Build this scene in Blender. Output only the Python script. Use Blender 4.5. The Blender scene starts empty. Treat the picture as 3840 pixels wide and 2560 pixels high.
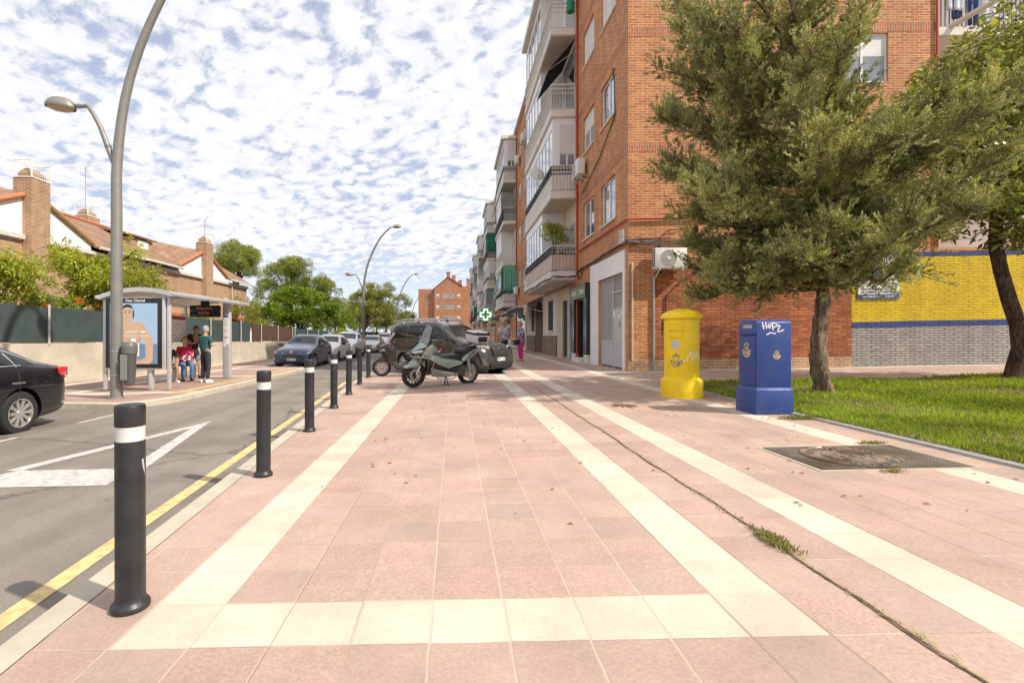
import bpy, bmesh, math, random
import numpy as np
from mathutils import Vector, Matrix, Euler
PI = math.pi
R = math.radians
SC = bpy.context.scene
COL = SC.collection
random.seed(7)
RNG = np.random.default_rng(11)

# ---------------------------------------------------------------- site: the ground falls 2 % from the building to the far kerb
def G(x):
    return 0.02 * max(-40.0, min(40.0, x))
CAMH, F = 1.25, 1130.0
def gp(px, py, h=0.0):
    """ground point (height h above the sloping ground) seen at a given place of the survey photo"""
    y = F * (CAMH - h) / (py - 768.0 - 0.02 * (1043.0 - px))
    return ((px - 1043.0) / F * y, y)

# ---------------------------------------------------------------- mesh builder
class MB:
    def __init__(s):
        s.v = []; s.f = []; s.mi = []; s.cur = 0
    def m(s, i):
        s.cur = i; return s
    def add(s, verts, faces):
        b = len(s.v)
        s.v.extend([tuple(p) for p in verts])
        s.f.extend([tuple(i + b for i in f) for f in faces])
        s.mi.extend([s.cur] * len(faces)); return s
    def box(s, x0, x1, y0, y1, z0, z1, sh=None):
        v = [(x, y, z) for z in (z0, z1) for y in (y0, y1) for x in (x0, x1)]
        if sh: v = [(x, y, z + sh * x) for x, y, z in v]
        return s.add(v, [(0, 2, 3, 1), (4, 5, 7, 6), (0, 1, 5, 4), (2, 6, 7, 3), (0, 4, 6, 2), (1, 3, 7, 5)])
    def obox(s, c, size, rot=(0, 0, 0)):
        M = Euler(rot).to_matrix(); hx, hy, hz = size[0] / 2, size[1] / 2, size[2] / 2
        v = [Vector(c) + M @ Vector((x, y, z)) for z in (-hz, hz) for y in (-hy, hy) for x in (-hx, hx)]
        return s.add(v, [(0, 2, 3, 1), (4, 5, 7, 6), (0, 1, 5, 4), (2, 6, 7, 3), (0, 4, 6, 2), (1, 3, 7, 5)])
    def beam(s, p0, p1, w, t, up=(0, 0, 1)):
        p0, p1 = Vector(p0), Vector(p1); d = (p1 - p0).normalized(); u = Vector(up)
        a = d.cross(u)
        if a.length < 1e-4: a = d.cross(Vector((1, 0, 0)))
        a.normalize(); b = a.cross(d).normalized()
        v = [p + a * (i * w / 2) + b * (j * t / 2) for p in (p0, p1) for j in (-1, 1) for i in (-1, 1)]
        return s.add(v, [(0, 1, 3, 2), (4, 6, 7, 5), (0, 4, 5, 1), (2, 3, 7, 6), (0, 2, 6, 4), (1, 5, 7, 3)])
    def tube(s, path, r, seg=8, cap=True):
        P = [Vector(p) for p in path]; n = len(P)
        rr = r if isinstance(r, (list, tuple)) else [r] * n
        prev = None; b = []; fs = []
        for i in range(n):
            d = (P[min(i + 1, n - 1)] - P[max(i - 1, 0)])
            if d.length < 1e-9: d = Vector((0, 0, 1))
            d.normalize()
            if prev is None:
                a = d.cross(Vector((0, 0, 1)))
                if a.length < 1e-3: a = d.cross(Vector((0, 1, 0)))
            else:
                a = prev - d * prev.dot(d)
                if a.length < 1e-4: a = d.cross(Vector((0, 1, 0)))
            a.normalize(); prev = a; c = d.cross(a)
            for k in range(seg):
                t = 2 * PI * k / seg
                b.append(P[i] + a * (rr[i] * math.cos(t)) + c * (rr[i] * math.sin(t)))
        for i in range(n - 1):
            for k in range(seg):
                k2 = (k + 1) % seg
                fs.append((i * seg + k, i * seg + k2, (i + 1) * seg + k2, (i + 1) * seg + k))
        if cap:
            fs.append(tuple(range(seg - 1, -1, -1))); fs.append(tuple((n - 1) * seg + k for k in range(seg)))
        return s.add(b, fs)
    def lathe(s, prof, c=(0, 0, 0), seg=24, axis='z', cap=True, sx=1, sy=1, a0=0.0, a1=2 * PI):
        full = abs(a1 - a0 - 2 * PI) < 1e-6
        cnt = seg if full else seg + 1
        v = []; fs = []
        for r, z in prof:
            for k in range(cnt):
                t = a0 + (a1 - a0) * k / seg
                x, y = r * math.cos(t) * sx, r * math.sin(t) * sy
                if axis == 'z': p = (c[0] + x, c[1] + y, c[2] + z)
                elif axis == 'x': p = (c[0] + z, c[1] + x, c[2] + y)
                else: p = (c[0] + y, c[1] + z, c[2] + x)
                v.append(p)
        for i in range(len(prof) - 1):
            for k in range(seg):
                k2 = (k + 1) % cnt
                fs.append((i * cnt + k, i * cnt + k2, (i + 1) * cnt + k2, (i + 1) * cnt + k))
        if cap and full:
            if prof[0][0] > 1e-6: fs.append(tuple(range(cnt - 1, -1, -1)))
            if prof[-1][0] > 1e-6: fs.append(tuple((len(prof) - 1) * cnt + k for k in range(cnt)))
        return s.add(v, fs)
    def prism(s, poly, z0, z1, axis='z'):
        """polygon (list of 2-D points) extruded between z0 and z1 along an axis; axis x: (y,z), axis y: (x,z)"""
        def mk(a, b, h):
            return (a, b, h) if axis == 'z' else ((h, a, b) if axis == 'x' else (a, h, b))
        n = len(poly)
        v = [mk(a, b, z0) for a, b in poly] + [mk(a, b, z1) for a, b in poly]
        fs = [tuple(range(n - 1, -1, -1)), tuple(range(n, 2 * n))]
        for i in range(n):
            j = (i + 1) % n
            fs.append((i, j, n + j, n + i))
        return s.add(v, fs)
    def ball(s, c, r, seg=16, rings=10):
        rx, ry, rz = r if isinstance(r, (tuple, list)) else (r, r, r)
        v = [(c[0], c[1], c[2] - rz)]; fs = []
        for i in range(1, rings):
            ph = -PI / 2 + PI * i / rings
            for k in range(seg):
                t = 2 * PI * k / seg
                v.append((c[0] + rx * math.cos(ph) * math.cos(t), c[1] + ry * math.cos(ph) * math.sin(t), c[2] + rz * math.sin(ph)))
        v.append((c[0], c[1], c[2] + rz)); top = len(v) - 1
        for k in range(seg):
            fs.append((0, 1 + (k + 1) % seg, 1 + k))
            fs.append((top, 1 + (rings - 2) * seg + k, 1 + (rings - 2) * seg + (k + 1) % seg))
        for i in range(rings - 2):
            for k in range(seg):
                k2 = (k + 1) % seg
                fs.append((1 + i * seg + k, 1 + i * seg + k2, 1 + (i + 1) * seg + k2, 1 + (i + 1) * seg + k))
        return s.add(v, fs)
    def hull(s, pts, bevel=0.0, seg=2):
        bm = bmesh.new()
        for p in pts: bm.verts.new(p)
        r = bmesh.ops.convex_hull(bm, input=bm.verts)
        bmesh.ops.delete(bm, geom=[g for g in r['geom_interior'] if isinstance(g, bmesh.types.BMVert)], context='VERTS')
        bmesh.ops.dissolve_limit(bm, angle_limit=R(4), verts=bm.verts, edges=bm.edges)
        if bevel: bmesh.ops.bevel(bm, geom=list(bm.edges), offset=bevel, segments=seg, affect='EDGES', profile=0.5, clamp_overlap=True)
        bm.verts.index_update()
        s.add([v.co[:] for v in bm.verts], [[v.index for v in f.verts] for f in bm.faces])
        bm.free(); return s
    def rbox(s, x0, x1, y0, y1, z0, z1, bev=0.02, seg=2):
        return s.hull([(x, y, z) for x in (x0, x1) for y in (y0, y1) for z in (z0, z1)], bev, seg)
    def grid(s, fn, nu, nv):
        b = [fn(i / nu, j / nv) for i in range(nu + 1) for j in range(nv + 1)]
        return s.add(b, [(i * (nv + 1) + j, (i + 1) * (nv + 1) + j, (i + 1) * (nv + 1) + j + 1, i * (nv + 1) + j + 1) for i in range(nu) for j in range(nv)])
    def xf(s, M, start=0):
        s.v[start:] = [tuple(M @ Vector(p)) for p in s.v[start:]]; return s
    def text(s, txt, size, M, extrude=0.0, align='CENTER', bold=0.0, spacing=1.0):
        cu = bpy.data.curves.new('lettering', 'FONT'); cu.body = txt; cu.size = size
        cu.align_x = align; cu.align_y = 'CENTER'; cu.extrude = extrude; cu.offset = bold; cu.space_character = spacing
        cu.resolution_u = 3
        ob = bpy.data.objects.new('lettering_tmp', cu); COL.objects.link(ob)
        dg = bpy.context.evaluated_depsgraph_get()
        me = ob.evaluated_get(dg).to_mesh()
        vs = [M @ v.co for v in me.vertices]; fs = [tuple(p.vertices) for p in me.polygons]
        ob.evaluated_get(dg).to_mesh_clear()
        bpy.data.objects.remove(ob); bpy.data.curves.remove(cu)
        return s.add(vs, fs)
    def build(s, name, mats, parent=None, smooth=35, fix=False):
        me = bpy.data.meshes.new(name)
        me.from_pydata(s.v, [], s.f)
        if not isinstance(mats, (list, tuple)): mats = [mats]
        for m in mats: me.materials.append(m)
        if len(mats) > 1: me.polygons.foreach_set('material_index', s.mi)
        if fix:
            bm = bmesh.new(); bm.from_mesh(me)
            bmesh.ops.recalc_face_normals(bm, faces=bm.faces); bm.to_mesh(me); bm.free()
        if smooth:
            me.polygons.foreach_set('use_smooth', [True] * len(me.polygons))
            me.set_sharp_from_angle(angle=R(smooth))
        me.update()
        o = bpy.data.objects.new(name, me); COL.objects.link(o)
        if parent: o.parent = parent
        return o

def np_mesh(name, V, faces_n, mat, parent=None, smooth=False):
    """V (n,3); every face has faces_n consecutive vertices"""
    me = bpy.data.meshes.new(name); n = len(V); k = n // faces_n
    me.vertices.add(n); me.vertices.foreach_set('co', np.ascontiguousarray(V, dtype=np.float32).ravel())
    me.loops.add(n); me.loops.foreach_set('vertex_index', np.arange(n, dtype=np.int32))
    me.polygons.add(k); me.polygons.foreach_set('loop_start', np.arange(0, n, faces_n, dtype=np.int32))
    me.polygons.foreach_set('loop_total', np.full(k, faces_n, dtype=np.int32))
    if smooth: me.polygons.foreach_set('use_smooth', [True] * k)
    me.materials.append(mat); me.update(calc_edges=True); me.validate()
    o = bpy.data.objects.new(name, me); COL.objects.link(o)
    if parent: o.parent = parent
    return o

def thing(name, label, cat, loc=(0, 0, 0), rz=0.0, group=None, rx=0.0, ry=0.0):
    o = bpy.data.objects.new(name, None); o.empty_display_size = 0.2; COL.objects.link(o)
    o.location = loc; o.rotation_euler = (rx, ry, rz); tag(o, label, cat, group); return o
def tag(o, label=None, cat=None, group=None, kind=None):
    if label: o['label'] = label
    if cat: o['category'] = cat
    if group: o['group'] = group
    if kind: o['kind'] = kind
    return o
def copy_tree(o, parent=None):
    c = o.copy(); COL.objects.link(c); c.parent = parent
    for ch in list(o.children):
        copy_tree(ch, c)
    return c
def dup(o, loc, rz, label, group=None):
    c = copy_tree(o); c.location = loc; c.rotation_euler = (0, 0, rz); tag(c, label, None, group); return c

# ---------------------------------------------------------------- node builder
class NB:
    def __init__(s, name, tree=None):
        if tree is None:
            s.mat = bpy.data.materials.new(name); s.mat.use_nodes = True; s.t = s.mat.node_tree
            s.b = s.t.nodes['Principled BSDF']; s.out = s.t.nodes['Material Output']
        else: s.t = tree
        s._tc = None
    def put(s, sock, val):
        if val is None: return
        if isinstance(val, bpy.types.NodeSocket): s.t.links.new(val, sock)
        else:
            if sock.type == 'RGBA' and isinstance(val, (tuple, list)) and len(val) == 3: val = (*val, 1)
            sock.default_value = val
    def node(s, typ, **kw):
        n = s.t.nodes.new(typ)
        for k, v in kw.items(): setattr(n, k, v)
        return n
    def obj(s):
        if s._tc is None: s._tc = s.node('ShaderNodeTexCoord')
        return s._tc.outputs['Object']
    def math(s, op, a, b=None, c=None, clamp=False):
        n = s.node('ShaderNodeMath', operation=op, use_clamp=clamp)
        s.put(n.inputs[0], a); s.put(n.inputs[1], b)
        if c is not None: s.put(n.inputs[2], c)
        return n.outputs[0]
    def vmath(s, op, a, b=None, sc=None):
        n = s.node('ShaderNodeVectorMath', operation=op)
        s.put(n.inputs[0], a); s.put(n.inputs[1], b)
        if sc is not None: s.put(n.inputs['Scale'], sc)
        return n.outputs[0]
    def sep(s, v):
        n = s.node('ShaderNodeSeparateXYZ'); s.put(n.inputs[0], v); return n.outputs
    def comb(s, x=0.0, y=0.0, z=0.0):
        n = s.node('ShaderNodeCombineXYZ'); s.put(n.inputs[0], x); s.put(n.inputs[1], y); s.put(n.inputs[2], z); return n.outputs[0]
    def noise(s, vec, scale, detail=3.0, rough=0.55, dist=0.0):
        n = s.node('ShaderNodeTexNoise'); s.put(n.inputs['Vector'], vec); s.put(n.inputs['Scale'], scale)
        n.inputs['Detail'].default_value = detail; n.inputs['Roughness'].default_value = rough; n.inputs['Distortion'].default_value = dist
        return n.outputs['Fac']
    def vor(s, vec, scale, feature='F1', out='Distance', rand=1.0):
        n = s.node('ShaderNodeTexVoronoi', feature=feature); s.put(n.inputs['Vector'], vec); s.put(n.inputs['Scale'], scale)
        n.inputs['Randomness'].default_value = rand
        return n.outputs[out]
    def white(s, vec):
        n = s.node('ShaderNodeTexWhiteNoise', noise_dimensions='3D'); s.put(n.inputs['Vector'], vec); return n.outputs['Value']
    def ramp(s, fac, stops, interp='LINEAR'):
        n = s.node('ShaderNodeValToRGB'); n.color_ramp.interpolation = interp; e = n.color_ramp.elements
        while len(e) < len(stops): e.new(0.5)
        for i, (p, c) in enumerate(stops):
            e[i].position = p; c = (c, c, c) if isinstance(c, (int, float)) else c
            e[i].color = (*c[:3], 1)
        s.put(n.inputs[0], fac); return n.outputs[0]
    def mix(s, fac, a, b, blend='MIX'):
        n = s.node('ShaderNodeMix', data_type='RGBA', blend_type=blend)
        s.put(n.inputs[0], fac); s.put(n.inputs[6], a); s.put(n.inputs[7], b); return n.outputs[2]
    def maprange(s, v, a, b, c=0.0, d=1.0, smooth=False):
        n = s.node('ShaderNodeMapRange', interpolation_type='SMOOTHSTEP' if smooth else 'LINEAR')
        s.put(n.inputs[0], v); n.inputs[1].default_value = a; n.inputs[2].default_value = b
        n.inputs[3].default_value = c; n.inputs[4].default_value = d; return n.outputs[0]
    def bump(s, h, strength=0.5, dist=0.01, normal=None):
        n = s.node('ShaderNodeBump'); s.put(n.inputs['Height'], h); n.inputs['Strength'].default_value = strength
        n.inputs['Distance'].default_value = dist
        if normal is not None: s.put(n.inputs['Normal'], normal)
        return n.outputs[0]
    def mul(s, col, val):
        """multiply a colour by a scalar factor"""
        return s.vmath('SCALE', col, None, val)
    def set(s, **kw):
        names = dict(color='Base Color', rough='Roughness', metal='Metallic', normal='Normal', emit='Emission Color', estr='Emission Strength',
                     alpha='Alpha', trans='Transmission Weight', ior='IOR', coat='Coat Weight', croug='Coat Roughness', spec='Specular IOR Level', sheen='Sheen Weight', sub='Subsurface Weight')
        for k, v in kw.items(): s.put(s.b.inputs[names[k]], v)
        return s.mat
# ================================================================ materials
M = {}
def P(name, col, rough=0.6, metal=0.0, var=0.08, scale=6.0, bump=0.0, bscale=60.0, coat=0.0, spec=0.5, **kw):
    """plain surface with slight soiling so that nothing is perfectly uniform"""
    n = NB(name); o = n.obj()
    f = n.noise(o, scale, 4, 0.6)
    k = n.maprange(f, 0.25, 0.75, 1 - var, 1 + var)
    args = dict(color=n.mul((*col, ) if not hasattr(col, 'type') else col, k), metal=metal, coat=coat, spec=spec,
                rough=n.maprange(n.noise(o, scale * 2.3, 3), 0.3, 0.7, max(0.02, rough - 0.07), min(1, rough + 0.07)))
    if bump: args['normal'] = n.bump(n.noise(o, bscale, 3), bump, 0.01)
    args.update(kw); n.set(**args); M[name] = n.mat; return n.mat

P('asphalt_mat', (0.115, 0.105, 0.098), 0.9)
n = NB('asphalt'); o = n.obj()
big = n.noise(o, 0.22, 4, 0.6); mid = n.noise(o, 2.0, 5, 0.65); grain = n.noise(o, 130, 2, 0.7); agg = n.vor(o, 95)
col = n.ramp(n.math('ADD', n.math('MULTIPLY', big, 0.55), n.math('MULTIPLY', mid, 0.45)), [(0.3, (0.175, 0.152, 0.130)), (0.5, (0.23, 0.202, 0.174)), (0.7, (0.285, 0.252, 0.218))])
col = n.mul(col, n.maprange(grain, 0.25, 0.75, 0.72, 1.28))
crack = n.maprange(n.vor(n.vmath('ADD', o, n.comb(n.math('MULTIPLY', mid, 0.8), n.math('MULTIPLY', big, 1.1), 0)), 0.23, 'DISTANCE_TO_EDGE'), 0.0, 0.008, 0.55, 1.0)
sp = n.maprange(n.vor(n.vmath('MULTIPLY', o, (1.6, 0.7, 1)), 1.9), 0.03, 0.06, 0.5, 1.0); col = n.mul(col, n.maprange(n.noise(n.vmath('MULTIPLY', o, (1.5, 0.05, 1)), 1.0, 3), 0.35, 0.65, 0.86, 1.08)); col = n.mul(col, n.maprange(n.noise(o, 0.55, 2), 0.56, 0.60, 1.0, 0.88))
col = n.mul(n.mul(col, crack), n.maprange(n.math('MULTIPLY', sp, 1.0), 0, 1, 0.4, 1))
n.set(color=col, rough=0.88, spec=0.3, normal=n.bump(n.math('ADD', grain, agg), 0.5, 0.006)); M['asphalt'] = n.mat

def tile_mat(name, T, x0, y0, xs, rows, pink=(0.46, 0.302, 0.238), cream=(0.60, 0.522, 0.425), dark_x=1.2):
    n = NB(name); o = n.obj(); x, y, z = n.sep(o)
    wob = n.math('MULTIPLY', n.math('SUBTRACT', n.noise(o, 7.0, 2), 0.5), 0.012)
    gx = n.math('DIVIDE', n.math('SUBTRACT', n.math('ADD', x, wob), x0), T); gy = n.math('DIVIDE', n.math('SUBTRACT', n.math('ADD', y, wob), y0), T)
    ix, iy = n.math('FLOOR', gx), n.math('FLOOR', gy)
    ex = n.math('ABSOLUTE', n.math('SUBTRACT', n.math('FRACT', gx), 0.5)); ey = n.math('ABSOLUTE', n.math('SUBTRACT', n.math('FRACT', gy), 0.5))
    stripe = None
    for a, b, ys in xs:
        m = n.math('MULTIPLY', n.math('MULTIPLY', n.math('GREATER_THAN', x, a), n.math('LESS_THAN', x, b)), n.math('GREATER_THAN', y, ys))
        stripe = m if stripe is None else n.math('MAXIMUM', stripe, m)
    for a, b, (xa, xb), _ in rows:
        m = n.math('MULTIPLY', n.math('MULTIPLY', n.math('GREATER_THAN', y, a), n.math('LESS_THAN', y, b)), n.math('MULTIPLY', n.math('GREATER_THAN', x, xa), n.math('LESS_THAN', x, xb)))
        stripe = m if stripe is None else n.math('MAXIMUM', stripe, m)
    rnd = n.white(n.comb(ix, iy, 0.0)); rnd2 = n.white(n.comb(iy, ix, 3.0))
    mott = n.noise(o, 62, 3, 0.6, 0.6); fine = n.noise(o, 260, 2, 0.6); big = n.noise(o, 0.9, 4, 0.6); stain = n.noise(o, 3.2, 5, 0.7)
    pk = n.mix(n.maprange(mott, 0.39, 0.62), n.mul(pink, 0.89), n.mul((pink[0] * 1.08, pink[1] * 1.17, pink[2] * 1.19), 1.0))
    pk = n.mix(n.math('MULTIPLY', rnd2, 0.5), pk, (0.41, 0.32, 0.28))
    cr = n.mix(n.maprange(mott, 0.3, 0.48), n.mul(cream, 0.86), cream)
    base = n.mix(stripe, pk, cr)
    base = n.mul(base, n.maprange(rnd, 0, 1, 0.92, 1.06)); dirt = n.noise(n.vmath('MULTIPLY', o, (1.0, 0.6, 1.0)), 1.7, 6, 0.75); base = n.mix(n.maprange(dirt, 0.56, 0.72, 0.0, 0.35), base, (0.30, 0.235, 0.20))
    base = n.mul(base, n.maprange(big, 0.3, 0.7, 0.88, 1.1)); base = n.mul(base, n.maprange(stain, 0.3, 0.62, 0.9, 1.03))
    jw = 0.5 - 0.0058 / T; jw2 = 0.5 - 0.0038 / T
    jx = n.maprange(ex, jw - 0.004, jw + 0.004); jy = n.maprange(ey, jw2 - 0.004, jw2 + 0.004)
    tone = n.white(n.comb(ix, 7.0, 2.0)); tone2 = n.white(n.comb(iy, ix, 9.0))
    dk = n.math('GREATER_THAN', x, dark_x)
    jcx = n.mix(n.math('MAXIMUM', dk, n.math('GREATER_THAN', tone, 0.93)), (0.50, 0.405, 0.32), (0.28, 0.215, 0.165))
    jcy = n.mix(n.math('GREATER_THAN', tone2, 0.35), (0.33, 0.25, 0.20), (0.58, 0.49, 0.40))
    base = n.mix(n.math('MULTIPLY', jy, n.math('MULTIPLY', n.maprange(stain, 0.3, 0.6), 0.85)), base, jcy)
    base = n.mix(n.math('MULTIPLY', jx, n.maprange(n.noise(o, 2.3, 3), 0.35, 0.6, 0.35, 0.85)), base, jcx)
    gum = n.maprange(n.vor(n.vmath('ADD', o, n.comb(n.math('MULTIPLY', mott, 0.03), n.math('MULTIPLY', stain, 0.03), 0)), 1.7), 0.022, 0.034, 0.0, 1.0)
    dots = n.maprange(n.vor(n.vmath('ADD', o, n.comb(n.math('MULTIPLY', mott, 0.01), 0, 0)), 4.2), 0.02, 0.032, 0.0, 1.0)
    base = n.mul(base, n.maprange(gum, 0, 1, 0.45, 1)); base = n.mul(base, n.maprange(dots, 0, 1, 0.62, 1))
    h = n.math('SUBTRACT', n.math('MULTIPLY', mott, 0.35), n.math('MAXIMUM', jx, jy)); h = n.math('ADD', h, n.math('MULTIPLY', fine, 0.2))
    n.set(color=base, rough=n.maprange(stain, 0.3, 0.7, 0.72, 0.9), spec=0.35, normal=n.bump(h, 0.45, 0.004)); M[name] = n.mat
T = 0.3266
tile_mat('paving', T, -0.099, 1.998, [(-1.405, -1.079, 1.998), (1.207, 1.534, 1.998), (2.187, 2.514, -9), (4.14, 4.46, -9)], [(1.998, 2.3246, (-1.405, 1.534), False), (13.6, 13.93, (-1.405, 5.3), False), (14.86, 15.3, (4.8, 40), False), (26.0, 26.33, (1.7, 5.3), False)])
tile_mat('paving_far', 0.4, -6.4, 10.4, [(-11.6, -11.2, -9), (-9.6, -9.2, -9)], [(11.6, 12.0, (-12, -6.2), False), (16.4, 16.8, (-12, -6.2), False), (20.0, 20.4, (-12, -6.2), False)], pink=(0.37, 0.225, 0.19), dark_x=50)

def brick_mat(name, c1, c2, mortar, bw=0.3, bh=0.079, ms=0.011, bump=0.7, rough=0.8, soot=0.25, vert=False, relief=0.35):
    n = NB(name); g = n.node('ShaderNodeNewGeometry'); nx, ny, nz = n.sep(g.outputs['Normal'])
    x, y, z = n.sep(n.obj())
    sel = n.math('GREATER_THAN', n.math('ABSOLUTE', nx), n.math('ABSOLUTE', ny))
    u = n.math('ADD', n.math('MULTIPLY', y, sel), n.math('MULTIPLY', x, n.math('SUBTRACT', 1.0, sel)))
    vec = n.comb(z, u, 0.0) if vert else n.comb(u, z, 0.0)
    wob = n.noise(n.obj(), 9.0, 2); vec = n.vmath('ADD', vec, n.comb(0.0, n.math('MULTIPLY', n.math('SUBTRACT', wob, 0.5), 0.008), 0.0))
    bt = n.node('ShaderNodeTexBrick'); n.put(bt.inputs['Vector'], vec)
    bt.inputs['Scale'].default_value = 1.0; bt.inputs['Brick Width'].default_value = bw; bt.inputs['Row Height'].default_value = bh
    bt.inputs['Mortar Size'].default_value = ms; bt.inputs['Mortar Smooth'].default_value = 0.25; bt.inputs['Bias'].default_value = 0.0
    for k, c in (('Color1', c1), ('Color2', c2), ('Mortar', mortar)): bt.inputs[k].default_value = (*c, 1)
    big = n.noise(n.obj(), 0.35, 4, 0.6); mid = n.noise(n.obj(), 3.0, 4, 0.6); fine = n.noise(n.obj(), 45, 3, 0.6)
    col = n.mul(bt.outputs['Color'], n.maprange(big, 0.3, 0.7, 1 - soot * 0.5, 1 + soot * 0.4))
    col = n.mul(col, n.maprange(n.noise(n.vmath('MULTIPLY', n.obj(), (1.6, 1.6, 0.16)), 1.0, 4, 0.65), 0.32, 0.68, 0.84, 1.08))
    col = n.mul(col, n.maprange(mid, 0.3, 0.7, 0.86, 1.12)); col = n.mul(col, n.maprange(fine, 0.3, 0.7, 0.86, 1.12))
    b2_ = n.node('ShaderNodeTexBrick'); n.put(b2_.inputs['Vector'], n.vmath('ADD', vec, n.comb(bw * 6, bh * 4, 0.0)))
    for k_ in ('Scale', 'Brick Width', 'Row Height', 'Mortar Size', 'Mortar Smooth', 'Bias'): b2_.inputs[k_].default_value = bt.inputs[k_].default_value
    b2_.inputs['Color1'].default_value = (0, 0, 0, 1); b2_.inputs['Color2'].default_value = (1, 1, 1, 1); b2_.inputs['Mortar'].default_value = (0.3, 0.3, 0.3, 1)
    rough_ = n.noise(n.vmath('MULTIPLY', n.obj(), (7.0, 7.0, 13.0)), 1.0, 3, 0.6)
    h = n.math('ADD', n.math('MULTIPLY', bt.outputs['Fac'], -1.0), n.math('MULTIPLY', fine, 0.35))
    h = n.math('ADD', h, n.math('ADD', n.math('MULTIPLY', b2_.outputs['Color'], relief), n.math('MULTIPLY', rough_, relief)))
    n.set(color=col, rough=rough, spec=0.3, normal=n.bump(h, bump, 0.012)); M[name] = n.mat; return n.mat
brick_mat('brick_orange', (0.60, 0.235, 0.068), (0.43, 0.115, 0.04), (0.62, 0.48, 0.32))
brick_mat('brick_low', (0.56, 0.19, 0.062), (0.33, 0.09, 0.035), (0.17, 0.095, 0.06), ms=0.013, bump=1.0, soot=0.4, relief=1.3)
brick_mat('brick_soldier', (0.50, 0.17, 0.065), (0.42, 0.125, 0.05), (0.50, 0.38, 0.28), bw=0.28, vert=True)
brick_mat('brick_house', (0.46, 0.265, 0.14), (0.35, 0.185, 0.10), (0.56, 0.45, 0.33), bw=0.28, bh=0.085, ms=0.014)
brick_mat('brick_far', (0.46, 0.215, 0.115), (0.40, 0.18, 0.095), (0.45, 0.27, 0.17), bw=0.5, bh=0.16, ms=0.01)
brick_mat('paint_yellow', (0.72, 0.52, 0.018), (0.66, 0.46, 0.015), (0.46, 0.31, 0.010), ms=0.011, bump=1.0, soot=0.1, rough=0.55, relief=1.5)
brick_mat('paint_blue', (0.055, 0.085, 0.26), (0.04, 0.065, 0.21), (0.02, 0.03, 0.10), bump=1.0, soot=0.2, rough=0.55, relief=1.5)
brick_mat('paint_grey', (0.40, 0.38, 0.35), (0.34, 0.32, 0.295), (0.15, 0.135, 0.12), ms=0.013, bump=1.0, soot=0.3, rough=0.7, relief=1.5)

P('kerb', (0.47, 0.42, 0.335), 0.85, var=0.18, scale=4, bump=0.4, bscale=90)
P('kerb_grey', (0.30, 0.285, 0.26), 0.85, var=0.25, scale=5, bump=0.4, bscale=90)
P('paint_white', (0.50, 0.475, 0.44), 0.8, var=0.38, scale=14)
P('paint_road_yellow', (0.60, 0.455, 0.205), 0.8, var=0.38, scale=14)
P('soil', (0.13, 0.085, 0.05), 0.95, var=0.3, scale=12, bump=0.8, bscale=40)
P('concrete', (0.50, 0.45, 0.36), 0.88, var=0.18, scale=1.3, bump=0.3, bscale=40)
P('white_wall', (0.78, 0.76, 0.73), 0.8, var=0.06, scale=1.0)
P('cream_panel', (0.66, 0.56, 0.42), 0.6, var=0.08, scale=1.5)
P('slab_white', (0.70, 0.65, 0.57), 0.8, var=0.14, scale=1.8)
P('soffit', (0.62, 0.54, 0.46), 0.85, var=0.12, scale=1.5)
P('window_white', (0.78, 0.77, 0.75), 0.4, var=0.04)
P('shutter_white', (0.72, 0.70, 0.66), 0.5, var=0.05)
P('iron_black', (0.022, 0.022, 0.025), 0.45, var=0.3)
P('iron_light', (0.62, 0.59, 0.53), 0.45, var=0.08)
P('gas_pipe', (0.42, 0.075, 0.03), 0.5, var=0.12)
P('cable', (0.022, 0.02, 0.02), 0.6, var=0.3)
P('cable_light', (0.55, 0.50, 0.42), 0.6)
P('galvanised', (0.42, 0.43, 0.42), 0.45, 0.6, var=0.12)
P('pipe_blue', (0.36, 0.47, 0.48), 0.55, var=0.12)
P('awning_green', (0.018, 0.20, 0.115), 0.85, var=0.12, scale=3)
P('awning_pale', (0.16, 0.40, 0.28), 0.85, var=0.15, scale=3)
P('awning_black', (0.012, 0.011, 0.011), 0.9, var=0.2)
P('awning_red', (0.42, 0.05, 0.05), 0.85)
P('stone_beige', (0.50, 0.405, 0.29), 0.6, var=0.14, scale=4)
P('stucco', (0.60, 0.55, 0.48), 0.9, var=0.1, scale=3, bump=0.6, bscale=30)
P('door_brown', (0.07, 0.022, 0.012), 0.6)
P('dark_void', (0.012, 0.011, 0.010), 0.7)
P('gate_grey', (0.47, 0.48, 0.485), 0.5, var=0.07)
P('gate_dull', (0.33, 0.30, 0.275), 0.6, var=0.15, scale=4)
P('rust', (0.20, 0.09, 0.035), 0.9, var=0.3)
P('ac_white', (0.70, 0.69, 0.65), 0.45, var=0.05)
P('grille_dark', (0.05, 0.05, 0.05), 0.5)
P('ac_fan', (0.20, 0.185, 0.16), 0.5)
P('sign_white', (0.76, 0.74, 0.71), 0.45, var=0.04)
P('sign_blue', (0.04, 0.09, 0.32), 0.45)
P('ink_dark', (0.03, 0.03, 0.035), 0.5)
P('ink_white', (0.85, 0.85, 0.83), 0.5, var=0.02)
P('ink_red', (0.45, 0.02, 0.03), 0.5)
P('sign_green', (0.075, 0.12, 0.035), 0.35, var=0.35, scale=8)
P('gold', (0.62, 0.36, 0.02), 0.4)
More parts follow.
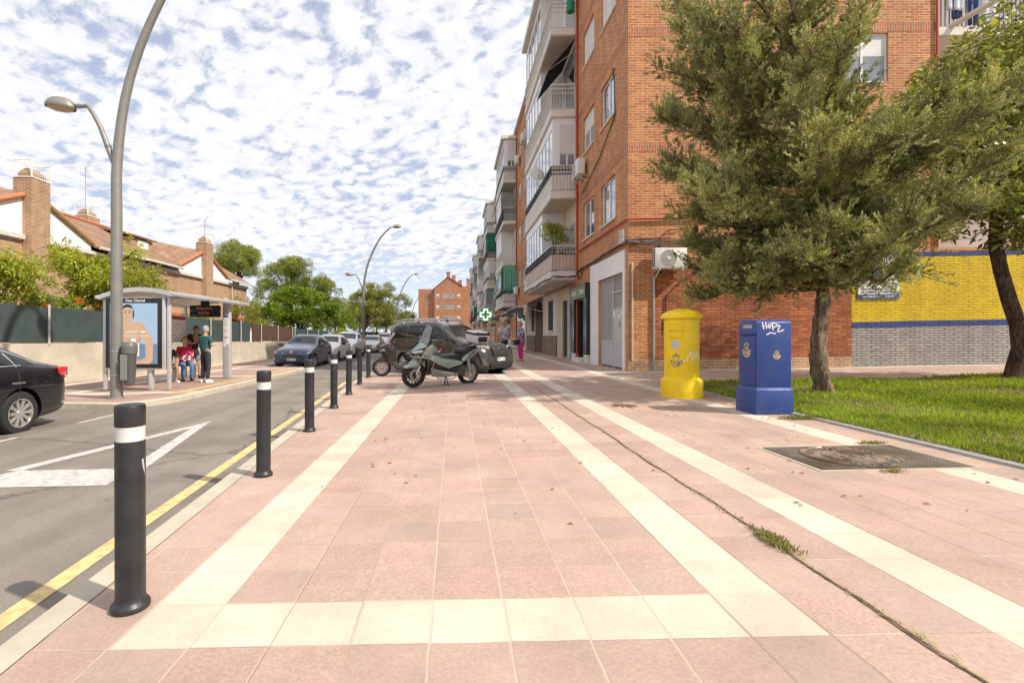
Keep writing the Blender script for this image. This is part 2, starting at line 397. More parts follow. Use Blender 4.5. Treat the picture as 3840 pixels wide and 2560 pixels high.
def enamel(name, col, grime, amount):
    n = NB(name); o = n.obj(); x, y, z = n.sep(o)
    st_ = n.maprange(n.noise(n.vmath('MULTIPLY', o, (16, 16, 1.3)), 1.0, 4, 0.65), 0.55, 0.75); bl = n.maprange(n.noise(o, 5.5, 6, 0.75), 0.58, 0.70); fd = n.noise(o, 1.6, 3)
    c = n.mul(col, n.maprange(fd, 0.3, 0.7, 0.90, 1.08)); c = n.mix(n.math('MULTIPLY', st_, amount), c, grime); c = n.mix(n.math('MULTIPLY', bl, amount * 0.8), c, grime)
    n.set(color=c, rough=n.maprange(n.noise(o, 9, 4), 0.3, 0.7, 0.34, 0.62), coat=0.1, spec=0.4, normal=n.bump(n.noise(o, 16, 4), 0.12, 0.01)); M[name] = n.mat
enamel('post_yellow', (0.94, 0.645, 0.008), (0.42, 0.29, 0.03), 0.42); enamel('post_blue', (0.034, 0.066, 0.25), (0.05, 0.075, 0.12), 0.6)
P('logo_blue', (0.04, 0.085, 0.30), 0.5)
P('logo_gold', (0.82, 0.62, 0.22), 0.5)
P('metal_plate', (0.55, 0.54, 0.51), 0.35, 0.5)
P('bollard_black', (0.022, 0.023, 0.026), 0.40, var=0.5, scale=7, bump=0.15, bscale=80)
P('reflective', (0.62, 0.62, 0.59), 0.35, var=0.06, bump=0.3, bscale=140)
P('lamp_grey', (0.235, 0.228, 0.205), 0.5, 0.25, var=0.1, scale=5)
P('lamp_glass', (0.42, 0.34, 0.22), 0.2)
P('bin_grey', (0.085, 0.085, 0.082), 0.42, var=0.1)
P('bin_light', (0.24, 0.235, 0.22), 0.5, var=0.1)
P('shelter_metal', (0.52, 0.52, 0.53), 0.4, 0.3, var=0.05)
P('shelter_roof', (0.62, 0.60, 0.57), 0.5, var=0.05)
P('shelter_black', (0.012, 0.012, 0.013), 0.15)
P('poster_sky', (0.36, 0.52, 0.70), 0.25, var=0.06, scale=2)
P('poster_sea', (0.15, 0.26, 0.40), 0.25, var=0.15, scale=8)
P('skin_print', (0.60, 0.41, 0.27), 0.3, var=0.10, scale=4)
P('skin_print_dark', (0.50, 0.26, 0.16), 0.3)
P('hair_print', (0.025, 0.02, 0.018), 0.3)
P('fence_mesh', (0.028, 0.062, 0.055), 0.8, var=0.18, scale=3, bump=0.5, bscale=70)
P('fence_brown', (0.085, 0.045, 0.03), 0.85, var=0.12, scale=3)
P('fence_post', (0.44, 0.43, 0.39), 0.6, var=0.12)
P('render_white', (0.86, 0.855, 0.84), 0.85, var=0.03, scale=1)
P('cornice', (0.60, 0.57, 0.51), 0.8, var=0.08)
def bark(name, c1, c2, c3):
    n = NB(name); o = n.obj(); w_ = n.noise(o, 4, 3); v = n.vmath('ADD', n.vmath('MULTIPLY', o, (20, 20, 3.2)), n.comb(n.math('MULTIPLY', w_, 4), n.math('MULTIPLY', w_, 3), 0))
    f = n.noise(v, 1.0, 5, 0.7); g_ = n.noise(o, 2.2, 3); c = n.ramp(f, [(0.34, c1), (0.5, c2), (0.66, c3)]); c = n.mul(c, n.maprange(g_, 0.3, 0.7, 0.7, 1.3))
    n.set(color=c, rough=0.95, spec=0.15, normal=n.bump(n.math('ADD', f, n.math('MULTIPLY', n.noise(o, 60, 3), 0.3)), 1.0, 0.03)); M[name] = n.mat
bark('bark', (0.05, 0.03, 0.02), (0.13, 0.085, 0.055), (0.22, 0.155, 0.105)); bark('bark_pale', (0.065, 0.042, 0.028), (0.20, 0.145, 0.10), (0.37, 0.295, 0.22)); bark('bark_dark', (0.03, 0.02, 0.014), (0.085, 0.056, 0.04), (0.17, 0.12, 0.085))
P('tyre', (0.022, 0.021, 0.020), 0.85, var=0.2)
P('rim_silver', (0.58, 0.57, 0.55), 0.3, 0.7)
P('rim_dark', (0.06, 0.06, 0.06), 0.35, 0.5)
P('chrome', (0.70, 0.70, 0.70), 0.14, 1.0, var=0.02)
P('plastic_black', (0.018, 0.018, 0.019), 0.5, var=0.2)
P('plate_white', (0.78, 0.78, 0.76), 0.4)
P('plate_blue', (0.03, 0.09, 0.42), 0.4)
P('tail_red', (0.60, 0.010, 0.014), 0.15, coat=1.0)
P('headlamp', (0.50, 0.52, 0.55), 0.08, 0.4, coat=1.0)
P('seat_black', (0.022, 0.021, 0.021), 0.55, var=0.25)
P('steel_tube', (0.55, 0.50, 0.45), 0.28, 0.9)
P('alu_box', (0.62, 0.61, 0.585), 0.42, 0.25, var=0.05)
P('laundry_blue', (0.035, 0.06, 0.16), 0.9)
P('laundry_pale', (0.55, 0.55, 0.58), 0.9, var=0.3, scale=10)
P('pvc_cream', (0.62, 0.54, 0.42), 0.5, var=0.12)
def carpaint(name, col, flake=0.25):
    n = NB(name); o = n.obj(); d = n.noise(o, 3.0, 4)
    n.set(color=n.mul(col, n.maprange(d, 0.3, 0.7, 0.9, 1.08)), rough=0.32, metal=flake, coat=1.0, croug=0.04, spec=0.5); M[name] = n.mat
carpaint('car_black', (0.008, 0.008, 0.012)); carpaint('car_blue', (0.030, 0.045, 0.105), 0.4); carpaint('car_white', (0.86, 0.86, 0.85), 0.0)
carpaint('car_silver', (0.48, 0.48, 0.47), 0.5); carpaint('van_brown', (0.075, 0.066, 0.061), 0.45); carpaint('moto_green', (0.34, 0.40, 0.335), 0.35)
carpaint('moto_black', (0.016, 0.015, 0.015), 0.1); carpaint('scooter_black', (0.018, 0.016, 0.015), 0.1)
n = NB('car_glass'); n.set(color=(0.014, 0.017, 0.018), rough=0.03, spec=0.45); M['car_glass'] = n.mat
n = NB('window_glass'); o = n.obj(); n.set(color=n.ramp(n.noise(o, 0.6, 3), [(0.35, (0.10, 0.115, 0.13)), (0.65, (0.26, 0.28, 0.30))]), rough=0.05, spec=0.9, coat=1.0, croug=0.03); M['window_glass'] = n.mat
def clear(name, tint, alpha):
    n = NB(name); tr = n.node('ShaderNodeBsdfTransparent'); n.put(tr.inputs[0], tint)
    gl = n.node('ShaderNodeBsdfGlossy'); gl.inputs['Roughness'].default_value = 0.03
    mx = n.node('ShaderNodeMixShader'); mx.inputs[0].default_value = alpha
    n.t.links.new(tr.outputs[0], mx.inputs[1]); n.t.links.new(gl.outputs[0], mx.inputs[2]); n.t.links.new(mx.outputs[0], n.out.inputs[0]); M[name] = n.mat
clear('windscreen_smoke', (0.70, 0.72, 0.70), 0.42); clear('clear_glass', (0.86, 0.90, 0.90), 0.07); clear('windscreen_clear', (0.86, 0.87, 0.86), 0.16)
# corrugated panel (balcony cladding, painted doors)
def ribbed(name, col, pitch, depth=0.02, line=0.55, rough=0.6, axis='h'):
    n = NB(name); g = n.node('ShaderNodeNewGeometry'); nx, ny, nz = n.sep(g.outputs['Normal']); x, y, z = n.sep(n.obj())
    sel = n.math('GREATER_THAN', n.math('ABSOLUTE', nx), n.math('ABSOLUTE', ny))
    u = n.math('ADD', n.math('MULTIPLY', y, sel), n.math('MULTIPLY', x, n.math('SUBTRACT', 1.0, sel)))
    if axis == 'v': u = z
    t = n.math('ABSOLUTE', n.math('SUBTRACT', n.math('FRACT', n.math('DIVIDE', u, pitch)), 0.5))
    gmask = n.maprange(t, 0.40, 0.47)
    f = n.noise(n.obj(), 2.5, 4); c = n.mul(col, n.maprange(f, 0.3, 0.7, 0.88, 1.08)); c = n.mix(gmask, c, n.mul(col, line))
    n.set(color=c, rough=rough, normal=n.bump(n.math('MULTIPLY', gmask, -1.0), 0.7, depth)); M[name] = n.mat
ribbed('ribbed_pink', (0.56, 0.43, 0.335), 0.155); ribbed('ribbed_white', (0.66, 0.62, 0.56), 0.15); ribbed('shutter', (0.70, 0.68, 0.65), 0.055, 0.006, 0.72, axis='v')
ribbed('gate_ribbed', (0.36, 0.325, 0.295), 0.105, 0.02, 0.6); ribbed('roll_brown', (0.06, 0.02, 0.014), 0.09, 0.01, 0.4, axis='v')
ribbed('bench_slat', (0.35, 0.35, 0.34), 0.08)
# stone cladding
n = NB('stone_clad'); o = n.obj(); v = n.vmath('MULTIPLY', o, (1.0, 3.0, 1.6))
nv = n.node('ShaderNodeTexVoronoi'); n.put(nv.inputs['Vector'], v); nv.inputs['Scale'].default_value = 2.4
ed = n.vor(v, 2.4, 'DISTANCE_TO_EDGE')
c = n.ramp(n.white(nv.outputs['Position']), [(0.0, (0.12, 0.085, 0.06)), (0.4, (0.23, 0.16, 0.10)), (0.7, (0.17, 0.12, 0.09)), (1.0, (0.31, 0.21, 0.12))])
c = n.mix(n.maprange(ed, 0.0, 0.05, 1.0, 0.0), c, (0.07, 0.055, 0.045))
n.set(color=n.mul(c, n.maprange(n.noise(o, 12, 4), 0.3, 0.7, 0.8, 1.2)), rough=0.8, normal=n.bump(n.math('ADD', ed, n.noise(o, 14, 4)), 0.8, 0.03)); M['stone_clad'] = n.mat
# roof tiles
def roof_mat(name, c1, c2, px=0.26, py=0.36):
    n = NB(name); x, y, z = n.sep(n.obj())
    wave = n.math('ABSOLUTE', n.math('SINE', n.math('MULTIPLY', y, PI / px))); row = n.math('FRACT', n.math('DIVIDE', x, py))
    rnd = n.white(n.comb(n.math('FLOOR', n.math('DIVIDE', y, px)), n.math('FLOOR', n.math('DIVIDE', x, py)), 0))
    c = n.mix(rnd, c1, c2); c = n.mul(c, n.maprange(n.noise(n.obj(), 1.5, 4), 0.3, 0.7, 0.8, 1.15)); c = n.mul(c, n.maprange(row, 0.85, 1.0, 1.0, 0.6))
    n.set(color=c, rough=0.85, normal=n.bump(n.math('ADD', wave, n.math('MULTIPLY', row, 0.5)), 0.8, 0.05)); M[name] = n.mat
roof_mat('roof_tile', (0.31, 0.185, 0.115), (0.24, 0.145, 0.095)); roof_mat('roof_tile_far', (0.36, 0.15, 0.075), (0.28, 0.11, 0.06), 0.5, 0.7)
P('tile_orange', (0.47, 0.165, 0.075), 0.75, var=0.2, scale=8); P('tile_verge', (0.36, 0.22, 0.08), 0.8, var=0.3, scale=8)
# chain-link screen
n = NB('fence_green'); o = n.obj(); x, y, z = n.sep(o)
d1 = n.math('ABSOLUTE', n.math('SUBTRACT', n.math('FRACT', n.math('MULTIPLY', n.math('ADD', y, z), 11.0)), 0.5)); d2 = n.math('ABSOLUTE', n.math('SUBTRACT', n.math('FRACT', n.math('MULTIPLY', n.math('SUBTRACT', y, z), 11.0)), 0.5))
w = n.math('MAXIMUM', n.maprange(d1, 0.40, 0.46), n.maprange(d2, 0.40, 0.46))
c = n.mul((0.034, 0.055, 0.053), n.maprange(n.noise(o, 1.6, 4), 0.3, 0.7, 0.75, 1.25)); c = n.mix(n.math('MULTIPLY', w, 0.35), c, (0.13, 0.17, 0.16))
n.set(color=c, rough=0.8, normal=n.bump(w, 0.5, 0.01)); M['fence_green'] = n.mat
# wet iron cover
n = NB('cast_iron'); o = n.obj(); d = n.vor(n.vmath('MULTIPLY', o, (1, 1, 0)), 34, rand=0.0); wet = n.noise(o, 2.2, 4)
n.set(color=n.mix(n.maprange(d, 0.25, 0.42), n.ramp(wet, [(0.4, (0.115, 0.085, 0.06)), (0.62, (0.21, 0.175, 0.14))]), (0.085, 0.065, 0.05)), rough=n.maprange(wet, 0.42, 0.6, 0.22, 0.75), normal=n.bump(d, 0.9, 0.006)); M['cast_iron'] = n.mat
n = NB('iron_plain'); o = n.obj(); wet = n.noise(o, 3.2, 4)
n.set(color=n.ramp(wet, [(0.4, (0.085, 0.058, 0.035)), (0.6, (0.24, 0.175, 0.13))]), rough=n.maprange(wet, 0.4, 0.58, 0.08, 0.7), normal=n.bump(n.noise(o, 60, 3), 0.3, 0.004)); M['iron_plain'] = n.mat
n = NB('damp'); o = n.obj(); n.set(color=n.mul((0.15, 0.075, 0.05), n.maprange(n.noise(o, 6, 3), 0.3, 0.7, 0.7, 1.3)), rough=0.25); M['damp'] = n.mat
# leaves: colour varies leaf by leaf
def leaf_mat(name, cols, rough=0.55, trans=0.25, vscale=0.5, vr=(0.60, 1.30)):
    n = NB(name); g = n.node('ShaderNodeNewGeometry'); r = g.outputs['Random Per Island']; o = n.obj()
    c = n.ramp(r, [(i / (len(cols) - 1), c) for i, c in enumerate(cols)])
    c = n.mul(c, n.maprange(n.noise(o, vscale, 3), 0.32, 0.68, *vr))
    n.set(color=c, rough=rough, spec=0.3)
    tl = n.node('ShaderNodeBsdfTranslucent'); n.put(tl.inputs[0], n.vmath('MULTIPLY', c, (1.25, 1.15, 0.5)))
    mx = n.node('ShaderNodeMixShader'); mx.inputs[0].default_value = trans
    n.t.links.new(n.b.outputs[0], mx.inputs[1]); n.t.links.new(tl.outputs[0], mx.inputs[2]); n.t.links.new(mx.outputs[0], n.out.inputs[0]); M[name] = n.mat
leaf_mat('leaf_juniper', [(0.15, 0.19, 0.04), (0.28, 0.32, 0.075), (0.42, 0.43, 0.13), (0.30, 0.24, 0.085), (0.62, 0.66, 0.40), (0.38, 0.40, 0.11)], 0.5, 0.16, 1.9, (0.30, 1.5))  # wide clump tone range paints lit and shaded tufts into the juniper colour
leaf_mat('leaf_broad', [(0.12, 0.165, 0.04), (0.22, 0.265, 0.07), (0.44, 0.45, 0.11), (0.17, 0.20, 0.10)], 0.28, 0.38)
leaf_mat('leaf_lime', [(0.24, 0.30, 0.025), (0.38, 0.43, 0.045), (0.50, 0.52, 0.07), (0.15, 0.21, 0.025)], 0.5, 0.45)
leaf_mat('leaf_green', [(0.09, 0.18, 0.014), (0.18, 0.29, 0.024), (0.36, 0.46, 0.05), (0.055, 0.11, 0.014)], 0.42, 0.38)
leaf_mat('leaf_pine', [(0.16, 0.21, 0.035), (0.27, 0.32, 0.06), (0.37, 0.41, 0.10), (0.11, 0.145, 0.035)], 0.6, 0.3)
leaf_mat('leaf_acacia', [(0.24, 0.27, 0.04), (0.33, 0.35, 0.075), (0.18, 0.215, 0.045), (0.40, 0.41, 0.12)], 0.55, 0.4)
leaf_mat('grass', [(0.17, 0.27, 0.02), (0.25, 0.38, 0.03), (0.36, 0.48, 0.055), (0.20, 0.30, 0.025), (0.48, 0.45, 0.13)], 0.5, 0.4, 0.8)
leaf_mat('weed', [(0.22, 0.27, 0.08), (0.36, 0.36, 0.14), (0.50, 0.40, 0.18)], 0.7, 0.3)
leaf_mat('petal', [(0.62, 0.10, 0.01), (0.70, 0.18, 0.02)], 0.6, 0.2)
# ================================================================ sun, sky, camera
SUN_EL, SUN_AZ = R(46), R(-27)                 # azimuth from +x towards -y
sdir = Vector((math.cos(SUN_EL) * math.cos(SUN_AZ), math.cos(SUN_EL) * math.sin(SUN_AZ), math.sin(SUN_EL)))
ld = bpy.data.lights.new('sun', 'SUN'); ld.energy = 4.6; ld.angle = R(0.8); ld.color = (1.0, 0.915, 0.78)
lo = bpy.data.objects.new('sun', ld); COL.objects.link(lo); lo.rotation_euler = sdir.to_track_quat('Z', 'Y').to_euler(); lo.location = (30, -20, 40)
W = bpy.data.worlds.new('World'); SC.world = W; W.use_nodes = True
n = NB('w', W.node_tree); bg = W.node_tree.nodes['Background']
sky = n.node('ShaderNodeTexSky', sky_type='NISHITA'); sky.sun_disc = False; sky.sun_elevation = SUN_EL
sky.sun_rotation = math.atan2(sdir.x, sdir.y); sky.air_density = 1.0; sky.dust_density = 1.5; sky.ozone_density = 1.5
dirv = n.vmath('NORMALIZE', n.node('ShaderNodeTexCoord').outputs['Generated'])
dx, dy, dz = n.sep(dirv); dzc = n.math('MAXIMUM', dz, 0.035)
den = n.math('ADD', dzc, 0.20); pl = n.vmath('SCALE', n.comb(n.math('DIVIDE', dx, den), n.math('DIVIDE', dy, den), 0.0), None, 1.35)
pl = n.vmath('ADD', pl, (3.1, 1.7, 0.0))
rot = n.node('ShaderNodeVectorRotate', rotation_type='Z_AXIS'); n.put(rot.inputs['Vector'], pl); rot.inputs['Angle'].default_value = R(32)
pr = n.vmath('MULTIPLY', rot.outputs[0], (1.0, 1.2, 1.0))
warp = n.noise(pr, 2.4, 3); pw = n.vmath('ADD', pr, n.comb(n.math('MULTIPLY', warp, 0.14), n.math('MULTIPLY', n.noise(pr, 3.1, 2), 0.14), 0.0))
puff = n.noise(pw, 16.0, 8, 0.62, 0.0); cells = n.vor(pw, 13.0, 'SMOOTH_F1'); low = n.noise(pr, 0.9, 3)
val = n.math('ADD', n.math('ADD', n.math('MULTIPLY', puff, 0.95), n.math('MULTIPLY', n.math('SUBTRACT', 0.55, cells), 0.70)), n.math('MULTIPLY', n.math('SUBTRACT', low, 0.5), 0.65))
# a clear blue strip low over the street, veil just above the horizon
strip = n.math('MULTIPLY', n.maprange(dz, 0.05, 0.10, smooth=True), n.maprange(dz, 0.13, 0.20, 1.0, 0.0, smooth=True))
val = n.math('SUBTRACT', val, n.math('MULTIPLY', strip, n.maprange(dx, -0.50, -0.10, 0.0, 0.30)))
val = n.math('ADD', val, n.maprange(dz, 0.30, 0.15, 0.0, 0.05))
mask = n.math('ADD', 0.16, n.math('MULTIPLY', n.maprange(val, 0.265, 0.55, smooth=True), 0.84))
ccol = n.ramp(n.math('ADD', n.math('MULTIPLY', n.noise(pw, 9.0, 4), 0.6), n.math('MULTIPLY', val, 0.5)), [(0.35, (0.76, 0.77, 0.84)), (0.58, (0.90, 0.90, 0.94)), (0.8, (1.0, 0.995, 0.99))])
ccol = n.mul(ccol, 9.4)
blue = n.mul(n.mix(0.45, n.mul(sky.outputs[0], 1.0), (5.5, 6.1, 8.1)), 1.1)
skyc = n.mix(n.math('MULTIPLY', mask, 0.97), blue, ccol)
skyc = n.mix(n.maprange(dz, 0.20, 0.03, 0.0, 0.88, smooth=True), skyc, (7.2, 8.1, 9.3))
n.put(bg.inputs['Color'], skyc); bg.inputs['Strength'].default_value = 0.10

cam = bpy.data.cameras.new('camera'); co = bpy.data.objects.new('camera', cam); COL.objects.link(co); SC.camera = co
co.location = (0, 0, CAMH); co.rotation_euler = (PI / 2, 0, 0)
cam.sensor_width = 36; cam.lens = F / 2352 * 36; cam.shift_x = (1176 - 1043) / 2352; cam.shift_y = (768 - 784) / 2352; cam.clip_start = 0.05; cam.clip_end = 5000
SC.view_settings.view_transform = 'Standard'; SC.view_settings.look = 'None'; SC.view_settings.gamma = 1.0; SC.view_settings.exposure = 0.23
SC.cycles.use_denoising = True; SC.cycles.max_bounces = 6; SC.cycles.transparent_max_bounces = 12
# ================================================================ ground, road, pavements
def st(o): return tag(o, kind='structure')
RD = -0.12                                   # the road lies a kerb's height below the pavements
mb = MB(); xs_ = [-2500, -40, 40, 2500]; ys_ = [-80, 3000]
mb.add([(x, y, G(x) + RD) for y in ys_ for x in xs_], [(i, i + 1, i + 5, i + 4) for i in range(3)])
st(mb.build('road', M['asphalt'], smooth=0))

def kerb_in(y):                              # inner edge of the kerb by the bollards: a gentle curve
    return -1.655 - 0.078 * (y - 1.0) - (0.0006 * (y - 9) ** 2 if y < 9 else 0) * -0.3
KB = [(kerb_in(y), y) for y in np.linspace(-2.5, 15.9, 24)]
poly = list(KB) + [(-2.6, 16.25), (1.55, 15.05), (1.75, 15.35), (1.8, 30), (1.8, 190), (16, 190), (26, 20), (26, -2.5)]
def flat(name, poly, h, mat, kind='structure'):
    mb = MB(); mb.add([(x, y, G(x) + h) for x, y in poly], [tuple(range(len(poly)))[::-1]])
    o = mb.build(name, M[mat] if isinstance(mat, str) else mat, smooth=0)
    if o.data.polygons[0].normal.z < 0:
        o.data.flip_normals()
    return tag(o, kind=kind) if kind else o
flat('pavement', poly, 0.0, 'paving')
def kerbstone(name, path, w, h0, h1, mat, side=1, closed=False):
    """sweep a kerb of width w along a path; side=+1 puts its body to the left of the walking direction"""
    P2 = [Vector((x, y)) for x, y in path]; n_ = len(P2); L = []
    for i in range(n_):
        d = (P2[min(i + 1, n_ - 1)] - P2[max(i - 1, 0)]).normalized(); L.append(P2[i] + Vector((-d.y, d.x)) * w * side)
    mb = MB(); v = []
    for a, b in zip(P2, L):
        m_ = b + (a - b) * 0.14
        v += [(a.x, a.y, G(a.x) + h1), (m_.x, m_.y, G(m_.x) + h1), (b.x, b.y, G(b.x) + h1 - 0.02), (b.x, b.y, G(b.x) + h0)]
    fs = []
    for i in range(n_ - 1):
        for k in range(3): fs.append((i * 4 + k, i * 4 + k + 1, i * 4 + k + 5, i * 4 + k + 4))
    fs += [(0, 1, 2, 3), tuple((n_ - 1) * 4 + k for k in (3, 2, 1, 0))]
    mb.add(v, fs); return st(mb.build(name, M[mat], fix=True))
kerbstone('kerb', KB + [(-2.6, 16.25)], 0.17, RD - 0.03, 0.004, 'kerb', 1)
kerbstone('kerb', [(-2.6, 16.25), (1.55, 15.05), (1.75, 15.35), (1.8, 30), (1.8, 190)], 0.15, RD - 0.03, 0.004, 'kerb_grey', 1)
# far pavement with the bus stop bulge
FP = [(-8.75, -3), (-8.75, 9.4), (-8.55, 10.2), (-8.1, 10.33), (-7.3, 10.15), (-6.85, 10.05), (-6.5, 10.3), (-6.28, 10.9), (-6.22, 12), (-6.25, 15.5), (-6.22, 20.0), (-6.5, 20.8), (-8.2, 21.5), (-8.75, 22.2), (-8.85, 24), (-8.7, 60), (-8.6, 170)]
flat('pavement', [(x - 0.0, y) for x, y in FP] + [(-11.0, 170), (-11.3, 50), (-12.6, 13), (-13.6, -3)], 0.0, 'paving_far')
kerbstone('kerb', FP, 0.16, RD - 0.03, 0.004, 'kerb', -1)
# sand-coloured warning strip along the stop
flat('pavement_warning_strip', [(-6.75, 11.4), (-6.4, 11.4), (-6.4, 19.6), (-6.75, 19.6)], 0.004, P('warning_strip', (0.52, 0.36, 0.19), 0.8, var=0.15))
# road markings (sheets 4 mm above the asphalt)
mark = MB()
def sheet(mb, pts, h): mb.add([(x, y, G(x) + h) for x, y in pts], [tuple(range(len(pts)))])
for y0 in np.arange(-1.0, 9.0, 2.33):
    sheet(mark, [(-6.40, y0 + 0.0), (-6.30, y0 + 0.0), (-6.30, y0 + 1.15), (-6.40, y0 + 1.15)], RD + 0.004)
for y0 in np.arange(23.0, 90.0, 2.6):
    sheet(mark, [(-6.15, y0), (-6.05, y0), (-6.05, y0 + 1.2), (-6.15, y0 + 1.2)], RD + 0.004)
def giveway(x, y):
    ax, tip = 0.76, 3.55
    def e(t, s): return (x + s * ax * (1 - t), y + t * tip)
    for s in (-1, 1):
        a0, a1 = e(0, s), e(1, s); i0, i1 = (x + s * (ax - 0.13), y + 0.0), (x, y + tip - 0.62)
        sheet(mark, [(a0[0], a0[1] + 0.601), (a1[0], a1[1]), (i1[0], i1[1]), (i0[0] + s * -0.06, i0[1] + 0.601)][::s], RD + 0.004)
    sheet(mark, [(x - ax, y), (x + ax, y), (x + ax * 0.83, y + 0.6), (x - ax * 0.83, y + 0.6)], RD + 0.004)
giveway(-4.07, 4.68); giveway(-4.4, 24.5)
st(mark.build('road_marking', M['paint_white'], smooth=0, fix=True))
yl = MB(); yp = [(kerb_in(y) - 0.40 - 0.004 * y, y) for y in np.linspace(-2.5, 15, 20)]
for (a, b), (c, d) in zip(yp[:-1], yp[1:]): sheet(yl, [(a - 0.12, b), (a, b), (c, d), (c - 0.12, d)], RD + 0.004)
st(yl.build('road_marking_yellow', M['paint_road_yellow'], smooth=0, fix=True))

# open joint with dry litter, running through the paving
jt = MB(); pts = []
for y in np.arange(0.6, 11.5, 0.12):
    pts.append((1.861 + 0.012 * math.sin(y * 2.3) + 0.008 * math.sin(y * 9.1), y, 0.006 + 0.006 * abs(math.sin(y * 3.7)) * (1 if y < 6 else 0.6)))
for (a, b, w), (c, d, w2) in zip(pts[:-1], pts[1:]): sheet(jt, [(a - w, b), (a + w, b), (c + w2, d), (c - w2, d)], 0.003)
st(jt.build('pavement_joint', P('joint_dirt', (0.11, 0.07, 0.042), 0.95, var=0.5, scale=14), smooth=0))
V = []
for k in range(620):
    y = RNG.uniform(0.7, 9.5); x = 1.861 + RNG.normal(0, 0.012); a = RNG.normal(PI / 2, 0.5); l = RNG.uniform(0.012, 0.045); w = 0.0022
    d = np.array([math.cos(a), math.sin(a)]); q = np.array([-d[1], d[0]]) * w; z = G(x) + 0.006 + RNG.uniform(0, 0.01); z2 = z + RNG.uniform(-0.003, 0.008)
    V += [(x - q[0], y - q[1], z), (x + q[0], y + q[1], z), (x + q[0] + d[0] * l, y + q[1] + d[1] * l, z2), (x - q[0] + d[0] * l, y - q[1] + d[1] * l, z2)]
tag(np_mesh('dry_litter', np.array(V), 4, M['weed']), 'dry pine litter lying along the open paving joint', 'litter', kind='stuff')

# lawn
LX0 = 4.95
flat('lawn', [(LX0, -2), (26, -2), (26, 11.55), (LX0 + 0.1, 11.55)], 0.02, 'soil')
kerbstone('kerb', [(4.97, y) for y in np.linspace(-2, 8.6, 12)] + [(5.02, 9.6), (5.10, 11.5)], 0.12, -0.02, 0.024, 'kerb_grey', 1)
def grass_patch(n_, xa, xb, ya, yb, hmin, hmax, w):
    x = RNG.uniform(xa, xb, n_); y = RNG.uniform(ya, yb, n_)
    dens = np.sin(x * 1.7 + 0.6 * np.sin(y * 2.1)) + np.sin(y * 2.3 + x) ; keep = RNG.uniform(-2.6, 1.2, n_) < dens
    x, y, dens = x[keep], y[keep], dens[keep]; m = len(x)
    h = RNG.uniform(hmin, hmax, m) * (1 + 0.22 * dens); a = RNG.uniform(0, 2 * PI, m); lean = RNG.uniform(0.1, 0.9, m) * h; b = RNG.uniform(0, 2 * PI, m)
    z = 0.02 * x + 0.02; ww = RNG.uniform(0.6, 1.4, m) * w
    base = np.stack([x, y, z], 1); q = np.stack([np.cos(a) * ww, np.sin(a) * ww, 0 * ww], 1)
    mid = base + np.stack([np.cos(b) * lean * 0.35, np.sin(b) * lean * 0.35, h * 0.6], 1); tip = base + np.stack([np.cos(b) * lean, np.sin(b) * lean, h], 1)
    return np.stack([base - q, base + q, mid + q * 0.8, tip, mid - q * 0.8], 1).reshape(-1, 3)
V = np.concatenate([grass_patch(52000, LX0 + 0.03, 9.5, 3.6, 8, 0.03, 0.075, 0.0042), grass_patch(60000, LX0 + 0.05, 17, 7, 11.6, 0.03, 0.085, 0.007), grass_patch(9000, 9, 24, 3, 8, 0.03, 0.08, 0.007), grass_patch(5000, 15, 25, 8, 11.6, 0.04, 0.08, 0.008)])
tag(np_mesh('grass', V, 5, M['grass']), 'short patchy lawn grass beside the paving', 'grass', kind='stuff')
# weeds in the joints
def weed(label, cx, cy, lx, ly, n_, h, rot=0.0):
    x = RNG.normal(0, 1, n_); y = RNG.normal(0, 1, n_); c, s = math.cos(rot), math.sin(rot)
    X = cx + (x * lx * c - y * ly * s); Y = cy + (x * lx * s + y * ly * c); hh = RNG.uniform(0.4, 1, n_) * h; a = RNG.uniform(0, 2 * PI, n_); r = hh * RNG.uniform(0.2, 1.0, n_)
    base = np.stack([X, Y, 0.02 * X + 0.003], 1); tip = base + np.stack([np.cos(a) * r, np.sin(a) * r, hh], 1); q = np.stack([-np.sin(a), np.cos(a), 0 * a], 1) * 0.0035
    m_ = (base + tip) / 2 + np.array([0, 0, 0.006]); V = np.stack([base - q * .6, base + q * .6, m_ + q, tip, m_ - q], 1).reshape(-1, 3)
    tag(np_mesh('weed_tuft', V, 5, M['weed']), label, 'weed')
weed('straggly weed tuft growing out of the open paving joint', 1.868, 2.88, 0.026, 0.075, 620, 0.035)
weed('wide low weed tuft at the front corner of the blue box', 4.78, 6.72, 0.16, 0.05, 700, 0.06)
weed('tiny weed tuft at the near edge of the manhole frame', 3.75, 4.20, 0.05, 0.02, 160, 0.03)
weed('yellowish weed tuft at the far edge of the manhole frame', 4.42, 5.22, 0.07, 0.025, 200, 0.035)
# damp star-shaped stain on the paving
c = gp(1432, 931)
sp_ = MB(); pts = []
for k in range(22):
    t = 2 * PI * k / 22; r = (1.0 if k % 2 else 0.45) * (0.75 + 0.5 * random.random()); pts.append((c[0] + 0.30 * r * math.cos(t), c[1] + 0.30 * r * math.sin(t)))
sheet(sp_, pts, 0.004); st(sp_.build('pavement_stain', M['damp'], smooth=0))

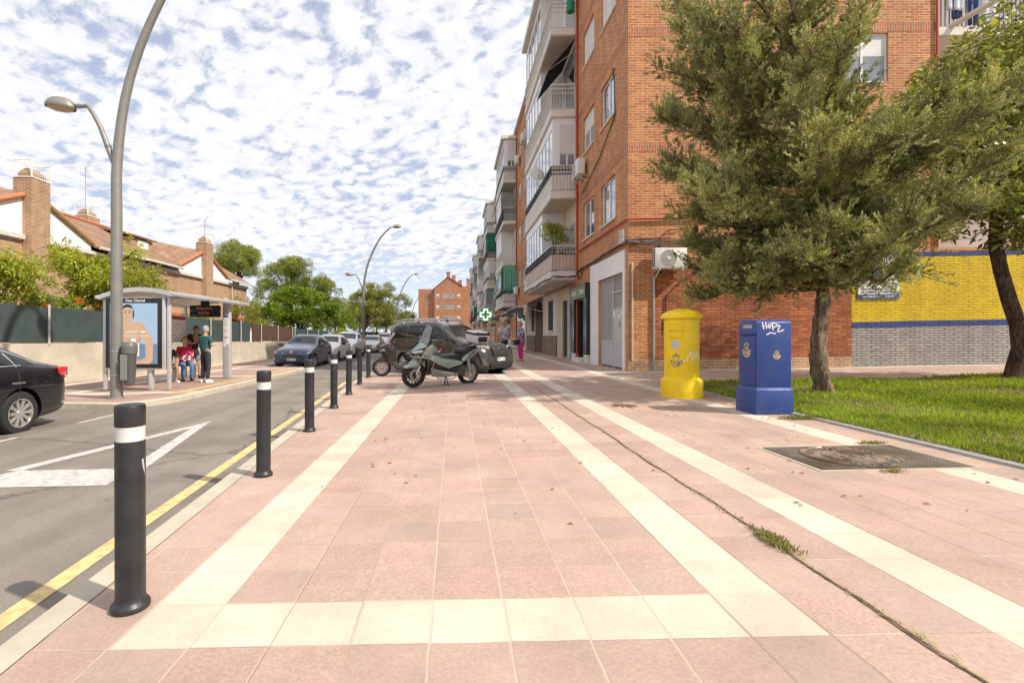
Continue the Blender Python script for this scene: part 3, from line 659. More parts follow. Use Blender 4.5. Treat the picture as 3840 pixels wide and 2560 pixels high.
# fallen leaves and litter specks scattered on the paving
V = []
for k in range(150):
    x, y = RNG.uniform(-1.2, 6.0), RNG.uniform(3.0, 14.0); a = RNG.uniform(0, 2 * PI); l = RNG.uniform(0.012, 0.03); w = l * 0.45
    if x > 4.8 and y < 11.6: x -= 2.5
    d = np.array([math.cos(a), math.sin(a)]); q = np.array([-d[1], d[0]]); z = G(x) + 0.006
    V += [(x - d[0] * l, y - d[1] * l, z), (x - q[0] * w, y - q[1] * w, z + 0.006), (x + d[0] * l, y + d[1] * l, z), (x + q[0] * w, y + q[1] * w, z + 0.004)]
tag(np_mesh('fallen_leaves', np.array(V), 4, P('dead_leaf', (0.14, 0.085, 0.04), 0.9, var=0.5, scale=3)), 'dry fallen leaves scattered over the paving', 'leaves', kind='stuff')
# ================================================================ street furniture
# ---- bollards
BPOS = [gp(300, 1395), gp(605, 1092), gp(711, 990), gp(767, 937), gp(801, 906), gp(826, 883), gp(846, 867)]
BL = ['scratched black bollard at the corner of the cream paving row', 'second black bollard of the kerb row, counting from the scratched one', 'third black bollard of the kerb row, before the lamp-lit bend', 'fourth black bollard of the kerb row',
      'fifth black bollard of the kerb row, in front of the blue parked car', 'sixth black bollard of the kerb row, its reflective band worn dark', 'last black bollard of the kerb row, beside the dark scooter']
BL[2] = 'third black bollard of the kerb row, counting from the scratched one'; BL[3] = 'fourth black bollard of the kerb row, where the yellow line ends behind it'
BL[3] = 'fourth black bollard of the kerb row, counting from the scratched one'; BL[4] = 'fifth black bollard of the kerb row, counting from the scratched one'
root = thing('bollard', BL[0], 'bollard', (0, 0, 0), 0, 'black bollards along the kerb')
mb = MB(); r = 0.0625
mb.lathe([(0.078, 0.0), (0.082, 0.008), (0.082, 0.022), (0.078, 0.03), (0.070, 0.036), (r + 0.001, 0.055), (r, 0.07), (r, 0.788)], seg=36, cap=False)
mb.lathe([(r, 0.855), (r + 0.001, 0.857), (r + 0.001, 0.944), (r - 0.002, 0.952), (r - 0.007, 0.955), (0, 0.956)], seg=36, cap=False)
mb.build('post', M['bollard_black'], root)
MB().lathe([(r - 0.001, 0.787), (r - 0.0015, 0.792), (r - 0.0015, 0.85), (r - 0.001, 0.857)], seg=36, cap=False).build('reflective_band', M['reflective'], root)
for i, (x, y) in enumerate(BPOS):
    o = root if i == 0 else copy_tree(root); o.location = (x, y, G(x)); o.rotation_euler = (random.uniform(-.006, .006), random.uniform(-.008, .008), random.uniform(0, 6)); o['label'] = BL[i]
    if i == 5:
        for ch in o.children:
            if ch.name.startswith('reflective'):
                ch.data = ch.data.copy(); ch.data.materials[0] = M['bollard_black']; ch['label'] = 'band blackened until it hardly shows'
# scratch on the nearest bollard
x, y = BPOS[0]
sc_ = MB()
for pts in ([(0.030, 0.70), (0.040, 0.703), (0.046, 0.655), (0.052, 0.60), (0.047, 0.63), (0.036, 0.66)], [(0.034, 0.905), (0.039, 0.905), (0.039, 0.895), (0.034, 0.895)]):
    v = [(px, -math.sqrt((r + 0.0008) ** 2 - px ** 2), z) for px, z in pts]; sc_.add(v, [tuple(range(len(v)))])
s = sc_.build('scuff_mark', P('scuff', (0.42, 0.42, 0.42), 0.7), root, smooth=0)

# ---- street lamps
def lamp_shape(k=1.0):
    return [(0, 0), (0, 1.2), (0, 2.6), (0, 4.0), (0.0, 4.9), (0.06, 5.7), (0.19, 6.55), (0.42, 7.4), (0.78, 8.3), (1.25, 9.2), (1.75, 9.85), (2.25, 10.30)]
def lamp_head(mbm, mbg, tip, d, s=1.0):
    """oval head pointing along +d (unit, in local x) from the arm tip"""
    x0 = tip[0]
    for nm in (0,):
        seg, rings = 20, 8
        cx = x0 + d * 0.40 * s; cz = tip[1] + 0.02
        v = []; fs = []
        prof = [(0.33, -0.075), (0.345, -0.045), (0.345, -0.02), (0.335, 0.0), (0.30, 0.075), (0.235, 0.13), (0.14, 0.165), (0.0, 0.175)]
        prof2 = [(0.30, -0.055), (0.27, -0.095), (0.18, -0.125), (0.0, -0.135)]
        for P_, target in ((prof, mbm), (prof2, mbg)):
            st0 = len(target.v); target.lathe([(a * s, b * s) for a, b in P_], (0, 0, 0), seg, cap=False, sy=0.62)
            Mx = Matrix.Translation((cx, 0, cz)) @ Matrix.Rotation(R(6) * d * -1, 4, 'Y')
            target.xf(Mx, st0)
    mbm.tube([(x0 - d * 0.04, 0, tip[1]), (x0 + d * 0.10 * s, 0, tip[1] + 0.01)], 0.045 * s, 10)
def make_lamp(label, loc, rz, scale=1.0, branch=True):
    t = thing('street_lamp', label, 'street lamp', loc, rz, 'curved grey street lamps')
    sh = lamp_shape(); pole = MB()
    pts = [Vector((x, 0, z)) for x, z in sh]
    # refine with Catmull-Rom
    fine_ = []
    for i in range(len(pts) - 1):
        p0, p1, p2, p3 = pts[max(i - 1, 0)], pts[i], pts[i + 1], pts[min(i + 2, len(pts) - 1)]
        for k in range(5):
            u = k / 5; fine_.append(0.5 * ((2 * p1) + (p2 - p0) * u + (2 * p0 - 5 * p1 + 4 * p2 - p3) * u * u + (3 * p1 - p0 - 3 * p2 + p3) * u ** 3))
    fine_.append(pts[-1]); N_ = len(fine_)
    rr = [0.122 - 0.062 * (i / N_) ** 1.15 for i in range(N_)]
    pole.tube(fine_, rr, 18); pole.lathe([(0.17, 0.0), (0.17, 0.012), (0.125, 0.03)], seg=18)
    pole.tube([(2.25, 0, 10.30), (2.42, 0, 10.36)], 0.045, 10)
    pole.build('pole', M['lamp_grey'], t)
    h, g = MB(), MB(); lamp_head(h, g, (2.40, 10.36), 1, 1.0); ho = h.build('lamp_head', M['lamp_grey'], t); g.build('lens', M['lamp_glass'], ho)
    if branch:
        a = MB(); a.tube([(-0.02, 0, 5.05), (-0.12, 0, 5.30), (-0.24, 0, 5.62), (-0.36, 0, 5.93), (-0.50, 0, 6.20), (-0.62, 0, 6.37), (-0.64, 0, 6.39)], [0.062, 0.058, 0.055, 0.05, 0.047, 0.045, 0.045], 12)
        a.tube([(-0.62, 0, 6.385), (-0.86, 0, 6.37)], 0.042, 10); a.lathe([(0.068, -0.02), (0.068, 0.02)], (-0.19, 0, 5.5), 12)
        a.build('arm', M['lamp_grey'], t)
        h, g = MB(), MB(); lamp_head(h, g, (-0.84, 6.38), -1, 0.95); ho = h.build('lamp_head', M['lamp_grey'], t); g.build('lens', M['lamp_glass'], ho)
    return t
L1 = gp(268, 915)
lamp1 = make_lamp('tall curved grey street lamp with a litter bin, before the bus shelter', (L1[0], L1[1], G(L1[0])), 0)
for (x, y, lab, rz) in [(-7.55, 41, 'dark curved street lamp rising behind the white parked cars', 0), (-8.4, 73, 'street lamp with curved top before the pale acacia trees', 0), (-9.2, 107, 'street lamp whose head meets the edge of the gabled brick building', 0),
                        (-9.9, 139, 'small far street lamp in front of the gabled brick building, curving right', 0), (-0.6, 150, 'farthest street lamp, before the white windows of the gabled building', 0)]:
    o = copy_tree(lamp1); o.location = (x, y, G(x)); o.rotation_euler = (0, 0, rz); o['label'] = lab
# ---- litter bin on the lamp
b = thing('litter_bin', 'grey litter bin strapped to the street lamp pole', 'litter bin', (L1[0] + 0.30, L1[1] - 0.03, G(L1[0])), 0)
m_ = MB(); m_.lathe([(0.085, 0.30), (0.10, 0.315), (0.125, 0.62), (0.14, 0.98), (0.145, 1.0)], seg=22); m_.build('body', M['bin_grey'], b)
m_ = MB(); m_.lathe([(0.153, 0.985), (0.155, 1.13), (0.145, 1.19), (0.105, 1.235), (0, 1.25)], seg=22); m_.build('lid', P('bin_lid', (0.13, 0.13, 0.125), 0.4), b)
m_ = MB(); m_.prism([(-0.10, -0.147), (0.045, -0.145), (0.045, -0.155), (-0.10, -0.157)], 0.42, 0.965); m_.build('front_panel', M['bin_light'], b)
m_ = MB(); m_.box(-0.30, -0.12, -0.05, 0.05, 1.02, 1.05); m_.box(-0.30, -0.10, -0.05, 0.05, 0.50, 0.53); m_.build('bracket', M['bin_grey'], b)
m_ = MB()
for z in (0.515, 1.035): m_.lathe([(0.1225, -0.012), (0.1255, -0.012), (0.1255, 0.012), (0.1225, 0.012)], (-0.30, 0.03, z), 20)
m_.build('strap', M['galvanised'], b)
# ---- no-entry sign edge-on beside lamp 2
s = thing('road_sign', 'red round road sign on a thin post near the second street lamp', 'road sign', (-7.9, 43, G(-7.9)), R(70))
MB().tube([(0, 0, 0), (0, 0, 2.9)], 0.035, 10).build('post', M['galvanised'], s)
MB().lathe([(0.32, -0.012), (0.32, 0.012)], (0, 0.05, 2.55), 24, 'y').build('disc', P('sign_red', (0.50, 0.03, 0.03), 0.4), s)
MB().box(-0.22, 0.22, 0.025, 0.036, 2.49, 2.61).build('bar', M['ink_white'], s)

# ---- bus shelter
SX, SY = -7.15, 12.35
sh = thing('bus_shelter', 'grey bus shelter with a curved roof and a lit advertising panel', 'bus shelter', (SX, SY, G(SX)), 0)
def arc(x):   # roof underside over x in [-1.85, 0.15]
    t = (x + 0.74) / 0.95; return 2.50 - 0.17 * t * t + 0.03 * t
rf = MB(); xs2 = np.linspace(-1.68, 0.16, 17)
top = [(x, arc(x) + 0.055) for x in xs2]; bot = [(x, arc(x)) for x in xs2[::-1]]
for i in range(16):
    q = [(xs2[i], arc(xs2[i])), (xs2[i + 1], arc(xs2[i + 1])), (xs2[i + 1], arc(xs2[i + 1]) + 0.05), (xs2[i], arc(xs2[i]) + 0.05)]
    rf.prism(q, -0.12, 4.27, 'y')
rf.build('roof', M['shelter_roof'], sh, smooth=30, fix=True)
rr = MB()
for y0 in (-0.15, 2.0, 4.24):
    for i in range(16): rr.prism([(xs2[i], arc(xs2[i]) - 0.045), (xs2[i + 1], arc(xs2[i + 1]) - 0.045), (xs2[i + 1], arc(xs2[i + 1]) + 0.065), (xs2[i], arc(xs2[i]) + 0.065)], y0, y0 + 0.05, 'y')
rr.rbox(0.15, 0.24, -0.17, 4.32, arc(0.16) - 0.03, arc(0.16) + 0.075, 0.03); rr.rbox(-1.76, -1.67, -0.17, 4.32, arc(-1.68) - 0.03, arc(-1.68) + 0.06, 0.025)
rr.build('roof_rib', M['shelter_metal'], sh, smooth=30, fix=True)
for (x, y, w) in ((0.0, 0.0, 0.085), (-1.60, 0.0, 0.085), (-1.72, 3.9, 0.085), (-1.72, 1.95, 0.07)):
    MB().rbox(x - w / 2, x + w / 2, y - w / 2, y + w / 2, 0, arc(x) - 0.01, 0.02, 3).build('post', M['shelter_metal'], sh)
MB().rbox(-0.22, 0.02, 3.30, 3.45, 0, arc(-0.1) - 0.01, 0.03, 3).build('totem_post', M['shelter_metal'], sh)
tm = MB(); tm.box(-0.185, -0.015, 3.29, 3.2995, 1.02, 2.02); tmo = tm.build('timetable', M['ink_white'], sh)
tl = MB().m(0)
tl.m(0); tl.box(-0.18, -0.02, 3.285, 3.2895, 1.94, 2.0); tl.m(1); tl.box(-0.18, -0.02, 3.285, 3.2895, 1.70, 1.715); tl.box(-0.18, -0.02, 3.285, 3.2895, 1.50, 1.515); tl.m(2); tl.box(-0.18, -0.02, 3.285, 3.2895, 1.29, 1.31); tl.box(-0.09, -0.02, 3.285, 3.2895, 1.05, 1.08)
tl.m(3)
for k in range(18): tl.box(-0.175, -0.175 + random.uniform(0.05, 0.14), 3.285, 3.2895, 1.10 + 0.046 * k, 1.108 + 0.046 * k)
tl.build('print', [M['sign_blue'], P('print_green', (0.12, 0.42, 0.2), 0.5), M['ink_red'], M['ac_fan']], tmo)
# advertising panel across the near end
ad = MB(); ad.rbox(-1.55, -0.06, -0.10, 0.10, 0.52, 2.32, 0.012); ad.build('advert_case', M['shelter_metal'], sh)
ad = MB(); ad.box(-1.52, -0.12, -0.112, -0.10, 0.56, 2.30); ado = ad.build('advert_frame', M['shelter_black'], sh)
for x in (-1.35, -0.45): MB().rbox(x - 0.05, x + 0.05, -0.05, 0.05, 0, 0.53, 0.02).build('panel_foot', M['shelter_metal'], sh)
px0, px1, pz0, pz1 = -1.41, -0.23, 0.66, 2.17
ps = MB(); ps.box(px0, px1, -0.117, -0.1125, pz0, pz1); poster = ps.build('poster', M['poster_sky'], sh)
def art(parent, name, polys, mat, yy):
    m = MB()
    for p in polys: m.add([(px0 + (px1 - px0) * a, yy, pz0 + (pz1 - pz0) * b) for a, b in p], [tuple(range(len(p)))])
    return m.build(name, mat, parent, smooth=0, fix=True)
def ell(cx, cy, rx, ry, n_=24): return [(cx + rx * math.cos(2 * PI * k / n_), cy + ry * math.sin(2 * PI * k / n_)) for k in range(n_)]
def art_quads(name, mat, yy, polys):   # front faces look towards -y
    m = MB()
    for p in polys:
        q = [(px0 + (px1 - px0) * a, yy, pz0 + (pz1 - pz0) * b) for a, b in p]; m.add(q, [tuple(range(len(q)))])
    return m.build(name, mat, sh, smooth=0)
art_quads('poster_print', M['poster_sea'], -0.1178, [[(0, 0), (1, 0), (1, 0.33), (0, 0.33)]])
body = [(0.16, 0.0), (0.50, 0.0), (0.56, 0.18), (0.60, 0.36), (0.66, 0.44), (0.74, 0.36), (0.755, 0.10), (0.62, 0.06), (0.56, 0.02), (0.60, 0.0), (0.84, 0.0), (0.90, 0.05), (0.915, 0.34), (0.88, 0.42), (0.76, 0.58), (0.70, 0.67), (0.62, 0.70), (0.50, 0.68), (0.44, 0.71), (0.30, 0.68), (0.10, 0.60), (0.02, 0.48), (0.02, 0.0)]
art_quads('poster_print', M['skin_print'], -0.1180, [body]); art_quads('poster_print', M['skin_print'], -0.1182, [[(0.30, 0.68), (0.46, 0.70), (0.47, 0.80), (0.29, 0.79)], ell(0.49, 0.83, 0.02, 0.03)]); art_quads('poster_print', M['skin_print'], -0.1184, [ell(0.37, 0.84, 0.112, 0.115)])
art_quads('poster_print', M['hair_print'], -0.119, [[(0.262, 0.885), (0.28, 0.955), (0.36, 0.985), (0.45, 0.97), (0.497, 0.90), (0.45, 0.925), (0.36, 0.935), (0.30, 0.92)], [(0.25, 0.80), (0.244, 0.89), (0.268, 0.905), (0.272, 0.85)], [(0.482, 0.76), (0.484, 0.87), (0.505, 0.90), (0.515, 0.80), (0.497, 0.74)],
    ell(0.325, 0.862, 0.028, 0.006), ell(0.42, 0.862, 0.028, 0.006), ell(0.33, 0.848, 0.014, 0.006), ell(0.415, 0.848, 0.014, 0.006)])
art_quads('poster_print', M['skin_print_dark'], -0.1192, [ell(0.372, 0.785, 0.026, 0.005), [(0.366, 0.812), (0.388, 0.812), (0.38, 0.84)], [(0.555, 0.20), (0.575, 0.20), (0.66, 0.44), (0.64, 0.44)]])
art_quads('poster_print', M['ink_white'], -0.1195, [[(0.44, 0.0), (0.58, 0.0), (0.58, 0.10), (0.56, 0.12), (0.46, 0.12), (0.44, 0.10)], [(0.40, 0.13), (0.62, 0.13), (0.62, 0.34), (0.40, 0.34)], [(0.45, 0.35), (0.55, 0.35), (0.55, 0.42), (0.45, 0.42)]])
def XZ(x, y, z): return Matrix.Translation((x, y, z)) @ Matrix.Rotation(PI / 2, 4, 'X')
tx = MB(); tx.text('LACOSTE', 0.072, XZ(-0.86, -0.121, 1.455), bold=0.002); tx.text('ORIGINAL AQUA', 0.084, XZ(-0.775, -0.121, 1.355)); tx.text('Clear Channel', 0.085, XZ(-0.78, -0.121, 2.235), bold=0.002)
tx.box(-1.16, -1.09, -0.121, -0.1195, 2.20, 2.265)
# small crocodile emblem beside the word
cz, cx = 1.455, -0.585
tx.add([(cx + a, -0.121, cz + b) for a, b in [(-0.09, 0.0), (-0.05, 0.022), (0.0, 0.03), (0.05, 0.016), (0.09, 0.03), (0.07, 0.0), (0.03, -0.008), (0.02, -0.03), (0.005, -0.012), (-0.03, -0.012), (-0.05, -0.03), (-0.055, -0.008)]], [tuple(range(12))[::-1]])
tx.build('lettering', M['ink_white'], sh, smooth=0)
sm = MB(); sm.text('ORIGINAL', 0.03, XZ(-0.83, -0.121, 1.02)); sm.box(-0.88, -0.78, -0.121, -0.1202, 0.93, 0.94); sm.build('lettering', M['ink_dark'], sh, smooth=0)
# rear glass, map case, bench, display
MB().box(-1.735, -1.725, 0.08, 3.85, 0.35, 2.1).build('rear_glass', M['clear_glass'], sh)
pk = MB()
for k in range(9): pk.box(-1.722, -1.719, 3.0 + 0.09 * k, 3.05 + 0.09 * k, 1.38, 1.46); pk.ball((-1.72, 3.025 + 0.09 * k, 1.475), (0.003, 0.02, 0.02), 8, 4)
pk.build('glass_decal', M['cable_light'], sh)
mp = MB(); mp.rbox(-1.70, -1.62, 2.75, 3.75, 1.15, 2.0, 0.02); mpo = mp.build('map_case', M['shelter_metal'], sh)
m_ = MB().m(0); m_.box(-1.62, -1.612, 2.82, 3.68, 1.2, 1.96); m_.m(1); m_.box(-1.611, -1.607, 2.82, 3.68, 1.86, 1.96); m_.m(2)
for k in range(26):
    y0, z0 = random.uniform(2.85, 3.5), random.uniform(1.24, 1.78); m_.box(-1.611, -1.607, y0, y0 + random.uniform(0.03, 0.16), z0, z0 + random.uniform(0.006, 0.03))
m_.build('map_print', [M['ink_white'], M['ink_red'], M['galvanised']], mpo)
be = MB(); be.rbox(-1.55, -1.15, 1.3, 3.9, 0.42, 0.455, 0.012); be.build('bench_seat', M['bench_slat'], sh)
for y in (1.5, 2.6, 3.75): MB().box(-1.40, -1.30, y - 0.03, y + 0.03, 0, 0.42).build('bench_leg', M['shelter_metal'], sh)
MB().tube([(-1.5, 3.9, 0.0), (-1.5, 3.9, 0.72), (-1.1, 3.9, 0.72), (-1.1, 3.9, 0.0)], 0.03, 8).build('lean_rail', M['shelter_metal'], sh)
di = MB(); di.rbox(-1.08, -0.16, 2.95, 3.09, 1.93, 2.30, 0.02); dio = di.build('display', M['shelter_black'], sh)
MB().box(-0.75, -0.5, 2.99, 3.05, 2.29, 2.44).build('display_hanger', M['shelter_black'], sh)
n = NB('led'); n.set(color=(0.1, 0.02, 0.0), emit=(1.0, 0.20, 0.02), estr=0.6); M['led'] = n.mat
lt = MB(); lt.text('PROXIMAS LLEGADAS', 0.05, XZ(-0.62, 2.945, 2.20)); lt.text('4 min   9 min', 0.06, XZ(-0.62, 2.945, 2.06)); lt.build('led_text', M['led'], dio, smooth=0)

# ---- post boxes
def horn_logo(mb, s, M4, gaps=True):
    """post horn with a crown above, drawn as flat strokes in the xz plane and placed by M4"""
    def stroke(pts, w):
        n_ = len(pts); v = []
        for i in range(n_):
            a = Vector(pts[max(i - 1, 0)]); b_ = Vector(pts[min(i + 1, n_ - 1)]); d = (b_ - a).normalized(); q = Vector((-d.y, d.x)) * w / 2; p = Vector(pts[i])
            v += [p - q, p + q]
        vv = [M4 @ Vector((p.x * s, 0, p.y * s)) for p in v]
        mb.add(vv, [(2 * i, 2 * i + 1, 2 * i + 3, 2 * i + 2) for i in range(n_ - 1)])
    w = 0.09
    stroke([(0.62 * math.cos(t), -0.02 + 0.62 * math.sin(t)) for t in np.linspace(PI, 2 * PI, 18)], w)           # bell
    stroke([(-0.62, 0.0), (-0.42, 0.0), (-0.30, -0.22), (-0.27, -0.4)], w); stroke([(0.62, 0.0), (0.42, 0.0), (0.30, -0.35), (0.15, -0.46)], w)
    stroke([((0.08 + 0.035 * t) * math.cos(t * 1.2 + 1.0), -0.20 + (0.08 + 0.035 * t) * math.sin(t * 1.2 + 1.0)) for t in np.linspace(0, 5.4, 30)], w)  # spiral
    stroke([(-0.30, 0.16), (0.30, 0.16)], 0.11)
    for c_ in (-0.22, 0.0, 0.22): stroke([(c_ + 0.13 * math.cos(t), 0.46 + 0.17 * math.sin(t) * (1.25 if c_ == 0 else 1)) for t in np.linspace(0, PI, 10)], 0.07)
    for c_ in (-0.35, -0.12, 0.12, 0.35): stroke([(c_, 0.47), (c_ * 0.92, 0.32)], 0.07)
    stroke([(0.0, 0.64), (0.0, 0.80)], 0.06); stroke([(-0.07, 0.73), (0.07, 0.73)], 0.05)
YX, YY = 4.29, 9.28
yb = thing('post_box', 'yellow cylindrical post box with a domed cap on the paving', 'post box', (YX, YY, G(YX)), 0)
m_ = MB(); m_.lathe([(0.362, -0.01), (0.366, 0.04), (0.366, 0.30), (0.355, 0.335), (0.325, 0.352), (0.31, 0.36)], seg=40); m_.build('base', M['post_yellow'], yb)
m_ = MB(); m_.lathe([(0.305, 0.355), (0.305, 1.46)], seg=40, cap=False); bo = m_.build('body', M['post_yellow'], yb)
m_ = MB(); m_.lathe([(0.30, 1.455), (0.345, 1.455), (0.362, 1.475), (0.362, 1.50), (0.33, 1.555), (0.24, 1.61), (0.12, 1.64), (0, 1.648)], seg=40, cap=False); m_.build('cap', M['post_yellow'], yb)
def cyl_pt(a, z, rr_): return (rr_ * math.sin(a), -rr_ * math.cos(a), z)
def curved(mb, a0, a1, z0, z1, r0, r1, n_=8):
    v = []; fs = []
    for i in range(n_ + 1):
        a = a0 + (a1 - a0) * i / n_; v += [cyl_pt(a, z0, r0), cyl_pt(a, z1, r0), cyl_pt(a, z1, r1), cyl_pt(a, z0, r1)]
    for i in range(n_):
        for k in range(4): fs.append((i * 4 + k, i * 4 + (k + 1) % 4, i * 4 + 4 + (k + 1) % 4, i * 4 + 4 + k))
    fs += [(0, 1, 2, 3), tuple(n_ * 4 + k for k in (3, 2, 1, 0))]; mb.add(v, fs)
# the slot faces front-left: the box is turned a little clockwise
A0 = R(-72)
m_ = MB()
for (z0, z1, dr) in ((1.375, 1.405, 0.045), (1.335, 1.37, 0.07), (1.29, 1.33, 0.06), (1.245, 1.285, 0.075), (1.12, 1.24, 0.03)): curved(m_, A0, A0 + R(50), z0, z1, 0.30, 0.305 + dr)
m_.prism([(-0.30, -0.18), (-0.17, -0.30), (-0.12, -0.28), (-0.25, -0.14)], 1.40, 1.425); m_.build('slot_hood', M['post_yellow'], yb, fix=True)
m_ = MB(); curved(m_, A0 + R(12), A0 + R(41), 0.905, 1.055, 0.303, 0.308); m_.build('notice_plate', M['metal_plate'], yb, fix=True)
def wrap(mb, a_c, z_c, rr_):
    """bend flat xz artwork round the cylinder"""
    mb.v = [cyl_pt(a_c + x / rr_, z_c + z, rr_) for x, y, z in mb.v]
m_ = MB(); horn_logo(m_, 0.165, Matrix.Identity(4)); wrap(m_, A0 + R(30), 0.68, 0.3068); m_.build('emblem', M['logo_blue'], yb, smooth=0, fix=True)
m_ = MB()
def pen(mb, pts, w=0.012):
    for a, b_ in zip(pts[:-1], pts[1:]):
        a, b_ = Vector(a), Vector(b_); d = (b_ - a).normalized(); q = Vector((-d.y, d.x)) * w / 2
        mb.add([(p.x, 0, p.y) for p in (a - q, b_ - q + d * w * .3, b_ + q + d * w * .3, a + q)], [(0, 1, 2, 3)])
pen(m_, [(-0.16, -0.08), (-0.10, -0.07), (-0.03, 0.10), (0.0, -0.08), (-0.10, 0.0), (0.02, 0.02)]); pen(m_, [(0.02, -0.06), (0.05, 0.07), (0.08, -0.03), (0.11, 0.08), (0.12, -0.06)]); pen(m_, [(0.15, -0.05), (0.16, 0.05), (0.19, 0.03), (0.16, 0.0), (0.19, -0.05)])
wrap(m_, R(10), 0.76, 0.3072); m_.build('graffiti', M['ink_white'], yb, smooth=0, fix=True)
m_ = MB()
for k in range(46):
    a, z = random.uniform(-1.5, 1.5), random.uniform(0.38, 1.42); w = random.uniform(0.003, 0.010); h_ = random.uniform(0.003, 0.014)
    m_.add([cyl_pt(a - w / .3, z, 0.3066), cyl_pt(a + w / .3, z + h_ * .3, 0.3066), cyl_pt(a + w * .4 / .3, z + h_, 0.3066)], [(0, 1, 2)])
m_.build('paint_chip', P('chip_pale', (0.70, 0.66, 0.55), 0.7), yb, smooth=0)
# blue box
BX, BY = 4.36, 7.10
bb = thing('parcel_box', 'blue mail cabinet with white graffiti and gold emblems on the lawn edge', 'mail box', (BX, BY, G(BX)), 0)
m_ = MB(); m_.hull([(x, y, z) for x in (0, 0.54) for y in (0, 0.52) for z in (-0.02, 0.36)] + [(x, y, 0.395) for x in (0.03, 0.51) for y in (0.03, 0.49)], 0.008); m_.build('plinth', M['post_blue'], bb)
m_ = MB(); pro = [(0.035, 0.39), (0.485, 0.39), (0.485, 1.335)] + [(0.26 + 0.225 * math.cos(t), 1.335 + 0.05 * math.sin(t)) for t in np.linspace(0.35, PI - 0.35, 9)] + [(0.035, 1.335)]
m_.hull([(x, a, b_) for x in (0.03, 0.53) for a, b_ in pro], 0.006); m_.build('cabinet', M['post_blue'], bb)
m_ = MB(); m_.hull([(x, y, z) for x in (0.016, 0.034) for y in (0.06, 0.465) for z in (0.43, 1.14)], 0.004); do = m_.build('door', M['post_blue'], bb)
m_ = MB(); m_.lathe([(0.014, 0.0), (0.014, 0.02)], (-0.002, 0.43, 0.72), 12, 'x'); m_.build('lock', M['chrome'], do)
m_ = MB(); m_.hull([(0.034, y, z) for y in (0.05, 0.47) for z in (1.17, 1.20)] + [(-0.012, y, 1.165) for y in (0.05, 0.47)] + [(-0.012, y, 1.175) for y in (0.05, 0.47)], 0.003); m_.build('slot_flap', M['post_blue'], bb)
m_ = MB(); m_.box(0.024, 0.031, 0.14, 0.36, 1.255, 1.305); m_.build('label_plate', M['metal_plate'], bb)
m_ = MB(); horn_logo(m_, 0.155, Matrix.Translation((0.0145, 0.26, 0.93)) @ Matrix.Rotation(-PI / 2, 4, 'Z')); m_.build('emblem', M['logo_gold'], bb, smooth=0, fix=True)
m_ = MB(); horn_logo(m_, 0.085, Matrix.Translation((0.32, 0.033, 0.865))); m_.build('emblem', M['logo_gold'], bb, smooth=0, fix=True)
m_ = MB(); w = 0.016
for pts in ([(-0.16, 0.08), (-0.14, -0.02)], [(-0.17, 0.02), (-0.10, 0.035)], [(-0.115, 0.085), (-0.10, -0.01)], [(-0.075, 0.02), (-0.03, 0.03), (-0.04, 0.055), (-0.075, 0.05), (-0.08, 0.01), (-0.04, 0.0)], [(-0.02, 0.07), (-0.005, -0.03)], [(-0.03, 0.07), (0.05, 0.06), (0.055, 0.02), (0.0, 0.015)], [(0.06, 0.03), (0.10, 0.035), (0.055, -0.055), (0.075, -0.06), (0.15, -0.03)], [(-0.10, -0.10), (-0.04, -0.07), (0.03, -0.085)]): pen(m_, pts, w)
m_.xf(Matrix.Translation((0.27, 0.0325, 1.26))); m_.build('graffiti', M['ink_white'], bb, smooth=0, fix=True)
m_ = MB()
for k in range(60):
    x, z = random.uniform(0.03, 0.52), abs(random.gauss(0.0, 0.14)) + 0.02
    if z > 0.34: continue
    w = random.uniform(0.002, 0.012); m_.add([(x - w, -0.0022, z), (x + w, -0.0022, z + w * .4), (x + w * .3, -0.0022, z + w * 1.3), (x - w * .6, -0.0022, z + w)], [(0, 1, 2, 3)])
m_.build('paint_chip', P('chip_green', (0.10, 0.16, 0.13), 0.8, var=0.6, scale=30), bb, smooth=0)

# ---- manhole: rectangular frame with a round cover
mh = thing('manhole', 'wet cast iron manhole with a round lettered cover set in a rectangular frame', 'manhole', (3.875, 4.71, G(3.875) + 0.004), 0, ry=-0.02)
MB().box(-0.70, 0.70, -0.455, 0.455, -0.03, 0.001).build('surround', P('grout_pale', (0.45, 0.40, 0.32), 0.9, var=0.2), mh)
m_ = MB(); m_.box(-0.665, 0.665, -0.42, 0.42, -0.03, 0.006); m_.build('frame', M['cast_iron'], mh)
cx, cy = -0.095, -0.01
m_ = MB(); m_.lathe([(0.395, 0.006), (0.395, 0.014), (0.372, 0.014), (0.368, 0.009), (0, 0.009)], (cx, cy, 0), 48, cap=False); m_.lathe([(0.225, 0.009), (0.222, 0.016), (0.198, 0.016), (0.195, 0.009)], (cx, cy, 0), 40, cap=False)
cv = m_.build('cover', M['iron_plain'], mh)
m_ = MB()
for word, a0, rr_ in (('SANEAMIENTO', R(150), 0.30), ('REGISTRO', R(-30), 0.30)):
    for k, ch in enumerate(word):
        a = a0 - k * R(13); m_.text(ch, 0.085, Matrix.Translation((cx + rr_ * math.cos(a), cy + rr_ * math.sin(a), 0.0135)) @ Matrix.Rotation(a - PI / 2, 4, 'Z'), 0.004, bold=0.003)
for k in range(10): m_.lathe([(0.028, 0.008), (0.026, 0.017), (0, 0.018)], (cx + 0.12 * (k % 4 - 1.5) * 0.9, cy + 0.085 * (k // 4 - 1), 0), 10, cap=False)
m_.build('lettering', P('iron_worn', (0.26, 0.22, 0.185), 0.5, 0.3), cv, smooth=0)
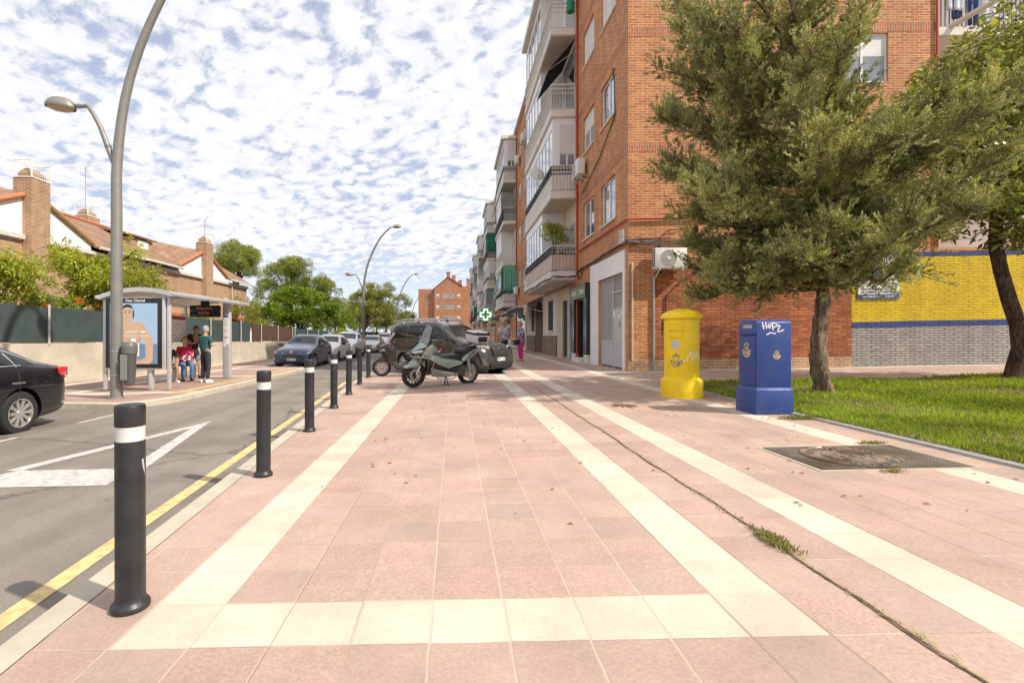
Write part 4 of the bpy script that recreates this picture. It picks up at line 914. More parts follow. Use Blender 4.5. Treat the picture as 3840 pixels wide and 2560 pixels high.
# ================================================================ apartment blocks on the sunny side
BXW = 5.38
SHEAR = 0.02
class BB(MB):
    """mesh builder for the blocks: courses follow the slope of the site"""
    def build(s, name, mats, parent=None, **k):
        s.v = [(x, y, z + SHEAR * x) for x, y, z in s.v]; return MB.build(s, name, mats, parent, **k)
def facade(mb, axis, p, u0, u1, z0, z1, holes, d):
    """wall face in plane axis=p (outward towards -axis) with rectangular holes and their reveals"""
    us = sorted({u0, u1} | {h[i] for h in holes for i in (0, 1)}); zs = sorted({z0, z1} | {h[i] for h in holes for i in (2, 3)})
    def pt(u, z, q=0.0): return (p + q, u, z) if axis == 'x' else (u, p + q, z)
    for a, b in zip(us[:-1], us[1:]):
        for c, e in zip(zs[:-1], zs[1:]):
            um, zm = (a + b) / 2, (c + e) / 2
            if any(h[0] < um < h[1] and h[2] < zm < h[3] for h in holes): continue
            q = [pt(a, c), pt(b, c), pt(b, e), pt(a, e)]; mb.add(q if axis == 'y' else q[::-1], [(0, 1, 2, 3)])
    for a, b, c, e in holes:
        for q in ([pt(a, c), pt(a, c, d), pt(b, c, d), pt(b, c)], [pt(a, e), pt(b, e), pt(b, e, d), pt(a, e, d)], [pt(a, c), pt(a, e), pt(a, e, d), pt(a, c, d)], [pt(b, c), pt(b, c, d), pt(b, e, d), pt(b, e)]):
            mb.add(q if axis == 'y' else q[::-1], [(0, 1, 2, 3)])
def bx(mb, axis, p0, p1, u0, u1, z0, z1):
    return mb.box(p0, p1, u0, u1, z0, z1) if axis == 'x' else mb.box(u0, u1, p0, p1, z0, z1)
def window(parent, axis, p, u0, u1, z0, z1, style='glass', sill=True, cls=BB):
    """window set back at depth p: frame > pane (or shutter), sill"""
    f = cls(); w = 0.055
    bx(f, axis, p - 0.03, p + 0.03, u0, u0 + w, z0, z1); bx(f, axis, p - 0.03, p + 0.03, u1 - w, u1, z0, z1)
    bx(f, axis, p - 0.03, p + 0.03, u0 + w, u1 - w, z0, z0 + w); bx(f, axis, p - 0.03, p + 0.03, u0 + w, u1 - w, z1 - w, z1)
    um = (u0 + u1) / 2; bx(f, axis, p - 0.032, p + 0.028, um - w * .6, um + w * .6, z0 + w, z1 - w)
    fo = f.build('window', M['window_white'], parent)
    if style == 'shutter':
        g = cls(); bx(g, axis, p - 0.012, p + 0.01, u0 + w, u1 - w, z0 + w, z1 - w); g.build('shutter', M['shutter'], fo)
    else:
        g = cls(); zz = z1 - w if style == 'glass' else z0 + (z1 - z0) * 0.55
        bx(g, axis, p - 0.005, p + 0.01, u0 + w, u1 - w, z0 + w, zz); g.build('pane', M['window_glass'], fo)
        if style == 'half': g = cls(); bx(g, axis, p - 0.012, p + 0.01, u0 + w, u1 - w, zz, z1 - w); g.build('shutter', M['shutter'], fo)
    if sill:
        g = cls(); bx(g, axis, p - 0.16, p - 0.03, u0 - 0.04, u1 + 0.04, z0 - 0.055, z0 - 0.004); g.build('sill', M['slab_white'], fo)
    return fo
FL = [3.92, 7.40, 10.93, 14.47]; SB = [3.51, 7.06, 10.60, 14.16]; TOPZ = 17.9
Y0S, Y1S, PX = 6.2, 14.1, -1.18
def rail(parent, z, y0, y1, style, x=PX, near=True):
    h = 1.1
    if style in ('pink', 'white'):
        m = BB(); m.box(x + 0.05, x + 0.08, y0 + 0.05, y1, z + 0.06, z + 0.72)
        if near: m.box(x + 0.081, -0.02, y0 + 0.05, y0 + 0.08, z + 0.06, z + 0.72)
        m.build('parapet_panel', M['ribbed_pink' if style == 'pink' else 'ribbed_white'], parent)
    m = BB(); step = 0.125; zb = z + (0.03 if style in ('bars', 'dark') else 0.74); t = 0.009
    y = y0 + 0.06
    while y < y1: m.box(x + 0.045 - t, x + 0.045 + t, y - t, y + t, zb, z + h - 0.02); y += step
    if near:
        xx = x + 0.15
        while xx < -0.02: m.box(xx - t, xx + t, y0 + 0.045 - t, y0 + 0.045 + t, zb, z + h - 0.02); xx += step
    for zz in ((z + 0.05, z + 0.72, z + 0.93) if style in ('bars', 'dark') else (z + 0.74, z + 0.93)):
        m.box(x + 0.025, x + 0.065, y0 + 0.03, y1, zz - 0.014, zz + 0.014)
        if near: m.box(x + 0.066, -0.01, y0 + 0.03, y0 + 0.066, zz - 0.014, zz + 0.014)
    ro = m.build('railing', M['iron_light' if style == 'bars' else 'iron_black'], parent, smooth=0)
    m = BB(); m.box(x + 0.01, x + 0.08, y0 + 0.01, y1, z + h - 0.02, z + h + 0.025)
    if near: m.box(x + 0.081, -0.01, y0 + 0.01, y0 + 0.08, z + h - 0.02, z + h + 0.025)
    m.build('handrail', M['iron_light'], ro)
def enclosure(parent, z, zt, y0, y1, near_style, x=PX):
    """white glazed-in balcony"""
    m = BB(); a, b = x + 0.10, x + 0.15
    m.box(a, b, y0, y1, zt - 0.42, zt); m.box(a, b, y0, y1, z + 0.0, z + 1.12)
    m.box(a + 0.051, -0.02, y0, y0 + 0.05, zt - 0.30, zt); m.box(a + 0.051, -0.02, y0, y0 + 0.05, z, z + 1.12)
    n_ = max(2, int((y1 - y0) / 0.85))
    for k in range(n_ + 1):
        yy = y0 + (y1 - y0 - 0.06) * k / n_; m.box(a - 0.005, b + 0.004, yy, yy + 0.06, z + 1.12, zt - 0.42)
    m.box(a + 0.052, a + 0.32, y0 + .001, y0 + 0.051, z + 1.12, zt - 0.3); m.box(-0.14, -0.02, y0 + .001, y0 + 0.051, z + 1.12, zt - 0.3)
    e = m.build('enclosure', M['window_white'], parent, smooth=0)
    g = BB(); g.box(a + 0.02, a + 0.03, y0 + 0.06, y1, z + 1.12, zt - 0.42); g.build('pane', M['window_glass'], e)
    s = BB()
    if near_style == 'shutter':
        s.box(a + 0.32, -0.14, y0 + 0.012, y0 + 0.03, z + 1.62, zt - 0.3); s.build('shutter', M['shutter'], e)
        g = BB(); g.box(a + 0.32, -0.14, y0 + 0.02, y0 + 0.03, z + 1.12, z + 1.62); g.build('pane', M['window_glass'], e)
        g = BB(); xm = (a + 0.32 - 0.14) / 2; g.box(xm - 0.03, xm + 0.03, y0 + 0.005, y0 + 0.03, z + 1.12, z + 1.62); g.build('mullion', M['window_white'], e)
    else:
        s.box(a + 0.32, -0.14, y0 + 0.015, y0 + 0.03, z + 1.12, zt - 0.3); s.build('panel', M['white_wall'], e)
def curtain(parent, name, pts_top, pts_bot, mat, n_=28, amp=0.03, seed=0):
    """hanging cloth between a top line and a bottom line, with folds"""
    a, b = [Vector(p) for p in pts_top]; c, d = [Vector(p) for p in pts_bot]
    nrm = (b - a).cross(c - a).normalized()
    def fn(u, v):
        p = (a * (1 - u) + b * u) * (1 - v) + (c * (1 - u) + d * u) * v
        return p + nrm * (amp * math.sin(u * 31 + seed) * (0.3 + 0.7 * v) + 0.4 * amp * math.sin(u * 77 + seed * 2))
    m = BB(); m.grid(fn, n_ * 2, 6); o = m.build(name, M[mat], parent, smooth=80)
    sm = o.modifiers.new('thickness', 'SOLIDIFY'); sm.thickness = 0.012
    return o
def stack(parent, styles, roof=True):
    """styles per floor: (rail, open length, near style, awning)"""
    for k, (rs, op, ns, aw) in enumerate(styles):
        z, sb = FL[k], SB[k]; zt = SB[k + 1] - 0.002 if k < 3 else TOPZ
        m = BB(); m.hull([(x, y, zz) for x in (PX, 0) for y in (Y0S, Y1S) for zz in (sb + 0.04, z)] + [(x, y, sb) for x in (PX + 0.05, 0) for y in (Y0S + 0.05, Y1S - 0.05)]); bal = m.build('balcony', M['slab_white'], parent)
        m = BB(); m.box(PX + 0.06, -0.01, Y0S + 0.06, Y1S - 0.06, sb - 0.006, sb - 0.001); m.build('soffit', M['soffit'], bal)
        if op < 7.5:
            enclosure(bal, z, zt, Y0S + 0.10 + op, Y1S - 0.05, ns)
        rail(bal, z, Y0S, Y1S, rs)
        if op > 0.5:
            m = BB(); m.box(-0.012, -0.003, Y0S + 0.05, Y0S + 0.1 + op, z + 0.01, zt - 0.01); m.build('inner_wall', M['white_wall' if ns != 'cream' else 'cream_panel'], bal)
            m = BB(); m.box(-0.03, -0.013, Y0S + 0.5, Y0S + min(op, 2.2) - 0.1, z + 0.02, z + 2.2); m.build('balcony_door', M['window_glass'], bal)
            m = BB(); m.box(-0.04, -0.031, Y0S + 0.44, Y0S + 0.5, z + 0.02, z + 2.25); m.box(-0.04, -0.031, Y0S + min(op, 2.2) - 0.1, Y0S + min(op, 2.2) - 0.04, z + 0.02, z + 2.25); m.build('door_frame', M['iron_light'], bal)
        if aw:
            kind, mat = aw
            if kind == 'slope':
                curtain(bal, 'awning', [(-0.1, Y0S + 0.02, zt - 0.12), (-0.1, Y0S + 2.8, zt - 0.12)], [(PX - 0.12, Y0S + 0.02, z + 1.72), (PX - 0.12, Y0S + 2.8, z + 1.72)], mat, amp=0.004)
                m = BB(); m.tube([(-0.1, Y0S + 0.05, zt - 0.65), (PX - 0.12, Y0S + 0.05, z + 1.72)], 0.014, 6); m.tube([(PX - 0.12, Y0S, z + 1.72), (PX - 0.12, Y0S + 2.85, z + 1.72)], 0.022, 8); m.tube([(-0.1, Y0S + 0.03, z + 1.0), (-0.1, Y0S + 0.03, zt - 0.1)], 0.014, 6); m.build('awning_arm', M['galvanised'], bal)
            elif kind == 'drop':
                curtain(bal, 'awning', [(PX - 0.03, Y0S + 0.1, sb + 3.4 if k < 3 else TOPZ - 0.2), (PX - 0.03, Y0S + op, sb + 3.4 if k < 3 else TOPZ - 0.2)], [(PX - 0.75, Y0S + 0.2, z + 0.9), (PX - 0.75, Y0S + op, z + 0.9)], mat, amp=0.02, seed=k)
                m = BB(); m.tube([(PX, Y0S + 0.25, z + 1.4), (PX - 0.75, Y0S + 0.25, z + 0.95)], 0.014, 6); m.tube([(PX - 0.76, Y0S + 0.1, z + 0.9), (PX - 0.76, Y0S + op + 0.1, z + 0.9)], 0.022, 8); m.build('awning_arm', M['iron_light'], bal)
            elif kind == 'curtain':
                curtain(bal, 'awning', [(PX + 0.02, Y0S - 0.05, zt - 0.02), (-0.02, Y0S - 0.05, zt - 0.02)], [(PX + 0.0, Y0S - 0.12, z + 0.95), (-0.02, Y0S - 0.12, z + 0.9)], mat, amp=0.05, seed=k)
                curtain(bal, 'awning', [(PX - 0.03, Y0S + 0.6, zt - 0.02), (PX - 0.03, Y0S + 3.4, zt - 0.02)], [(PX - 0.6, Y0S + 0.6, z + 0.75), (PX - 0.6, Y0S + 3.4, z + 0.75)], mat, amp=0.03, seed=k + 2)
            elif kind == 'rolled':
                m = BB(); m.tube([(-0.45, Y0S - 0.03, z + 2.1), (-0.36, Y0S - 0.10, z + 1.45), (-0.33, Y0S - 0.12, z + 0.62)], [0.10, 0.15, 0.17], 12); m.build('awning', M[mat], bal)
    if roof:
        m = BB(); m.hull([(x, y, zz) for x in (PX - 0.15, 0) for y in (Y0S - 0.1, Y1S + 0.1) for zz in (TOPZ + 0.02, TOPZ + 0.32)]); m.build('stack_roof', M['slab_white'], parent)
def block(label, y0, styles, wins, ground='shops', L=20.8, seed=0, end_wall=None, H=18.4, depth=12.0, extra_holes=()):
    t = thing('apartment_block', label, 'apartment block', (BXW, y0, G(BXW)), 0, 'brick apartment blocks with balcony stacks')
    d = 0.16; holes = []
    for c0, c1 in ((1.2, 2.8), (3.7, 5.3), (15.4, 16.6), (17.8, 19.2)):
        for k, z in enumerate((5.05, 8.58, 12.1, 15.6)): holes.append((c0, c1, z, z + 1.47))
    w = BB(); facade(w, 'x', 0.0, 0, L, -0.3, H, holes + list(extra_holes), d)
    if end_wall: facade(w, 'y', 0.0, 0, end_wall['x1'], -0.3, H, end_wall['holes'], d)
    else: w.add([(0, 0, -0.3), (depth, 0, -0.3), (depth, 0, H), (0, 0, H)], [(0, 1, 2, 3)])
    x1 = end_wall['x1'] if end_wall else depth
    w.add([(0, L, -0.3), (x1, L, -0.3), (x1, L, H), (0, L, H)], [(3, 2, 1, 0)]); w.add([(x1, 0, -0.3), (x1, L, -0.3), (x1, L, H), (x1, 0, H)], [(0, 1, 2, 3)])
    w.add([(0, 0, H), (x1, 0, H), (x1, L, H), (0, L, H)], [(0, 1, 2, 3)])
    w.build('wall', M['brick_orange'], t, smooth=0)
    rnd = random.Random(seed)
    for i, h in enumerate(holes):
        window(t, 'x', 0.10, *h, style=wins.get(i, rnd.choice(('glass', 'glass', 'half', 'shutter'))))
    stack(t, styles)
    m = BB(); m.tube([(-0.06, Y0S - 0.06, 0.2), (-0.06, Y0S - 0.06, H)], 0.05, 10); m.build('downpipe', M['gas_pipe'], t)
    for z in (6.78, 10.33, 13.9):
        for q in ((-0.006, 0.0, 0, Y0S - 0.12), (-0.006, 0.0, Y1S, L)) + (((-0.006, end_wall['x1'], -0.006, -0.0005),) if end_wall else ()):
            m = BB(); m.box(*q, z, z + 0.28); m.build('soldier_course', M['brick_soldier'], t, smooth=0)
    m = BB(); m.box(-0.25, 0.3, -0.1, L, H, H + 0.18); m.build('roof_edge', M['slab_white'], t)
    return t
# ---- the corner block
ENDX = 9.58
b1 = block('tall orange brick corner block with a painted mural at its foot', 15.2,
           [('pink', 2.5, 'cream', None), ('white', 0.0, 'shutter', None), ('bars', 2.9, 'plain', ('slope', 'awning_black')), ('bars', 2.9, 'plain', ('rolled', 'awning_green'))],
           {0: 'glass', 1: 'glass', 2: 'shutter', 3: 'shutter', 4: 'glass', 5: 'half', 6: 'shutter', 7: 'shutter'}, seed=1,
           end_wall=dict(x1=ENDX, holes=[(6.48, 8.03, 8.78, 10.3)]), extra_holes=[(0.40, 3.1, -0.05, 3.13), (4.7, 6.1, 0.0, 2.6)])
window(b1, 'y', 0.09, 6.48, 8.03, 8.78, 10.3, 'half', sill=False)
for ch in b1.children:
    pass
m = BB(); m.box(-0.045, -0.0, 0.22, 0.40, 0, 3.80); m.box(-0.045, 0.0, 3.1, 4.1, 0, 3.80); m.box(-0.045, 0, 0.40, 3.1, 3.13, 3.80); m.build('portal', M['white_wall'], b1)
# gate: ribbed leaf, grey door with bars above, kick panels
gd = 0.10
m = BB(); m.box(gd, gd + 0.04, 1.75, 3.08, 0.95, 3.1); go = m.build('gate', M['gate_ribbed'], b1)
m = BB(); m.box(gd - 0.01, gd + 0.03, 0.42, 1.68, 0.95, 2.0); m.build('gate_panel', M['gate_grey'], go)
m = BB(); m.box(gd - 0.01, gd + 0.03, 0.42, 3.08, 0.05, 0.90); m.build('gate_panel', M['gate_grey'], go)
m = BB()
for yy in np.linspace(0.5, 1.65, 10): m.box(gd - 0.005, gd + 0.012, yy - 0.012, yy + 0.012, 2.0, 3.1)
for a, b_, c_, e in ((0.40, 3.1, 0.90, 0.95), (0.42, 1.75, 1.98, 2.03), (0.9, 1.75, 2.55, 2.6), (0.42, 3.1, 3.07, 3.12)): m.box(gd - 0.02, gd + 0.035, a, b_, c_, e)
for a in (0.40, 1.68, 3.04): m.box(gd - 0.021, gd + 0.036, a, a + 0.06, 0.0, 3.12)
m.build('gate_frame', M['gate_grey'], go)
m = BB(); m.box(gd + 0.06, gd + 0.07, 0.42, 1.7, 1.9, 3.12); m.build('gate_back', M['gate_dull'], go)
m = BB(); m.box(gd - 0.017, gd - 0.010, 1.0, 1.06, 1.45, 1.58); m.box(gd - 0.04, gd - 0.017, 1.02, 1.04, 1.40, 1.46); m.build('lock', M['rust'], go)
m = BB()
for (a, z, w_, h_) in ((1.55, 1.72, 0.14, 0.22), (0.72, 1.78, 0.15, 0.14), (1.08, 1.68, 0.1, 0.13), (0.60, 0.55, 0.1, 0.06)): m.box(gd - 0.0125, gd - 0.0102, a, a + w_, z, z + h_)
m.build('sticker', M['ink_white'], go)
# shop front with sign
m = BB(); m.box(-0.22, -0.001, 4.15, 6.55, 2.62, 3.2); sg = m.build('shop_sign', M['shelter_black'], b1)
m = BB(); m.box(-0.228, -0.2205, 4.17, 6.53, 2.64, 3.18); m.build('sign_face', M['sign_green'], sg)
def SIDE(x, y, z): return Matrix.Translation((x, y, z)) @ Matrix.Rotation(-PI / 2, 4, 'Z') @ Matrix.Rotation(PI / 2, 4, 'X')
m = BB(); m.text('Estilo', 0.34, SIDE(-0.231, 5.98, 2.9), bold=0.004); m.text('Siner', 0.34, SIDE(-0.231, 4.72, 2.9), bold=0.004); m.build('lettering', M['ink_white'], sg, smooth=0)
m = BB(); m.add([(-0.231, a, b_) for a, b_ in [(5.36, 2.74), (5.44, 2.80), (5.40, 2.93), (5.46, 2.96), (5.38, 3.10), (5.32, 2.95), (5.36, 2.92)]], [tuple(range(7))]); m.build('emblem', M['gold'], sg, smooth=0)
for y_ in (4.15, 6.12):
    m = BB(); m.box(-0.18, -0.001, y_, y_ + 0.42, 0.35, 2.62); c_ = m.build('shop_pillar', M['shelter_black'], b1)
    m = BB(); m.box(-0.186, -0.181, y_ + 0.24, y_ + 0.38, 0.5, 2.6); m.build('pillar_face', M['sign_green'], c_)
    m = BB(); m.box(-0.195, -0.187, y_ + 0.07, y_ + 0.11, 0.4, 1.9); m.box(-0.195, -0.187, y_ + 0.30, y_ + 0.33, 0.4, 1.7); m.build('trim', M['chrome'], c_)
m = BB(); m.box(0.13, 0.15, 4.6, 6.2, 0, 2.6); m.box(0.0, 0.129, 4.703, 4.73, 0.17, 2.6); m.box(0.0, 0.129, 6.07, 6.097, 0.17, 2.6); m.build('shop_door', M['dark_void'], b1)  # near-black back and side linings colour in the darkness of the shop recess
m = BB(); m.box(-0.30, 0.12, 4.585, 6.115, -0.05, 0.16); m.build('step', M['slab_white'], b1)
for a in (4.15, 6.12): m = BB(); m.box(-0.18, -0.001, a, a + .43, -0.05, 0.34); m.build('pillar_base', M['slab_white'], b1)
# stone entrance with dark door
m = BB(); m.box(-0.10, -0.001, 7.3, 7.75, 0, 3.35); m.box(-0.10, -0.001, 8.8, 10.0, 0, 3.35); m.box(-0.10, -0.001, 7.75, 8.8, 2.75, 3.35); m.build('entrance_frame', M['stone_beige'], b1)
m = BB(); m.box(-0.02, -0.002, 7.75, 8.8, 0.12, 2.75); m.build('entrance_door', M['dark_void'], b1)
# bar front: stucco, stone base, slit windows, arched door, black awning
m = BB(); m.box(-0.05, -0.001, 10.3, 20.7, 1.08, 3.4); m.build('bar_front', M['stucco'], b1)
for a in ((10.3, 14.3), (17.0, 20.7)): m = BB(); m.box(-0.09, -0.001, *a, 0.0, 1.08); m.build('stone_base', M['stone_clad'], b1)
for a in (11.3, 17.4): m = BB(); m.box(-0.058, -0.051, a, a + 1.3, 1.35, 3.0); wo = m.build('bar_window', M['dark_void'], b1); m = BB(); m.box(-0.12, -0.059, a - 0.05, a + 1.35, 1.28, 1.35); m.build('sill', M['slab_white'], wo)
arch = [(14.35, 0.1), (16.95, 0.1), (16.95, 2.4)] + [(15.65 + 1.3 * math.cos(t), 2.4 + 0.8 * math.sin(t)) for t in np.linspace(0.1, PI - 0.1, 12)] + [(14.35, 2.4)]
m = BB(); m.prism(arch, -0.065, -0.052, 'x'); m.build('arched_door', M['roll_brown'], b1, fix=True)
def shop_awning(parent, y0, y1, z0, z1, xo, mat, val=True):
    curtain(parent, 'shop_awning', [(-0.02, y0, z0), (-0.02, y1, z0)], [(xo, y0, z1), (xo, y1, z1)], mat, amp=0.003)
    m = BB(); m.box(xo - 0.05, xo + 0.05, y0, y1, z1 - 0.06, z1 + 0.05); m.tube([(xo, y0 + 0.1, z1), (-0.02, y0 + 0.1, z1 - 0.35)], 0.02, 6); m.tube([(xo, y1 - 0.1, z1), (-0.02, y1 - 0.1, z1 - 0.35)], 0.02, 6); m.build('awning_bar', M['iron_light'], parent)
    if val:
        m = BB(); m.box(xo - 0.056, xo - 0.051, y0, y1, z1 - 0.28, z1 + 0.0); m.build('valance', M[mat], parent)
shop_awning(b1, 14.2, 20.6, 3.45, 2.85, -1.5, 'awning_black')
# pipes and cables
m = BB(); m.tube([(-0.07, 6.0, 4.7), (-0.07, 0.4, 4.7), (-0.07, -0.07, 4.7), (0.4, -0.07, 4.7), (9.3, -0.07, 4.7)], 0.035, 8); m.build('gas_pipe', M['gas_pipe'], b1)
m = BB()
for k in range(5):
    pts = [(-0.05 - 0.012 * k, y_, 4.06 - 0.02 * k - 0.028 * y_ + 0.035 * math.sin(y_ * 2.2 + k * 1.3) * (k > 1)) for y_ in np.linspace(6.0, -0.06, 22)]
    pts += [(x_, -0.05 - 0.012 * k, 4.06 - 0.02 * k - 0.03 * k * min(1, x_) + 0.03 * math.sin(x_ * 2.6 + k)) for x_ in np.linspace(0.1, 9.2, 26)]
    m.tube(pts, 0.014 + 0.003 * (k % 2), 6)
for k in range(3): m.tube([(PX - 0.03 - 0.012 * k, y_, 3.62 + 0.05 * math.sin(y_ * 1.6 + k)) for y_ in np.linspace(14.0, 6.15, 20)] + [(x_, 6.12 - 0.012 * k, 3.66 + 0.03 * math.sin(x_ * 5 + k)) for x_ in np.linspace(-1.1, -0.05, 8)] + [(-0.05, 5.9, 3.5), (-0.05, 5.2, 3.7)], 0.014, 6)
m.tube([(0.95, -0.03, 3.95), (0.94, -0.04, 3.4), (0.98, -0.04, 3.0)], 0.025, 8); m.tube([(0.9, -0.03, 4.02), (1.15, -0.05, 4.3), (1.7, -0.04, 4.38)], 0.015, 6)
m.tube([(2.1, -0.1, 3.05), (1.6, -0.05, 2.75), (1.15, -0.04, 2.3), (1.1, -0.04, 1.2)], 0.018, 6)
m.tube([(-0.05, 1.35, 10.1), (-0.05, 1.15, 9.6), (-0.05, 1.1, 8.4), (-0.06, 2.8, 7.6), (-0.06, 5.2, 7.0)], 0.022, 6)
m.build('cable_bundle', M['cable'], b1)
m = BB(); m.tube([(-0.09, y_, 4.0 - 0.03 * y_ + 0.06 * math.sin(y_ * 1.9)) for y_ in np.linspace(5.8, 0.0, 18)] + [(0.2, -0.09, 4.0), (0.75, -0.08, 3.85)], 0.008, 5); m.tube([(-0.12, 6.0 + 0.25 * math.cos(t), 3.35 + 0.28 * math.sin(t)) for t in np.linspace(0.3, 4.5, 16)], 0.012, 5); m.build('cable_pale', M['cable_light'], b1)
m = BB(); m.tube([(0.12, -0.04, 0.35), (0.12, -0.04, 3.25), (0.10, -0.02, 3.35)], 0.024, 10); m.build('conduit', M['pvc_cream'], b1)
m = BB(); m.tube([(0.77, -0.05, 0.0), (0.77, -0.05, 2.9)], 0.036, 12); m.build('conduit', M['galvanised'], b1)
m = BB(); m.tube([(-0.12, 7.1, 0.35), (-0.14, 7.2, 2.55)], 0.06, 10); m.lathe([(0.11, 0), (0.11, 0.34), (0.06, 0.42)], (-0.13, 7.08, 0.0), 12); m.build('standpipe', M['pipe_blue'], b1)
# end wall details: rough lower brick, mural, plinth
m = BB(); m.box(0.82, 6.89, -0.010, -0.0005, 0.34, 3.35); m.build('rough_brick_panel', M['brick_low'], b1, smooth=0)
EXT = 17.0
m = BB(); m.box(ENDX, EXT, 0.0, 10.0, -0.3, 3.62); m.build('side_wing', M['brick_orange'], b1, smooth=0)
def mural(z0, z1, mat, off):
    m = BB(); m.box(6.89, EXT, -off, -0.0005, z0, z1); m.build('mural_band', M[mat], b1, smooth=0)
mural(-0.2, 1.20, 'paint_grey', 0.009); mural(1.20, 1.385, 'paint_blue', 0.0115); mural(1.385, 3.36, 'paint_yellow', 0.010); mural(3.36, 3.52, 'paint_blue', 0.0115)
m = BB(); m.box(0.0, 6.885, -0.02, -0.0, -0.3, 0.34); m.build('plinth', M['brick_house'], b1, smooth=0)
m = BB(); m.tube([(ENDX - 0.08, -0.05, 3.65), (ENDX - 0.08, -0.05, 18.4)], 0.035, 10); m.build('downpipe', M['gas_pipe'], b1)
# recessed terraces over the side wing
m = BB(); m.box(ENDX, EXT, 1.6, 9.0, 3.62, 18.4); m.build('terrace_wall', M['white_wall'], b1)
for z in (7.0, 10.5, 14.0):
    m = BB(); m.box(ENDX + 0.02, EXT, 0.1, 1.6, z - 0.25, z); bo_ = m.build('terrace', M['slab_white'], b1)
    m = BB()
    for xx in np.arange(ENDX + 0.1, EXT, 0.13): m.box(xx - 0.01, xx + 0.01, 0.14, 0.16, z, z + 1.05)
    m.box(ENDX + 0.02, EXT, 0.13, 0.17, z + 1.03, z + 1.08); m.build('railing', M['door_brown'], bo_, smooth=0)
m = BB(); m.tube([(ENDX + 0.35, 0.3, 10.45), (ENDX + 1.35, -0.9, 10.95)], 0.085, 14); m.build('rolled_awning', M['pvc_cream'], b1)
# ---- the other blocks
g1 = ('drop', 'awning_green'); gp_ = ('curtain', 'awning_pale'); bk = ('drop', 'awning_black')
b2 = block('second brick block with a pale green curtain on its lowest balcony', 36.0, [('white', 2.8, 'plain', gp_), ('bars', 2.8, 'cream', None), ('dark', 2.8, 'plain', g1), ('white', 0.0, 'shutter', None)], {}, seed=2)
b3 = block('third brick block with white glazed balconies behind the green pharmacy cross', 56.8, [('bars', 2.8, 'plain', g1), ('white', 0.0, 'shutter', None), ('dark', 2.4, 'plain', ('curtain', 'awning_green')), ('white', 0.0, 'plain', None)], {}, seed=3)
b4 = block('fourth brick block along the street with pale stacked balconies', 77.6, [('white', 0.0, 'shutter', None), ('white', 0.0, 'plain', None), ('bars', 2.4, 'plain', ('drop', 'awning_black')), ('white', 0.0, 'plain', None)], {}, seed=4)
b5 = block('fifth brick block along the street with dark rails and a green awning', 98.4, [('dark', 2.4, 'plain', ('curtain', 'awning_green')), ('dark', 0.0, 'plain', None), ('bars', 2.4, 'plain', g1), ('dark', 0.0, 'plain', None)], {}, seed=5)
b6 = block('last brick block of the row next to the gabled building, with a red awning', 119.2, [('dark', 2.4, 'plain', ('curtain', 'awning_red')), ('bars', 2.4, 'plain', None), ('dark', 2.4, 'plain', g1), ('bars', 0.0, 'plain', None)], {}, seed=6, L=24)
for i, b in enumerate((b2, b3, b4, b5, b6)):
    for (a, c_) in ((0.6, 5.6), (6.6, 13.6), (14.4, 20.2)):
        m = BB(); m.box(-0.05, -0.001, a, c_, 0.0, 3.4); f_ = m.build('shop_front', M['stone_beige' if (i + int(a)) % 2 else 'stucco'], b)
        m = BB(); m.box(-0.06, -0.051, a + 0.3, a + (c_ - a) * 0.45, 0.2, 2.7); m.box(-0.06, -0.051, a + (c_ - a) * 0.55, c_ - 0.3, 0.7, 2.7); m.build('shop_window', M['car_glass'], f_)
    shop_awning(b, 1.6, 5.4, 3.3, 2.85, -1.3, 'awning_black')
    if i % 2 == 0: shop_awning(b, 8.0, 13.0, 3.2, 2.8, -1.6, 'awning_black' if i else 'awning_black')
# ---- things fixed to the blocks
def ac_unit(label, loc, rz, s=1.0):
    t = thing('air_conditioner', label, 'air conditioner', loc, rz, 'outdoor air conditioning units'); a, h_, d_ = 0.48 * s, 0.62 * s, 0.30 * s
    m = MB(); m.rbox(-a, a, -d_, 0, 0, h_, 0.018); m.build('casing', M['ac_white'], t)
    m = MB()
    for rr_ in np.linspace(0.06, 0.245, 8): m.lathe([(rr_ * s, -0.004), (rr_ * s + 0.009, -0.004), (rr_ * s + 0.009, 0.006), (rr_ * s, 0.006)], (-0.08 * s, -d_ - 0.004, h_ / 2), 32, 'y', cap=False)
    m.build('fan_grille', M['ac_white'], t, smooth=0)
    m = MB(); m.lathe([(0, 0.0), (0.25 * s, 0.0), (0.25 * s, 0.004), (0, 0.0045)], (-0.08 * s, -d_ - 0.0045, h_ / 2), 32, 'y', cap=False); m.build('fan', M['ac_fan'], t, fix=True)
    m = MB(); m.lathe([(0.055 * s, -0.01), (0.055 * s, 0.012)], (-0.08 * s, -d_ - 0.006, h_ / 2), 20, 'y'); m.build('hub', M['ac_white'], t)
    m = MB()
    for r_ in range(7):
        for c_ in range(2): m.box(-a - 0.004, -a - 0.0005, -d_ * 0.88 + c_ * d_ * 0.42, -d_ * 0.88 + c_ * d_ * 0.42 + d_ * 0.32, 0.06 + r_ * h_ * 0.125, 0.06 + r_ * h_ * 0.125 + h_ * 0.085)
    m.build('side_vent', M['grille_dark'], t, smooth=0)
    m = MB()
    for x_ in (-a * 0.7, a * 0.7): m.box(x_ - 0.02, x_ + 0.02, -d_ * 1.02, 0.12, -0.045, -0.004); m.beam((x_, -d_ * 0.9, -0.03), (x_, 0.10, -0.26), 0.03, 0.03)
    m.build('bracket', M['pvc_cream'], t)
    return t
ac1 = ac_unit('white air conditioner on the end wall of the corner block, beside the juniper', (BXW + 1.15, 15.2 - 0.12, G(BXW) + 3.13), 0)
